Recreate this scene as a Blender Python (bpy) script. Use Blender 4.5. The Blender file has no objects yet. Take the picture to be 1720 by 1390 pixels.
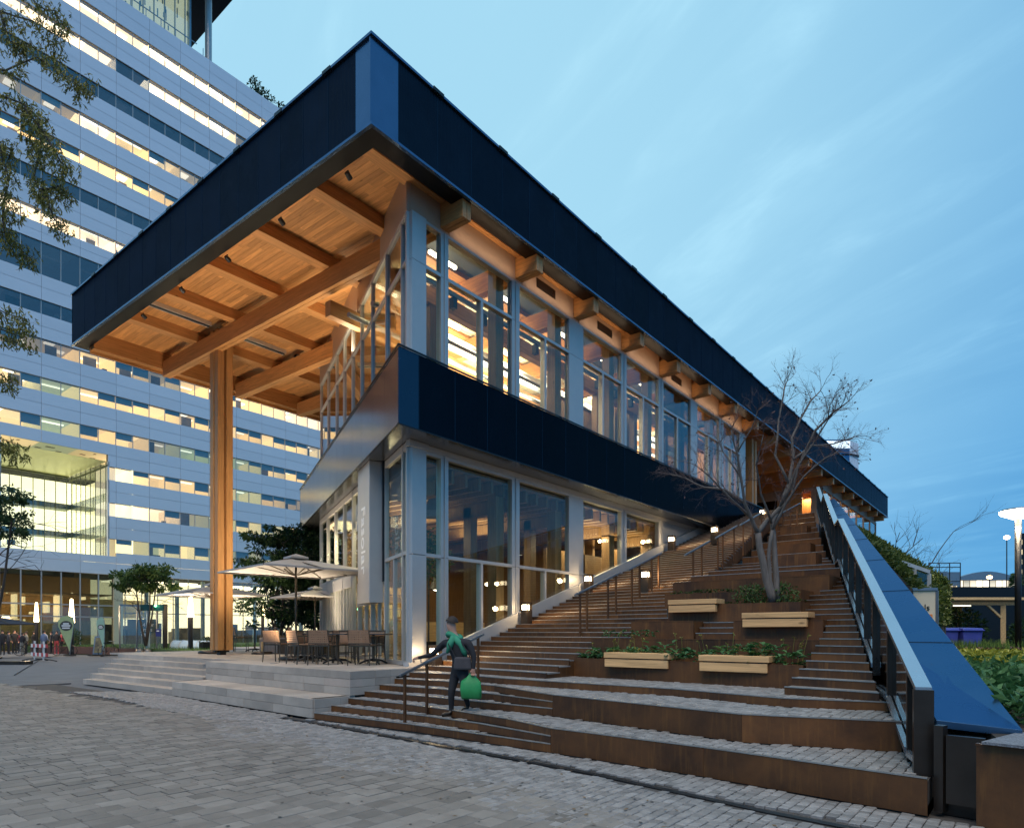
import bpy, bmesh, math, random
from math import sin, cos, pi, sqrt, radians, atan2, hypot
from mathutils import Vector, Matrix
D = bpy.data; S = bpy.context.scene; COL = S.collection
random.seed(11)
R = random.random; U = random.uniform
V = Vector

# ------------------------------------------------------------------ camera
cam = D.cameras.new('camera'); camera = D.objects.new('camera', cam); COL.objects.link(camera); S.camera = camera
camera.location = (-8.474, -10.337, 1.6); camera.rotation_euler = (pi/2, 0, radians(-51.43))
cam.sensor_width = 36; cam.lens = 23.23; cam.shift_y = .2134; cam.clip_start = .1; cam.clip_end = 3000
# ------------------------------------------------------------------ world and sun
S.view_settings.view_transform = 'Standard'; S.view_settings.look = 'None'
S.view_settings.exposure = 0; S.view_settings.gamma = 1
S.render.engine = 'CYCLES'
cy = S.cycles
cy.max_bounces = 7; cy.diffuse_bounces = 3; cy.glossy_bounces = 3; cy.transmission_bounces = 4; cy.transparent_max_bounces = 12
cy.sample_clamp_indirect = 4; cy.sample_clamp_direct = 0; cy.caustics_reflective = False; cy.caustics_refractive = False
cy.use_denoising = True; cy.use_light_tree = True; cy.use_adaptive_sampling = True; cy.adaptive_threshold = .015
UP_P, DN_P, SOF_P, BOL_P = 430, 120, 1150, 18      # lamp powers: upper hall, cafe, added soffit uplights, bollards
SUN_EL, SUN_ROT = radians(62), radians(245)
world = D.worlds.new('World'); S.world = world; world.use_nodes = True
def build_world():
    nt = world.node_tree; N = nt.nodes; N.clear(); L = nt.links.new
    out = N.new('ShaderNodeOutputWorld'); bg = N.new('ShaderNodeBackground'); bg.inputs[1].default_value = .1
    sky = N.new('ShaderNodeTexSky'); sky.sky_type = 'NISHITA'; sky.sun_disc = False
    sky.sun_elevation = SUN_EL; sky.sun_rotation = SUN_ROT; sky.ozone_density = 3; sky.dust_density = .2
    geo = N.new('ShaderNodeNewGeometry'); sep = N.new('ShaderNodeSeparateXYZ')
    neg = N.new('ShaderNodeVectorMath'); neg.operation = 'SCALE'; neg.inputs['Scale'].default_value = -1
    L(geo.outputs['Incoming'], neg.inputs[0]); L(neg.outputs[0], sep.inputs[0])
    def m(op, a, b=None, c=None):
        n = N.new('ShaderNodeMath'); n.operation = op
        for i, x in enumerate((a, b, c)):
            if x is None: continue
            if isinstance(x, (int, float)): n.inputs[i].default_value = x
            else: L(x, n.inputs[i])
        return n.outputs[0]
    # cloud deck: the view direction carried up to a flat layer
    zz = m('MAXIMUM', sep.outputs[2], 0.0); zz = m('ADD', zz, .12)
    px = m('DIVIDE', sep.outputs[0], zz); py = m('DIVIDE', sep.outputs[1], zz)
    cmb = N.new('ShaderNodeCombineXYZ'); L(px, cmb.inputs[0]); L(py, cmb.inputs[1])
    def cloud(rot, scl, nscale, det, lo, hi, dist=.6):
        mp = N.new('ShaderNodeMapping'); mp.inputs['Scale'].default_value = scl
        m0 = N.new('ShaderNodeMapping'); m0.inputs['Rotation'].default_value = (0, 0, -rot); L(cmb.outputs[0], m0.inputs[0]); L(m0.outputs[0], mp.inputs[0])
        nz = N.new('ShaderNodeTexNoise'); nz.inputs['Scale'].default_value = nscale; nz.inputs['Detail'].default_value = det
        nz.inputs['Roughness'].default_value = .58; nz.inputs['Distortion'].default_value = dist; L(mp.outputs[0], nz.inputs['Vector'])
        r = N.new('ShaderNodeMapRange'); r.interpolation_type = 'SMOOTHSTEP'; r.inputs[1].default_value = lo; r.inputs[2].default_value = hi
        L(nz.outputs['Fac'], r.inputs[0]); return r.outputs[0]
    streak = cloud(radians(CLOUD_ROT), (.6, 2.6, 1), 1.5, 8, .44, .72, .9)
    veil = cloud(radians(10), (1, 1, 1), .55, 4, .35, .7)
    puff = cloud(radians(CLOUD_ROT), (1.1, 2.0, 1), 3.2, 9, .40, .75, .5)
    # afterglow: brighter towards the side where the sun went down
    dot = N.new('ShaderNodeVectorMath'); dot.operation = 'DOT_PRODUCT'
    g = V(GLOW).normalized(); dot.inputs[1].default_value = g; L(neg.outputs[0], dot.inputs[0])
    r2 = N.new('ShaderNodeMapRange'); r2.interpolation_type = 'SMOOTHSTEP'
    r2.inputs[1].default_value = .36; r2.inputs[2].default_value = 1.0; L(dot.outputs['Value'], r2.inputs[0])
    glow = r2.outputs[0]
    def mix(f, a, b, mode='MIX'):
        n = N.new('ShaderNodeMix'); n.data_type = 'RGBA'; n.blend_type = mode; n.clamp_result = False
        if isinstance(f, (int, float)): n.inputs[0].default_value = f
        else: L(f, n.inputs[0])
        for i, x in ((6, a), (7, b)):
            if isinstance(x, tuple): n.inputs[i].default_value = (*x, 1)
            else: L(x, n.inputs[i])
        return n.outputs[2]
    tint = mix(1.0, sky.outputs[0], SKY_TINT, 'MULTIPLY')
    deep = mix(glow, SKY_DEEP, SKY_GLOW)
    base = mix(.82, tint, deep)
    cc = mix(glow, SKY_CLOUD0, SKY_CLOUD)
    cl = mix(m('MULTIPLY', m('MULTIPLY', streak, m('ADD', puff, .35)), .62), base, cc)
    cl = mix(m('MULTIPLY', veil, .30), cl, cc)
    L(cl, bg.inputs[0]); L(bg.outputs[0], out.inputs[0])
CLOUD_ROT = 70
GLOW = (.41, .68, .61)
SKY_CLOUD0 = (1.35, 4.5, 8.1); SKY_TINT = (.10, .26, .45); SKY_DEEP = (.75, 3.7, 7.7); SKY_GLOW = (4.7, 8.6, 10.8); SKY_CLOUD = (5.4, 9.0, 10.7)
build_world()
sl = D.lights.new('sun', 'SUN'); sun = D.objects.new('sun', sl); COL.objects.link(sun)
sl.energy = 2.3; sl.angle = radians(50); sl.color = (1, .86, .71)
sun.rotation_euler = (radians(90) - SUN_EL, 0, pi - SUN_ROT)

# ------------------------------------------------------------------ materials
def nodes(name):
    mt = D.materials.new(name); mt.use_nodes = True; nt = mt.node_tree
    return mt, nt, nt.nodes, nt.links.new, nt.nodes['Principled BSDF']
def mat(name, col, rough=.6, metal=0, amt=.15, scale=4, stretch=(1, 1, 1), var=0, island=0, bump=0, bscale=None, col2=None, spec=.5, detail=5, lo=.3, hi=.7, mottle=0, coat=0, edge=None):
    mt, nt, N, L, P = nodes(name)
    tc = N.new('ShaderNodeTexCoord'); oi = N.new('ShaderNodeObjectInfo'); mp = N.new('ShaderNodeMapping'); mp.inputs['Scale'].default_value = stretch
    L(tc.outputs['Object'], mp.inputs[0])
    def noise(sc, dt, w=True, rough=.6):
        n = N.new('ShaderNodeTexNoise'); n.noise_dimensions = '4D' if w else '3D'; n.inputs['Scale'].default_value = sc; n.inputs['Detail'].default_value = dt; n.inputs['Roughness'].default_value = rough
        L(mp.outputs[0], n.inputs['Vector'])
        if w:
            mu = N.new('ShaderNodeMath'); mu.operation = 'MULTIPLY'; mu.inputs[1].default_value = 40; L(oi.outputs['Random'], mu.inputs[0]); L(mu.outputs[0], n.inputs['W'])
        return n
    n1 = noise(scale, detail)
    rp = N.new('ShaderNodeMapRange'); rp.inputs[1].default_value = lo; rp.inputs[2].default_value = hi; L(n1.outputs['Fac'], rp.inputs[0])
    mx = N.new('ShaderNodeMix'); mx.data_type = 'RGBA'; L(rp.outputs[0], mx.inputs[0])
    c1 = tuple(c*(1-amt) for c in col); c2 = col2 or tuple(c*(1+amt) for c in col)
    mx.inputs[6].default_value = (*c1, 1); mx.inputs[7].default_value = (*c2, 1)
    o = mx.outputs[2]
    def mulval(o, src, a, b):
        r = N.new('ShaderNodeMapRange'); r.inputs[3].default_value = a; r.inputs[4].default_value = b; L(src, r.inputs[0])
        v = N.new('ShaderNodeMix'); v.data_type = 'RGBA'; v.blend_type = 'MULTIPLY'; v.inputs[0].default_value = 1
        L(o, v.inputs[6]); L(r.outputs[0], v.inputs[7]); return v.outputs[2]
    if var: o = mulval(o, oi.outputs['Random'], 1-var, 1+var)
    if island:
        g = N.new('ShaderNodeNewGeometry'); o = mulval(o, g.outputs['Random Per Island'], 1-island, 1+island)
    if mottle:
        n3 = noise(scale*.17, 3); o = mulval(o, n3.outputs['Fac'], 1-mottle*2, 1+mottle*2)
    L(o, P.inputs['Base Color'])
    P.inputs['Roughness'].default_value = rough; P.inputs['Metallic'].default_value = metal; P.inputs['Specular IOR Level'].default_value = spec
    if edge: P.inputs['Specular Tint'].default_value = (*edge, 1)
    if coat: P.inputs['Coat Weight'].default_value = coat; P.inputs['Coat Roughness'].default_value = .08
    if rough > .1:
        rr = N.new('ShaderNodeMapRange'); rr.inputs[3].default_value = max(.03, rough-.1); rr.inputs[4].default_value = min(1, rough+.1); L(n1.outputs['Fac'], rr.inputs[0]); L(rr.outputs[0], P.inputs['Roughness'])
    if bump:
        n2 = noise(bscale or scale*6, 6); b = N.new('ShaderNodeBump'); b.inputs['Strength'].default_value = bump; b.inputs['Distance'].default_value = .02
        L(n2.outputs['Fac'], b.inputs['Height']); L(b.outputs[0], P.inputs['Normal'])
    return mt
def wood(name, col, axis, rough=.5, knots=True, var=.18, k=1.0):
    st = [9, 9, 9]; st[axis] = .55
    mt, nt, N, L, P = nodes(name)
    tc = N.new('ShaderNodeTexCoord'); oi = N.new('ShaderNodeObjectInfo'); mp = N.new('ShaderNodeMapping'); mp.inputs['Scale'].default_value = [s*k for s in st]
    L(tc.outputs['Object'], mp.inputs[0])
    mu = N.new('ShaderNodeMath'); mu.operation = 'MULTIPLY'; mu.inputs[1].default_value = 60; L(oi.outputs['Random'], mu.inputs[0])
    n = N.new('ShaderNodeTexNoise'); n.noise_dimensions = '4D'; n.inputs['Scale'].default_value = 2.2; n.inputs['Detail'].default_value = 6; n.inputs['Roughness'].default_value = .65; n.inputs['Distortion'].default_value = .8
    L(mp.outputs[0], n.inputs['Vector']); L(mu.outputs[0], n.inputs['W'])
    cr = N.new('ShaderNodeValToRGB'); e = cr.color_ramp.elements
    e[0].position = .28; e[0].color = (*[c*.62 for c in col], 1); e[1].position = .72; e[1].color = (*[c*1.22 for c in col], 1)
    L(n.outputs['Fac'], cr.inputs[0]); o = cr.outputs[0]
    if knots:
        m2 = N.new('ShaderNodeMapping'); s2 = [5.5*k]*3; s2[axis] = 2.2*k; m2.inputs['Scale'].default_value = s2; L(tc.outputs['Object'], m2.inputs[0])
        vo = N.new('ShaderNodeTexVoronoi'); vo.voronoi_dimensions = '4D'; vo.inputs['Scale'].default_value = 1; L(m2.outputs[0], vo.inputs['Vector']); L(mu.outputs[0], vo.inputs['W'])
        kr = N.new('ShaderNodeMapRange'); kr.inputs[1].default_value = .05; kr.inputs[2].default_value = .16; kr.inputs[3].default_value = .4; kr.inputs[4].default_value = 1; L(vo.outputs['Distance'], kr.inputs[0])
        v = N.new('ShaderNodeMix'); v.data_type = 'RGBA'; v.blend_type = 'MULTIPLY'; v.inputs[0].default_value = 1; L(o, v.inputs[6]); L(kr.outputs[0], v.inputs[7]); o = v.outputs[2]
    r = N.new('ShaderNodeMapRange'); r.inputs[3].default_value = 1-var; r.inputs[4].default_value = 1+var; L(oi.outputs['Random'], r.inputs[0])
    v = N.new('ShaderNodeMix'); v.data_type = 'RGBA'; v.blend_type = 'MULTIPLY'; v.inputs[0].default_value = 1; L(o, v.inputs[6]); L(r.outputs[0], v.inputs[7])
    L(v.outputs[2], P.inputs['Base Color']); P.inputs['Roughness'].default_value = rough; P.inputs['Specular IOR Level'].default_value = .35
    b = N.new('ShaderNodeBump'); b.inputs['Strength'].default_value = .12; b.inputs['Distance'].default_value = .01; L(n.outputs['Fac'], b.inputs['Height']); L(b.outputs[0], P.inputs['Normal'])
    return mt
def corten(name, dark=1.0):
    mt, nt, N, L, P = nodes(name)
    tc = N.new('ShaderNodeTexCoord'); oi = N.new('ShaderNodeObjectInfo')
    mu = N.new('ShaderNodeMath'); mu.operation = 'MULTIPLY'; mu.inputs[1].default_value = 50; L(oi.outputs['Random'], mu.inputs[0])
    def nz(sc, st, det=5, rough=.6):
        mp = N.new('ShaderNodeMapping'); mp.inputs['Scale'].default_value = st; L(tc.outputs['Object'], mp.inputs[0])
        n = N.new('ShaderNodeTexNoise'); n.noise_dimensions = '4D'; n.inputs['Scale'].default_value = sc; n.inputs['Detail'].default_value = det; n.inputs['Roughness'].default_value = rough
        L(mp.outputs[0], n.inputs['Vector']); L(mu.outputs[0], n.inputs['W']); return n.outputs['Fac']
    def rmp(src, a, b, c=0, d=1):
        r = N.new('ShaderNodeMapRange'); r.inputs[1].default_value = a; r.inputs[2].default_value = b; r.inputs[3].default_value = c; r.inputs[4].default_value = d; L(src, r.inputs[0]); return r.outputs[0]
    def mix(f, a, b, mode='MIX'):
        n = N.new('ShaderNodeMix'); n.data_type = 'RGBA'; n.blend_type = mode
        if isinstance(f, (int, float)): n.inputs[0].default_value = f
        else: L(f, n.inputs[0])
        for i, x in ((6, a), (7, b)):
            if isinstance(x, tuple): n.inputs[i].default_value = (*x, 1)
            else: L(x, n.inputs[i])
        return n.outputs[2]
    d = dark
    blot = nz(1.3, (1, 1, 1), 6, .65); streak = nz(6, (3, 3, .25), 5, .6); fine = nz(38, (1, 1, .6), 4, .7); scuff = nz(9, (1, 1, 1.4), 7, .75)
    o = mix(rmp(blot, .35, .65), (.060*d, .027*d, .012*d), (.165*d, .068*d, .022*d))
    o = mix(rmp(streak, .52, .74, 0, .55), o, (.26*d, .115*d, .03*d))
    o = mix(rmp(fine, .62, .78, 0, .45), o, (.05*d, .026*d, .016*d))
    o = mix(rmp(scuff, .66, .76, 0, .7), o, (.36*d, .17*d, .055*d))
    o = mix(1.0, o, rmp(oi.outputs['Random'], 0, 1, .78, 1.22), 'MULTIPLY')
    L(o, P.inputs['Base Color']); L(rmp(blot, .3, .7, .42, .68), P.inputs['Roughness']); P.inputs['Specular IOR Level'].default_value = .4; P.inputs['Metallic'].default_value = .15
    b = N.new('ShaderNodeBump'); b.inputs['Strength'].default_value = .15; b.inputs['Distance'].default_value = .008; L(fine, b.inputs['Height']); L(b.outputs[0], P.inputs['Normal'])
    return mt
def ribbed(name, col, rough, axis, pitch, bump=.35, metal=.85, var=.08, etint=(.20, .26, .34)):
    mt, nt, N, L, P = nodes(name)
    tc = N.new('ShaderNodeTexCoord'); sp = N.new('ShaderNodeSeparateXYZ'); L(tc.outputs['Object'], sp.inputs[0])
    a = N.new('ShaderNodeMath'); a.operation = 'MULTIPLY'; a.inputs[1].default_value = 2*pi/pitch; L(sp.outputs[axis], a.inputs[0])
    s = N.new('ShaderNodeMath'); s.operation = 'SINE'; L(a.outputs[0], s.inputs[0])
    b = N.new('ShaderNodeBump'); b.inputs['Strength'].default_value = bump; b.inputs['Distance'].default_value = .004; L(s.outputs[0], b.inputs['Height']); L(b.outputs[0], P.inputs['Normal'])
    oi = N.new('ShaderNodeObjectInfo'); r = N.new('ShaderNodeMapRange'); r.inputs[3].default_value = 1-var; r.inputs[4].default_value = 1+var; L(oi.outputs['Random'], r.inputs[0])
    n = N.new('ShaderNodeTexNoise'); n.inputs['Scale'].default_value = 1.6; n.inputs['Detail'].default_value = 4; L(tc.outputs['Object'], n.inputs['Vector'])
    q = N.new('ShaderNodeMapRange'); q.inputs[3].default_value = .75; q.inputs[4].default_value = 1.25; L(n.outputs['Fac'], q.inputs[0])
    v = N.new('ShaderNodeMix'); v.data_type = 'RGBA'; v.blend_type = 'MULTIPLY'; v.inputs[0].default_value = 1; v.inputs[6].default_value = (*col, 1); L(r.outputs[0], v.inputs[7])
    v2 = N.new('ShaderNodeMix'); v2.data_type = 'RGBA'; v2.blend_type = 'MULTIPLY'; v2.inputs[0].default_value = 1; L(v.outputs[2], v2.inputs[6]); L(q.outputs[0], v2.inputs[7])
    L(v2.outputs[2], P.inputs['Base Color']); P.inputs['Metallic'].default_value = metal; P.inputs['Roughness'].default_value = rough; P.inputs['Specular Tint'].default_value = (*etint, 1)
    return mt
def glass(name, tint=(.86, .9, .88), ior=1.55, boost=1.0, rough=.0):
    mt = D.materials.new(name); mt.use_nodes = True; nt = mt.node_tree; N = nt.nodes; N.clear(); L = nt.links.new
    o = N.new('ShaderNodeOutputMaterial'); mx = N.new('ShaderNodeMixShader'); t = N.new('ShaderNodeBsdfTransparent'); g = N.new('ShaderNodeBsdfGlossy')
    t.inputs[0].default_value = (*tint, 1); g.inputs[0].default_value = (.95, .97, 1, 1); g.inputs['Roughness'].default_value = rough
    f0 = ((ior-1)/(ior+1))**2*boost                          # Schlick reflectance, the same from both sides of the pane
    f = N.new('ShaderNodeLayerWeight'); f.inputs[0].default_value = .5
    w5 = N.new('ShaderNodeMath'); w5.operation = 'POWER'; w5.inputs[1].default_value = 4.5; L(f.outputs['Facing'], w5.inputs[0])
    m = N.new('ShaderNodeMath'); m.operation = 'MULTIPLY_ADD'; m.inputs[1].default_value = 1-f0; m.inputs[2].default_value = f0; m.use_clamp = True
    L(w5.outputs[0], m.inputs[0]); L(m.outputs[0], mx.inputs[0]); L(t.outputs[0], mx.inputs[1]); L(g.outputs[0], mx.inputs[2]); L(mx.outputs[0], o.inputs[0])
    return mt
def emit(name, col, s):
    mt, nt, N, L, P = nodes(name); P.inputs['Base Color'].default_value = (*[min(1, c) for c in col], 1)
    P.inputs['Emission Color'].default_value = (*col, 1); P.inputs['Emission Strength'].default_value = s; return mt

M = {}
M['navy_ribbed_x'] = ribbed('navy_ribbed_x', (.020, .026, .033), .28, 0, .045)
M['navy_ribbed_y'] = ribbed('navy_ribbed_y', (.023, .030, .039), .30, 1, .045)
M['navy_low'] = ribbed('navy_low', (.007, .0105, .014), .22, 0, .045)  # fascia navy with the dark reflection put into its base colour
M['navy_mirror'] = ribbed('navy_mirror', (.27, .28, .30), .17, 0, .3, .04, etint=(.8, .85, .9))
M['navy_flat'] = mat('navy_flat', (.10, .16, .25), .24, .85, .06, 2)
M['border_black'] = mat('border_black', (.003, .003, .0035), .35, 0, spec=.25, amt=.1, scale=2)
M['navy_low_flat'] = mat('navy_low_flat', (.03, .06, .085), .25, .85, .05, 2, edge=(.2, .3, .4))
M['navy_dark'] = mat('navy_dark', (.007, .0075, .009), .3, .0, spec=.35, amt=.1, scale=2) if True else mat('x', (.012, .013, .016), .35, .2, .1, 2)
M['wood_y'] = wood('wood_y', (.60, .285, .10), 1, var=.22)
M['wood_x'] = wood('wood_x', (.56, .265, .095), 0)
M['wood_z'] = wood('wood_z', (.52, .25, .085), 2)
M['bench_wood'] = wood('bench_wood', (.86, .50, .22), 1, .55, True, .06)
M['pale_wood'] = wood('pale_wood', (.62, .42, .2), 0, .55)
M['corten'] = corten('corten'); M['corten_dark'] = corten('corten_dark', .62); M['corten_red'] = corten('corten_red', 1.0)
for e in M['corten_red'].node_tree.nodes:
    pass
M['white_metal'] = mat('white_metal', (.52, .495, .47), .38, .35, .04, 3)
M['tan_panel'] = mat('tan_panel', (.44, .30, .21), .5, .1, .05, 2)
M['grey_metal'] = mat('grey_metal', (.30, .31, .33), .35, .8, .06, 4)
M['black_metal'] = mat('black_metal', (.018, .018, .02), .4, .3, .1, 5)
M['bronze'] = mat('bronze', (.07, .055, .045), .3, .75, .15, 3)
M['stone'] = mat('stone', (.41, .35, .295), .7, 0, .14, 2.2, var=.14, bump=.15, bscale=30, mottle=.16)
M['stone_pink'] = mat('stone_pink', (.46, .375, .315), .7, 0, .12, 2.2, var=.1, bump=.15, bscale=30)
M['paver'] = mat('paver', (.205, .183, .160), .62, 0, .16, 5, var=.26, bump=.25, bscale=60, mottle=.08)
M['paver_far'] = mat('paver_far', (.205, .183, .160), .62, 0, .16, 5, island=.24, bump=.25, bscale=60, mottle=.08)
M['sett'] = mat('sett', (.235, .222, .212), .55, 0, .2, 9, var=.26, bump=.4, bscale=50)
M['sett_far'] = mat('sett_far', (.235, .222, .212), .55, 0, .2, 9, island=.26, bump=.4, bscale=50)
M['joint'] = mat('joint', (.07, .062, .056), .95, 0, .3, 30)
M['asphalt'] = mat('asphalt', (.13, .135, .145), .8, 0, .2, 1.2, bump=.3, bscale=90, mottle=.1)
M['soil'] = mat('soil', (.045, .032, .022), .95, 0, .4, 9, bump=.6, bscale=30)
M['glass'] = glass('glass', (.93, .96, .90), 1.45, .8)
M['glass_dark'] = glass('glass_dark', (.42, .47, .45), 1.6, 1.7)
M['glass_left'] = glass('glass_left', (.50, .50, .44), 1.7, 4.2)
M['lip'] = mat('lip', (.40, .37, .34), .4, .6, .2, 9)  # pale steel: the glint on step edges is put into the colour
M['glass_rail'] = glass('glass_rail', (.62, .66, .66), 1.5, 1.3)
M['lamp_warm'] = emit('lamp_warm', (1, .78, .48), 14)
M['lamp_white'] = emit('lamp_white', (1, .86, .66), 9)
M['cap_blue'] = mat('cap_blue', (.085, .165, .27), .28, .9, .05, 1.2, edge=(.28, .42, .62))
M['rail_blue'] = mat('rail_blue', (.46, .52, .58), .25, .85, .05, 2)

# ------------------------------------------------------------------ mesh tools
ORG = {}
class MB:
    def __init__(s): s.v = []; s.f = []; s.mi = []; s.k = 0
    def add(s, vs, fs):
        n = len(s.v); s.v += [tuple(v) for v in vs]; s.f += [tuple(n+i for i in f) for f in fs]; s.mi += [s.k]*len(fs); return s
    def hexa(s, b, t):
        return s.add(list(b)+list(t), [(3, 2, 1, 0), (4, 5, 6, 7), (0, 1, 5, 4), (1, 2, 6, 5), (2, 3, 7, 6), (3, 0, 4, 7)])
    def box(s, x0, y0, z0, x1, y1, z1):
        return s.hexa([(x0, y0, z0), (x1, y0, z0), (x1, y1, z0), (x0, y1, z0)], [(x0, y0, z1), (x1, y0, z1), (x1, y1, z1), (x0, y1, z1)])
    def prism(s, poly, z0, z1):
        n = len(poly); zf = (lambda i: z0[i]) if isinstance(z0, (list, tuple)) else (lambda i: z0); zg = (lambda i: z1[i]) if isinstance(z1, (list, tuple)) else (lambda i: z1)
        vs = [(p[0], p[1], zf(i)) for i, p in enumerate(poly)]+[(p[0], p[1], zg(i)) for i, p in enumerate(poly)]
        return s.add(vs, [tuple(range(n-1, -1, -1)), tuple(range(n, 2*n))]+[(i, (i+1) % n, n+(i+1) % n, n+i) for i in range(n)])
    def wall(s, p, q, w, z0, z1, z0b=None, z1b=None):      # upright slab along a plan segment
        d = V((q[0]-p[0], q[1]-p[1])); d.normalize(); n = V((-d.y, d.x))*(w/2)
        z0b = z0 if z0b is None else z0b; z1b = z1 if z1b is None else z1b
        b = [(p[0]-n.x, p[1]-n.y, z0), (q[0]-n.x, q[1]-n.y, z0b), (q[0]+n.x, q[1]+n.y, z0b), (p[0]+n.x, p[1]+n.y, z0)]
        t = [(b[0][0], b[0][1], z1), (b[1][0], b[1][1], z1b), (b[2][0], b[2][1], z1b), (b[3][0], b[3][1], z1)]
        return s.hexa(b, t)
    def bar(s, a, b, w, h, up=(0, 0, 1)):
        a, b = V(a), V(b); d = (b-a).normalized(); sd = d.cross(V(up))
        if sd.length < 1e-4: sd = d.cross(V((1, 0, 0)))
        sd.normalize(); u = sd.cross(d).normalized(); sd = sd*(w/2); u = u*(h/2)
        return s.hexa([a-sd-u, a+sd-u, a+sd+u, a-sd+u], [b-sd-u, b+sd-u, b+sd+u, b-sd+u])
    def tube(s, pts, r, n=8, r1=None, cap=True):
        pts = [V(p) for p in pts]; m = len(pts); vs = []; fs = []
        rs = r if isinstance(r, (list, tuple)) else [r+((r1 if r1 is not None else r)-r)*i/max(1, m-1) for i in range(m)]
        ref = None
        for i, p in enumerate(pts):
            d = (pts[min(i+1, m-1)]-pts[max(i-1, 0)]).normalized()
            if ref is None: ref = d.orthogonal().normalized()
            ref = (ref-d*ref.dot(d)); ref = ref.normalized() if ref.length > 1e-5 else d.orthogonal().normalized()
            w = d.cross(ref)
            for j in range(n):
                a = 2*pi*j/n; vs.append(p+(ref*cos(a)+w*sin(a))*rs[i])
        for i in range(m-1):
            for j in range(n): fs.append((i*n+j, i*n+(j+1) % n, (i+1)*n+(j+1) % n, (i+1)*n+j))
        if cap: fs += [tuple(range(n-1, -1, -1)), tuple(range((m-1)*n, m*n))]
        return s.add(vs, fs)
    def lathe(s, c, prof, n=16):
        vs = []; fs = []
        for r, z in prof:
            for j in range(n):
                a = 2*pi*j/n; vs.append((c[0]+r*cos(a), c[1]+r*sin(a), c[2]+z))
        for i in range(len(prof)-1):
            for j in range(n): fs.append((i*n+j, i*n+(j+1) % n, (i+1)*n+(j+1) % n, (i+1)*n+j))
        fs += [tuple(range(n-1, -1, -1)), tuple(range((len(prof)-1)*n, len(prof)*n))]
        return s.add(vs, fs)
    def quad(s, a, b, c, d): return s.add([a, b, c, d], [(0, 1, 2, 3)])
    def mesh(s, name, mats, org=(0, 0, 0), smooth=False):
        me = D.meshes.new(name); o = V(org)
        me.from_pydata([(v[0]-o.x, v[1]-o.y, v[2]-o.z) for v in s.v], [], s.f)
        ml = mats if isinstance(mats, (list, tuple)) else [mats]
        for m in ml: me.materials.append(M[m] if isinstance(m, str) else m)
        if len(ml) > 1: me.polygons.foreach_set('material_index', s.mi)
        if smooth: me.polygons.foreach_set('use_smooth', [True]*len(me.polygons))
        me.update(); return me
    def build(s, name, mats, par=None, smooth=False, bevel=0, org=None):
        o0 = ORG.get(par, V((0, 0, 0))) if par else V((0, 0, 0))
        oo = V(org) if org is not None else o0
        ob = D.objects.new(name, s.mesh(name, mats, oo, smooth)); COL.objects.link(ob)
        if par: ob.parent = par; ob.location = oo-o0; ORG[ob] = oo
        else: ob.location = oo; ORG[ob] = oo
        if bevel:
            b = ob.modifiers.new('bevel', 'BEVEL'); b.width = bevel; b.segments = 2; b.limit_method = 'ANGLE'
        return ob
def thing(name, label, cat, loc, group=None):
    o = D.objects.new(name, None); COL.objects.link(o); o.location = loc; o.empty_display_size = .2; ORG[o] = V(loc)
    o['label'] = label; o['category'] = cat
    if group: o['group'] = group
    return o
def tag(o, label=None, cat=None, group=None, kind=None):
    if label: o['label'] = label
    if cat: o['category'] = cat
    if group: o['group'] = group
    if kind: o['kind'] = kind
    return o
def inst(me, name, par, loc, scale=None, rotz=0):
    ob = D.objects.new(name, me); COL.objects.link(ob); ob.parent = par
    o0 = ORG.get(par, V((0, 0, 0))) if par else V((0, 0, 0)); ob.location = V(loc)-o0
    if scale: ob.scale = scale
    ob.rotation_euler = (0, 0, rotz); return ob
def copy_tree(o, par=None):
    c = o.copy(); COL.objects.link(c); c.parent = par
    for ch in o.children: copy_tree(ch, c)
    return c
def copy_thing(o, loc, rotz=0, label=None, sc=None):
    c = copy_tree(o); c.location = loc; c.rotation_euler = (0, 0, rotz)
    if sc: c.scale = (sc, sc, sc)
    if label: c['label'] = label
    return c
def chbox(x0, y0, z0, x1, y1, z1, c=.006):                # box with a chamfered top rim
    m = MB(); a = [(x0, y0), (x1, y0), (x1, y1), (x0, y1)]; b = [(x0+c, y0+c), (x1-c, y0+c), (x1-c, y1-c), (x0+c, y1-c)]
    m.add([(*p, z0) for p in a]+[(*p, z1-c) for p in a]+[(*p, z1) for p in b],
          [(0, 1, 5, 4), (1, 2, 6, 5), (2, 3, 7, 6), (3, 0, 4, 7), (4, 5, 9, 8), (5, 6, 10, 9), (6, 7, 11, 10), (7, 4, 8, 11), (8, 9, 10, 11)])
    return m
CAMP = V((-8.474, -10.337, 1.6)); FW = V((.7819, .6234, 0)); RT = V((.6234, -.7819, 0))
def px(p):                                                 # where a point falls in the photograph, to pick which pieces show largest
    d = V(p)-CAMP; Y = d.dot(FW)
    return (860+1110*d.dot(RT)/Y, 1062-1110*d.z/Y, Y) if Y > .2 else (-9e3, -9e3, -1)
def inframe(p, m=60):
    u, v, Y = px(p); return Y > 0 and -m < u < 1720+m and -m < v < 1390+m
# ------------------------------------------------------------------ sky dome is the world; ground
RISE = .1075
def plan_y(poly, x): pass
g = MB(); g.quad((-400, -400, -.06), (600, -400, -.06), (600, 600, -.06), (-400, 600, -.06))
tag(g.build('ground', 'asphalt'), kind='structure')
# plaza bed under the paving stones
pb = MB(); pb.prism([(-40, -30), (-1.15, -30), (-1.15, 60), (-40, 60)], -.05, -.03)
plaza = tag(pb.build('plaza', 'joint'), kind='structure')
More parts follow.
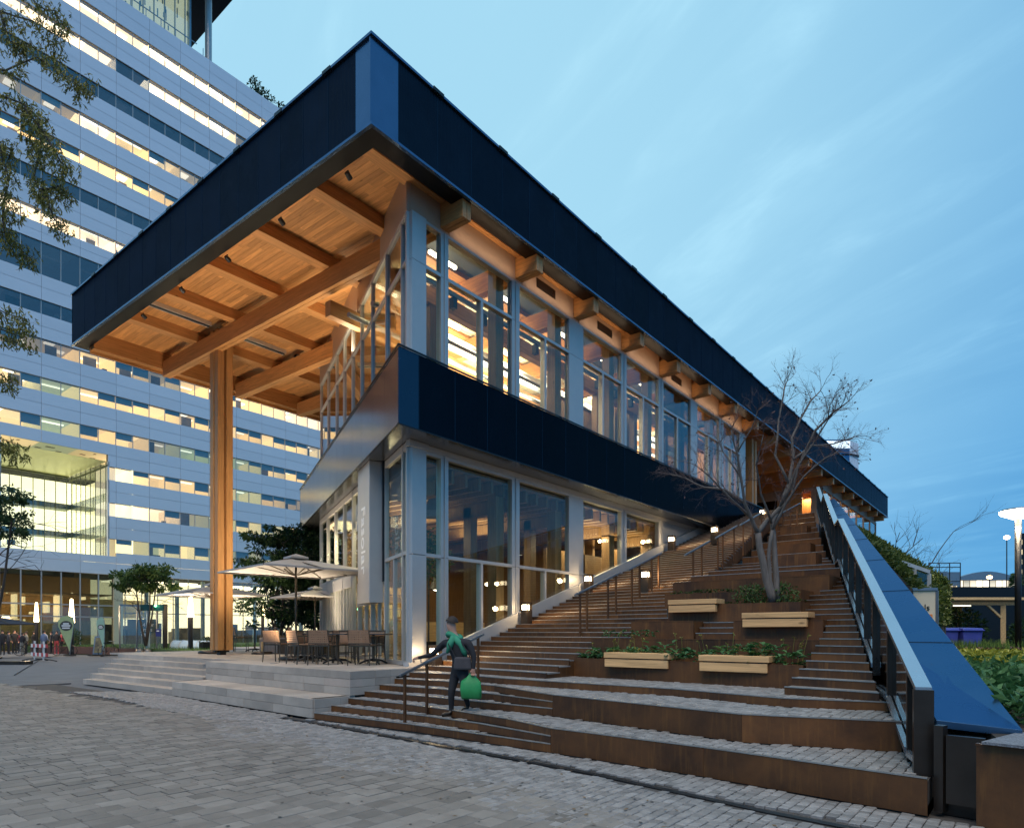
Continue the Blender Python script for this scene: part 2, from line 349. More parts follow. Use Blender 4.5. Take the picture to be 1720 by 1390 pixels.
# paving: rows along x, .2 m pitch; border of small setts along the slot drain
def drain_x(y): return -1.42+.088*min(0, y-.4) if y < .4 else -1.42+.02*(y-.4)
drain_pts = [(-1.30, 1.2), (-1.373, .40), (-1.646, -3.07), (-1.83, -5.04), (-1.97, -6.37), (-2.36, -8.385), (-2.6, -10.5), (-3.4, -16)]
def dx(y):
    for (x0, y0), (x1, y1) in zip(drain_pts, drain_pts[1:]):
        if y1 <= y <= y0: return x0+(x1-x0)*(y-y0)/(y1-y0)
    return drain_pts[0][0] if y > drain_pts[0][1] else drain_pts[-1][0]
def terrace_front(y):
    if y < .27: return 99
    if y < 7: return -1.144+.068*(y-.27)
    return -.6
cand = []
PAV = [chbox(0, 0, -.05, l-.006, .194, 0, .004).mesh('paver_mesh', 'paver') for l in (.2, .24, .28, .32)]
LEN = (.2, .24, .28, .32)
for j in range(-65, 150):
    y = j*.2; x = -26+U(0, .3); band = .75+.35*sin(j*.9)*R()
    edge = min(dx(y+.1), terrace_front(y+.1))-(.95 if y < .3 else .75)-band*.45
    while x < edge:
        k = random.choice((0, 1, 1, 2, 2, 3)); p = (x+.1, y+.1, 0)
        if px(p)[2] > 1 and inframe(p, 120): cand.append((px(p)[2], k, x, y, U(-.0025, .0025)))
        x += LEN[k]
cand.sort(); far = MB()
for n, (d, k, x, y, dz) in enumerate(cand):
    if n < 300: inst(PAV[k], 'paving_stone', plaza, (x, y, dz))
    elif d < 24:
        l = LEN[k]-.006; c = .004; a = [(x, y), (x+l, y), (x+l, y+.194), (x, y+.194)]; z = dz
        far.add([(p[0], p[1], -.03) for p in a]+[(p[0]+(c if i in (0, 3) else -c), p[1]+(c if i in (0, 1) else -c), z) for i, p in enumerate(a)], [(0, 1, 5, 4), (1, 2, 6, 5), (2, 3, 7, 6), (3, 0, 4, 7), (4, 5, 6, 7)])
tag(far.build('paving_stones', 'paver_far', plaza), kind='stuff')
far2 = MB(); far2.prism([(-60, 14), (-.7, 14), (-.7, 20), (6, 40), (14, 56), (-60, 56)], -.05, -.012)
tag(far2.build('road', 'asphalt'), kind='structure')
# sett maker: a rough cube with a worn top
def sett_v(x, y, z, lx, ly, h, a=0):
    c = .010; q = []
    for sx, sy in ((0, 0), (1, 0), (1, 1), (0, 1)):
        q.append((sx*lx+U(-.006, .006), sy*ly+U(-.006, .006)))
    ca, sa = cos(a), sin(a)
    f = lambda p: (x+p[0]*ca-p[1]*sa, y+p[0]*sa+p[1]*ca)
    q2 = [(p[0]+(c if i in (0, 3) else -c), p[1]+(c if i in (0, 1) else -c)) for i, p in enumerate(q)]
    return [(*f(p), z-h) for p in q]+[(*f(p), z-.006) for p in q]+[(*f(p), z+U(-.003, .003)) for p in q2]
SF = [(0, 1, 5, 4), (1, 2, 6, 5), (2, 3, 7, 6), (3, 0, 4, 7), (4, 5, 9, 8), (5, 6, 10, 9), (6, 7, 11, 10), (7, 4, 8, 11), (8, 9, 10, 11)]
def inside(p, poly):
    r = False; n = len(poly)
    for i in range(n):
        (x0, y0), (x1, y1) = poly[i], poly[(i+1) % n]
        if (y0 > p[1]) != (y1 > p[1]) and p[0] < (x1-x0)*(p[1]-y0)/(y1-y0)+x0: r = not r
    return r
SETTS = [MB().add(sett_v(-.05*w, -.047, 0, .1*w, .094, .03), SF).mesh('sett_mesh', 'sett') for w in (.9, 1.0, 1.15, 1.3)]
def setts(polys, parent, nparts, dmax):
    # polys: (polygon, z, row direction) -> individual stones, the nearest ones as parts
    c = []
    for poly, z, ang in polys:
        x0 = min(p[0] for p in poly); x1 = max(p[0] for p in poly); y0 = min(p[1] for p in poly); y1 = max(p[1] for p in poly)
        j = 0; y = y0
        while y < y1:
            x = x0+U(-.1, .05)
            while x < x1:
                k = random.choice((0, 1, 1, 2, 3)); w = .1*(.9, 1.0, 1.15, 1.3)[k]
                p = (x+w/2, y+.05)
                if inside(p, poly) and inside((p[0]-w*.5-.012, p[1]), poly) and inside((p[0]+w*.5+.012, p[1]), poly) and inside((p[0], p[1]-.05), poly) and inside((p[0], p[1]+.05), poly) and inframe((*p, z), 40): c.append((px((*p, z))[2], k, p, z, U(-.06, .06)))
                x += w+.008
            y += .102
    c.sort(); mb = MB()
    for n, (d, k, p, z, a) in enumerate(c):
        if n < nparts: inst(SETTS[k], 'sett', parent, (p[0], p[1], z+U(-.003, .003)), None, a)
        elif d < dmax:
            w = .1*(.9, 1.0, 1.15, 1.3)[k]; mb.add(sett_v(p[0]-w/2, p[1]-.047, z, w, .094, .025), SF)
    if mb.v: tag(mb.build('setts', 'sett_far', parent), kind='stuff')
band = []
ys = [-11+.5*i for i in range(50)]
poly = [(dx(y)-.09, y) for y in ys if y < 1.2]
polyb = poly+[(dx(y)-1.75+.25*sin(y*2.1), y) for y in reversed([y for y in ys if y < 1.2])]
poly2 = [(terrace_front(y)-.02, y) for y in (.9, 3, 5, 7, 9, 11, 13)]+[(terrace_front(y)-1.4, y) for y in (13, 11, 9, 7, 5, 3, .9)]
sb = tag(MB().prism([(dx(y)-.06, y) for y in (-11, -6, -2, 1.2)]+[(-3.4, 1.2), (-3.4, -11)], -.045, -.026).build('sett_band', 'joint'), kind='structure')
setts([(polyb, .001, 0), (poly2, .001, 0)], sb, 150, 18)
lf = MB()                                                  # fallen leaves, chewed gum and scraps on the paving
for _ in range(260):
    y = U(-10, 8); x = min(dx(y), terrace_front(y))-abs(random.gauss(0, 1.1))-.02; a = U(0, 6.28); l = U(.025, .06); q = V((x, y, .008)); d = V((cos(a), sin(a), U(-.1, .3))); s_ = V((-sin(a), cos(a), U(-.2, .2)))
    lf.add([q, q+d*l*.5+s_*l*.3, q+d*l, q+d*l*.5-s_*l*.3], [(0, 1, 2, 3)])
tag(lf.build('fallen_leaves', mat('fallen', (.16, .10, .05), .8, 0, .8, 40)), kind='stuff')
gm = MB()
for _ in range(420):
    x, y = U(-9, -1.8), U(-10, 6); r = U(.008, .02)
    if x < min(dx(y), terrace_front(y))-.3: gm.add([(x+r*cos(k*pi/3), y+r*sin(k*pi/3), .0075) for k in range(6)], [tuple(range(6))])
tag(gm.build('gum_spots', mat('gum', (.07, .065, .06), .8)), kind='stuff')
# slot drain and the strip of setts between it and the steel risers
dr = MB()
for (x0, y0), (x1, y1) in zip(drain_pts, drain_pts[1:]): dr.wall((x0, y0), (x1, y1), .09, -.04, -.012)
tag(dr.build('slot_drain', 'black_metal'), 'dark slot drain in the paving along the foot of the steel steps', 'drain')
ks = MB().prism([(dx(y)+.04, y) for y in (.4, -2, -4, -6, -8, -10.5)]+[(-1.7, -10.5), (-1.68, -9.6), (-1.3, -7.4), (-1.1, -5), (-1.08, .3)], -.045, -.026).build('kerb_strip', 'joint'); tag(ks, kind='structure')
setts([([(dx(y)+.05, y) for y in (.4, -2, -4, -6, -8, -10.4)]+[(-1.72, -10.4), (-1.7, -9.6), (-1.38, -7.4), (-1.22, -5), (-1.16, .3)], .004, 0)], ks, 140, 20)

# ------------------------------------------------------------------ stone terrace
ter = thing('stone_terrace', 'pale stone terrace with steps and a long bench ledge below the wooden canopy', 'terrace', (0, 6, 0))
def tf(y): return -.318+.0715*y           # upper front edge
core = MB(); core.prism([(-.26, .3), (1.45, .44), (26, .44), (26, 24), (6.5, 19), (1.25, 15.2), (1.25, 7.0), (.24, 6.95)], -.05, .80)
core.build('core', 'joint', ter)
def blocks(p, q, z0, rows, h, lens, depth, mt='stone', skip=0, back=(1, 0)):
    # courses of facing blocks along p->q, each a stone of its own
    d = V((q[0]-p[0], q[1]-p[1])); Lh = d.length; d.normalize(); bk = V(back)
    for r in range(rows):
        t = -U(0, .4) if r % 2 else 0
        while t < Lh-.02:
            l = random.choice(lens); a, b = max(t, 0), min(t+l, Lh)
            if b-a > .06:
                A = V((p[0], p[1]))+d*(a+.003); B = V((p[0], p[1]))+d*(b-.003); o = U(-.003, .003)
                m = MB(); bb = [A+bk*o, B+bk*o, B+bk*depth, A+bk*depth]
                m.prism([(v.x, v.y) for v in bb] if (d.x*bk.y-d.y*bk.x) > 0 else [(v.x, v.y) for v in reversed(bb)], z0+r*h+.002, z0+(r+1)*h-.003)
                m.build('stone_block', 'stone_pink' if mt == 'stone' and skip and R() < skip else mt, ter, bevel=.004)
            t += l
blocks((tf(.25), .25), (tf(6.98), 6.98), .36, 2, .16, (.8, .95, 1.1, 1.3), .3, skip=.25)
blocks((tf(.25), .25), (tf(6.98), 6.98), .68, 1, .162, (1.1, 1.3, 1.5), .62)
blocks((-1.144, .275), (-.685, 6.99), 0, 1, .18, (1.0, 1.3, 1.5), .3)
blocks((-1.144, .275), (-.685, 6.99), .18, 1, .182, (1.1, 1.4, 1.6), .98)
for z0, h, xa, xb in ((0, .18, -.66, .2), (.18, .182, -.66, .2), (.36, .16, .2, .9), (.52, .16, .2, 1.0), (.68, .161, .2, 1.1)):
    m = MB(); m.box(xa, 6.86, z0+.002, xb, 7.0, z0+h-.003); m.build('stone_block', 'stone', ter, bevel=.004)
# end faces: toward the steel stairs
for z0, h, xa, xb in ((0, .18, -1.12, -.3), (.18, .182, -1.12, -.3), (.36, .16, -.27, .45), (.52, .16, -.27, .9), (.68, .161, -.27, 1.42)):
    x = xa
    while x < xb-.05:
        l = min(random.choice((.42, .6, .8)), xb-x); m = MB(); m.box(x+.003, .255, z0+.002, x+l-.003, .42, z0+h-.003); m.build('stone_block', 'stone', ter, bevel=.004); x += l
# paving slabs on the terrace top
yy = .45
while yy < 17:
    x = tf(yy)+.62 if yy < 7 else 1.62
    while x < 8.5:
        l = random.choice((.6, .9, 1.2)); m = MB(); m.box(x+.002, yy+.002, .78, x+l-.002, yy+.598, .84+U(-.001, .001))
        if px((x, yy, .84))[2] < 30: m.build('slab', 'stone', ter, bevel=.002)
        x += l
    yy += .6
# the flight on the far left: six stone steps, each in blocks
for k in range(6):
    x = -.6+.36*k; ye = 13.3+.42*k; y = 7.0 if k > 1 else 7.0; z0, z1 = .14*k, .14*(k+1)
    while y < ye-.05:
        l = min(random.choice((1.2, 1.5, 1.8)), ye-y); m = MB(); m.box(x+U(-.002, .002), y+.003, z0-.02, x+.42, y+l-.003, z1); m.build('step_block', 'stone', ter, bevel=.005); y += l
    m = MB(); m.box(x+.38, 7.02, -.03, 2.0, ye-.05, z1-.03); m.build('step_core', 'joint', ter)

# ------------------------------------------------------------------ corten stairway
def Rl(x): return -9.115+.2816*x          # right edge in plan
st = thing('steel_stairway', 'wide weathering steel stairway with sett treads climbing along the pavilion', 'stairs', (0, -3, 0))
TREAD = []
def riser(line, z0, z1, mt='corten', t=.012, lens=(1.6, 2.0, 2.4)):
    # steel plates along a plan polyline (running toward -y), butted end to end with a fine joint, a folded lip on top
    for (p, q) in zip(line, line[1:]):
        d = V((q[0]-p[0], q[1]-p[1])); Lh = d.length
        if Lh < .03: continue
        n = max(1, round(Lh/random.choice(lens))); d.normalize(); bk = V((-d.y, d.x))
        if bk.x < 0: bk = -bk
        for i in range(n):
            A = V(p)+d*(Lh*i/n+.0015); B = V(p)+d*(Lh*(i+1)/n-.0015)
            m = MB(); m.wall(A+bk*(t/2), B+bk*(t/2), t, z0-.01, z1-.002)
            m.build('riser', mt, st); m = MB(); m.wall(A+bk*.012, B+bk*.012, .034, z1-.009, z1+.005); m.build('nosing', 'lip', st)
def cut(line, ya, yb):
    out = []
    for (p, q) in zip(line, line[1:]):
        a, b = max(min(p[1], ya), q[1]), None
        if p[1] <= yb or q[1] >= ya: continue
        def at(y): return (p[0]+(q[0]-p[0])*(p[1]-y)/(p[1]-q[1]), y)
        P = p if p[1] <= ya else at(ya); Q = q if q[1] >= yb else at(yb)
        if not out: out.append(P)
        out.append(Q)
    return out
K = {1: [(-1.12, .26), (-1.05, -2.3), (-1.2, -5.2), (-1.35, -7.4), (-1.65, -9.57)],
     2: [(-.74, .26), (-.74, -2.3), (-.86, -3.6), (-1.198, -5.2)],
     3: [(-.34, .26), (-.36, -1.3), (-.54, -2.8), (-.80, -4.1), (-1.196, -5.2), (-1.35, -7.4), (-1.65, -9.57)],
     4: [(.06, .26), (.08, -1.4), (.0, -2.9), (-.085, -4.45)], 5: [(.45, .26), (.5, -1.4), (.34, -2.9), (-.083, -4.45)],
     6: [(.85, .26), (.93, -1.0), (.72, -2.6), (.05, -4.1), (-.08, -4.45), (-.70, -7.6), (-.28, -9.18)],
     7: [(1.25, .40), (1.42, -.9), (1.1, -2.5), (1.0, -3.8), (.92, -5.95), (.46, -7.7), (.72, -8.9)]}
def tread(poly, z, name='tread', mt='sett_far', drop=.12):
    m = MB(); m.prism(poly, z-drop, z-.012); m.build(name, mt, st)
mb = MB()
def body(front, xb, z):  # solid fill behind a riser line
    return MB().prism([(p[0]+.02, p[1]) for p in front]+[(xb, front[-1][1]), (xb, front[0][1])][::1], -.04, z)
for k in (1, 2, 3, 4, 5, 6, 7):
    z = RISE*k
    body([(p[0], p[1]) for p in K[k]], {1: 1.0, 2: 1.2, 3: 1.6, 4: 1.8, 5: 2.0, 6: 2.4, 7: 3.4}[k], z-.03).build('tread_bed', 'joint', st)
riser(cut(K[1], 1, -5.2), 0, RISE); riser(K[2], RISE, 2*RISE); riser(cut(K[3], 1, -5.2), 2*RISE, 3*RISE); riser(cut(K[3], -5.2, -12), 0, 3*RISE)
riser(K[4], 3*RISE, 4*RISE); riser(K[5], 4*RISE, 5*RISE); riser(cut(K[6], 1, -4.45), 5*RISE, 6*RISE); riser(cut(K[6], -4.45, -12), 3*RISE, 6*RISE); riser(K[7], 6*RISE, 7*RISE)
def between(a, b, z): return ([(p[0]+.035, p[1]) for p in a]+[(p[0]-.005, p[1]) for p in reversed(b)], z, 0)
sp = [between(cut(K[1], 1, -5.2), K[2], RISE), between(K[2], cut(K[3], 1, -5.0), 2*RISE), between(cut(K[3], 1, -4.35), K[4], 3*RISE),
      between(K[4], K[5], 4*RISE), between(K[5], cut(K[6], 1, -4.4), 5*RISE), between(cut(K[3], -4.3, -12), cut(K[6], -4.3, -12)+[(.2, -9.3)], 3*RISE),
      between(K[6], K[7], 6*RISE), ([(p[0]+.035, p[1]) for p in K[7]]+[(1.75, -8.6), (2.0, -7.6), (2.45, -3.4), (2.0, -1), (2.05, .4)], 7*RISE, 0)]
setts(sp, st, 300, 30)
# left narrow flight, k = 8..65, from the wall (y .8) to the planters
def xl(k): return 2.0+.4*(k-8) if k < 14 else 4.41+.342*(k-14)
def yb(x):
    pts = [(1, -3.25), (2.4, -3.2), (3.2, -3.3), (3.9, -3.75), (4.6, -4.2), (5.4, -3.8), (6.3, -3.5), (9, -3.2), (15, -2.3), (22, -1.3), (26, -1)]
    for (a, b), (c, d) in zip(pts, pts[1:]):
        if x <= c: return b+(d-b)*(x-a)/(c-a)
    return -1
for k in range(8, 66):
    z = RISE*k; x = xl(k); sk = .55 if k < 14 else .45; xe = x-sk; ye = yb(xe); yw = .62
    riser([(x, yw), (xe, ye)], z-RISE, z, 'corten' if True else 'corten_dark', lens=(1.5, 2.2))
    x2, xe2 = xl(k+1), xl(k+1)-sk
    m = MB(); m.prism([(x+.03, yw), (xe+.03, ye), (xe2+.06, yb(xe2)), (x2+.06, yw)][::-1], z-RISE-.35, z-.03); m.build('tread_box', 'corten', st); m = MB(); m.prism([(x+.03, yw), (xe+.03, ye), (xe2+.06, yb(xe2)), (x2+.06, yw)][::-1], z-.03, z-.006); m.build('tread', 'sett_far', st)
# right narrow flight beside the glass balustrade
def yr(x):
    pts = [(0, -7.6), (2.0, -7.6), (3.3, -7.5), (3.9, -7.42), (4.6, -6.88), (5.4, -6.66), (6.3, -6.6), (8, -6.6)]
    for (a, b), (c, d) in zip(pts, pts[1:]):
        if x <= c: return b+(d-b)*(x-a)/(c-a)
    return -6.6
for k in range(8, 27):
    z = RISE*k; x = .36*k-2.10; ya, yc = yr(x), Rl(x)+.10
    riser([(x+.18, ya), (x-.05, yc)], z-RISE, z, 'corten', lens=(3,))
    m = MB(); m.prism([(x+.2, ya), (x-.02, yc), (x+.36, Rl(x+.36)+.10), (x+.58, yr(x+.36))][::-1], z-RISE-.5, z-.03); m.build('tread_box', 'corten', st); m = MB(); m.prism([(x+.2, ya), (x-.02, yc), (x+.36, Rl(x+.36)+.10), (x+.58, yr(x+.36))][::-1], z-.03, z-.006); m.build('tread', 'sett_far', st)
# seating tiers behind the planters up to the top landing
TI = [(7.4, 3.02), (9.0, 3.27), (10.5, 3.5), (11.9, 3.72), (13.5, 4.1), (15.1, 4.5), (16.7, 4.95), (18.3, 5.4), (19.8, 5.8), (21.2, 6.25), (22.4, 6.65), (23.3, 7.0)]
pz = 2.8
for i, (x, z) in enumerate(TI):
    ya = yb(x-.5)-.02; yc = Rl(x)+.10; nx = TI[i+1][0] if i+1 < len(TI) else 38
    if i == len(TI)-1: ya = .62
    riser([(x, ya), (x-.1, yc)], pz, z, 'corten', lens=(1.2, 1.6, 2.0))
    m = MB()
    if i < len(TI)-1: m.prism([(x+.02, ya), (x-.08, yc), (nx, Rl(nx)+.10), (nx, yb(nx-.5)-.02)][::-1], pz-.4, z-.012)
    else: m.prism([(x+.02, .62), (x-.08, yc), (26, Rl(26)), (38, -1.2), (38, .62)][::-1], pz-.4, z-.012)
    m.build('tier_top', 'corten', st); pz = z
    if i % 3 == 1 and i < 9:       # loose seat blocks standing on the tiers
        m = MB(); m.box(x+.15, yc+.5, z-.02, x+.75, yc+1.5, z+.33); m.build('seat_block', 'corten', st)
# stringer: sloping white sill between the wall and the steps
m = MB()
zs = lambda x: RISE*(14+(x-4.41)/.342)
for xa, xb in ((2.0, 5.57), (5.57, 8.55), (8.55, 11.5), (11.5, 14.4), (14.4, 17.4), (17.4, 20.2)):
    m = MB(); m.wall((xa+.004, .70), (xb-.004, .70), .10, zs(xa)-.35, zs(xa)+.26, zs(xb)-.35, zs(xb)+.26); m.build('stringer', 'white_metal', st)
# concrete under everything
m = MB(); m.prism([(3.0, .6), (2.6, -3), (2.2, -7.5), (8, -7.0), (24, -2.7), (38, -1), (38, .6)][::-1], -.05, .7); m.build('foundation', 'joint', st)

# planters: rows of corten boxes with soil
def box_planter(name, label, x0, x1, y0, y1, z0, z1, group='corten planters on the stairway', soil=.06, splits=2):
    t = thing(name, label, 'planter', (x0, (y0+y1)/2, z0), group)
    ys_ = [y0+(y1-y0)*i/splits for i in range(splits+1)]
    for a, b in zip(ys_, ys_[1:]):
        m = MB(); m.box(x0, a+.002, z0-.01, x0+.014, b-.002, z1); m.box(x0-.001, a+.002, z1-.012, x0+.05, b-.002, z1+.003); m.build('front_panel', 'corten', t)
    for y in (y0, y1):
        m = MB(); m.box(x0+.015, y-(.014 if y == y1 else 0), z0-.01, x1, y+(.014 if y == y0 else 0), z1-.001); m.build('end_panel', 'corten', t)
    m = MB(); m.box(x1-.014, y0+.015, z0-.01, x1, y1-.015, z1-.002); m.build('back_panel', 'corten', t)
    if soil is not None:
        m = MB(); m.box(x0+.016, y0+.016, z0, x1-.016, y1-.016, z1-soil); m.build('soil', 'soil', t)
    return t
m = MB()
def skewed(name, label, f0, f1, depth, z0, z1, soil=.06, splits=3):
    # planter whose front runs f0 -> f1 in plan
    t = thing(name, label, 'planter', (f0[0], (f0[1]+f1[1])/2, z0), 'corten planters on the stairway')
    A, B = V(f0), V(f1)
    for i in range(splits):
        a, b = A.lerp(B, i/splits), A.lerp(B, (i+1)/splits); m = MB()
        m.wall((a.x+.007, a.y-.002), (b.x+.007, b.y+.002), .014, z0-.01, z1); m.wall((a.x+.022, a.y-.002), (b.x+.022, b.y+.002), .046, z1-.010, z1+.003); m.build('front_panel', 'corten_red', t)
    for p in (A, B):
        s = -.007 if p is A else .007
        m = MB(); m.wall((p.x+.016, p.y+s), (p.x+depth, p.y+s), .014, z0-.01, z1-.001); m.build('end_panel', 'corten_red', t)
    m = MB(); m.prism([(A.x+.016, A.y-.016), (B.x+.016, B.y+.016), (B.x+depth, B.y+.016), (A.x+depth, A.y-.016)][::-1] if False else [(A.x+.016, A.y-.016), (A.x+depth, A.y-.016), (B.x+depth, B.y+.016), (B.x+.016, B.y+.016)][::-1], z0, z1-soil); m.build('soil', 'soil', t)
    return t
PL1 = skewed('corten_planter', 'long low rusty steel planter in front, with two timber benches on its rim', (2.42, -3.08), (2.0, -7.57), 1.05, 7*RISE, 1.105)
PL4 = box_planter('corten_planter', 'rusty steel planter holding the bare tree and its shrub', 4.6, 5.4, -6.84, -4.16, 1.83, 2.18, splits=3)
PL5 = box_planter('corten_planter', 'narrow rusty steel planter just behind the one with the bare tree', 5.4, 6.3, -6.64, -3.7, 2.16, 2.46, splits=3)
# solid corten blocks that make the rows
def block(label, x0, x1, y0, y1, z0, z1, n=2, top='corten'):
    for i in range(n):
        a, b = y0+(y1-y0)*i/n, y0+(y1-y0)*(i+1)/n
        m = MB(); m.box(x0, a+.0015, z0-.02, x1, b-.0015, z1-.002); m.box(x0-.004, a+.0015, z1-.012, x0+.03, b-.0015, z1+.003); m.build('seat_block', top, st)
block('B', 3.2, 3.9, -7.6, -3.12, .8, 1.48, 3)
block('C1', 3.9, 4.6, -5.03, -3.66, 1.46, 1.83, 1, 'corten')
block('C4', 3.9, 4.6, -7.40, -5.82, 1.46, 1.83, 2)
for i in range(3):
    m = MB(); m.box(3.95+.2*i, -5.80, 1.46, 4.6, -5.05, 1.48+.1075*(i+1)); m.build('tread', 'sett_far', st)
    riser([(3.945+.2*i, -5.05), (3.945+.2*i, -5.80)], 1.48+.1075*i, 1.485+.1075*(i+1))
block('F', 6.3, 7.4, -6.95, -3.48, 2.4, 2.8, 3)
m = MB(); m.box(5.42, -6.6, 1.4, 6.3, -3.75, 2.2); m.build('fill', 'joint', st)
m = MB(); m.box(4.62, -6.8, .8, 5.42, -4.2, 1.86); m.build('fill', 'joint', st)
# timber benches: a seat beam and a deeper front beam with a dark shadow gap
def bench(label, x, y0, y1, z):
    t = thing('timber_bench', label, 'bench', (x, (y0+y1)/2, z-.25), 'timber benches on the planters')
    m = MB(); m.box(x, y1-.0, z-.098, x+.44, y0, z); m.build('seat_beam', 'bench_wood', t, bevel=.006)
    m = MB(); m.box(x+.012, y1+.03, z-.262, x+.12, y0-.01, z-.118); m.build('front_beam', 'bench_wood', t, bevel=.006)
    m = MB(); m.box(x+.04, y1+.08, z-.117, x+.40, y0-.06, z-.099); m.build('bracket', 'black_metal', t)
bench('timber bench on the front planter, on the left, nearest the handrail', 2.16, -4.03, -5.33, 1.235)
bench('timber bench on the front planter, on the right, nearest the balustrade', 2.0, -5.93, -7.07, 1.232)
bench('timber bench high on the left rim of the planter with the bare tree', 4.42, -4.24, -5.29, 2.285)
bench('timber bench on the rusty block below the bare tree', 3.72, -6.04, -7.2, 1.965)
# ------------------------------------------------------------------ pavilion
pav = thing('pavilion', 'two storey glass and timber pavilion with dark metal fascias and a huge overhanging wooden roof', 'building', (2, 4, .84))
W = .8; CH = V((.437, .8995)); C0 = V((1.76, .8)); CN = V((-.8995, .437))     # chamfered wall: start, direction, outward normal
def cp(t, o=0): p = C0+CH*t+CN*o; return (p.x, p.y)
def part(m, name, mt, bevel=0, smooth=False): return m.build(name, mt, pav, smooth, bevel)
# --- roof fascia, right side: a smooth corner panel, then ribbed panels 1.13 m apart
xs = [-.034, .70]+[.70+1.118*i for i in range(1, 51)]; xs = [x for x in xs if x < 56.6]+[57.0]
for i, (a, b) in enumerate(zip(xs, xs[1:])):
    m = MB(); m.box(a+.004, -.03, 11.66, b-.004, 0, 13.37); part(m, 'fascia_panel', 'navy_flat' if i == 0 else 'navy_ribbed_x'); m = MB(); m.box(b-.004, -.033, 11.66, b+.004, -.02, 13.37); part(m, 'panel_seam', 'navy_low_flat')
ys_ = [.004, .47]+[.47+.905*i for i in range(1, 17)]+[16.1]
for i, (a, b) in enumerate(zip(ys_, ys_[1:])):
    m = MB(); m.box(-.0, a+.004, 11.66, .03, b-.004, 13.37); part(m, 'fascia_panel', 'navy_flat' if i == 0 else 'navy_ribbed_y'); m = MB(); m.box(-.003, b-.004, 11.66, .02, b+.004, 13.37); part(m, 'panel_seam', 'navy_low_flat')
for i in range(14):
    m = MB(); m.box(57-.03, .02+1.15*i, 11.66, 57, .02+1.15*i+1.142, 13.37); part(m, 'fascia_panel', 'navy_ribbed_y')
m = MB(); m.box(-.0, 16.07, 11.66, 57, 16.1, 13.37); part(m, 'back_fascia', 'navy_dark')
m = MB()
for z0, z1, o in ((13.375, 13.43, .05), (11.60, 11.655, .045)):
    m.box(-o, -o-.03, z0, 57+o, 0, z1); m.box(-o, .0, z0, .03, 16.1, z1); m.box(57-.03, 0, z0, 57+o, 16.1, z1)
part(m, 'fascia_trim', 'navy_flat')
m = MB()                                               # small clips that interrupt the top trim
for i in range(1, 50, 2): m.box(.7+1.118*i-.16, -.095, 13.37, .7+1.118*i+.16, -.082, 13.445)
for i in range(1, 16, 2): m.box(-.062, .47+.905*i-.14, 13.37, -.051, .47+.905*i+.14, 13.445)
part(m, 'trim_clip', 'navy_dark')
# black border of the soffit (four mitred strips)
def strip(pts): m = MB(); m.prism(pts, 11.615, 11.66); part(m, 'soffit_border', 'border_black')
strip([(.03, .0), (56.97, .0), (56.55, .42), (.42, .42)]); strip([(.03, .0), (.42, .42), (.42, 15.72), (.03, 16.07)][::-1]); strip([(.03, 16.07), (.42, 15.72), (56.55, 15.72), (56.97, 16.07)][::-1]); strip([(56.97, 0), (56.97, 16.07), (56.55, 15.72), (56.55, .42)])
m = MB(); m.box(.03, .03, 12.36, 56.97, 16.07, 13.35); part(m, 'roof_slab', 'navy_dark')
m = MB(); m.box(.42, .40, 11.66, 56.5, .43, 12.2); m.box(.42, 15.69, 11.4, 56.5, 15.74, 12.2); m.box(.40, .42, 11.66, .43, 15.7, 12.2); m.box(56.5, .42, 11.66, 56.53, 15.7, 12.2); part(m, 'edge_beam', 'wood_x')
m = MB(); m.box(.44, 15.40, 11.50, 56.5, 15.685, 12.1); part(m, 'edge_beam', 'wood_x')
# timber planks of the soffit, laid along y
PZ = 12.10; CEIL_X = 9.2
x = .45
while x < CEIL_X:
    y = .44-U(0, 1.2); w = .150
    while y < 15.4:
        l = U(2.2, 3.6); a, b = max(.44, y), min(15.4, y+l)
        if b-a > .1:
            m = MB(); m.box(x+.003, a+.002, PZ+U(0, .004), x+w-.003, b-.002, PZ+.04); part(m, 'soffit_plank', 'wood_y')
        y += l
    x += w
m = MB(); m.box(CEIL_X, .44, PZ, 56.5, 15.4, PZ+.04); part(m, 'soffit_board', 'wood_y')
# main beams along y, their ends showing under the right eave; secondary beams along x
BX = [2.87, 5.74, 8.60, 11.55, 14.42, 17.36, 20.3, 23.2]+[26.15+2.95*i for i in range(11)]
for bx in BX:
    m = MB()
    for o in (-.075, .075): m.box(bx+o-.068, .05, 11.20, bx+o+.068, 15.36, 11.755)
    m.box(bx-.005, .06, 11.24, bx+.005, 15.35, 11.75); part(m, 'main_beam', 'wood_y', .006)
SY = [.78, 2.75, 5.25, 7.75, 10.25, 12.85]
bounds = [.44, 3.0, 6.0, 9.0, 12]
for sy in SY:
    for a, b in zip(bounds, bounds[1:]):
        m = MB(); m.box(a+.002, sy-.17, 11.765, b-.002, sy+.17, PZ-.002); part(m, 'secondary_beam', 'wood_x', .006)
# light slot beside a secondary beam
m = MB(); m.box(.46, 11.56, 11.98, 2.66, 11.72, PZ-.004); m.box(3.1, 11.56, 11.98, 5.5, 11.72, PZ-.004); m.box(5.95, 11.56, 11.98, 8.4, 11.72, PZ-.004); part(m, 'light_slot', 'black_metal')
m = MB()
for a, b in ((.46, 2.66), (3.1, 5.5), (5.95, 8.4)): m.box(a, 11.525, 11.96, b, 11.555, PZ-.004); m.box(a, 11.725, 11.96, b, 11.755, PZ-.004)
part(m, 'slot_edge', 'white_metal')
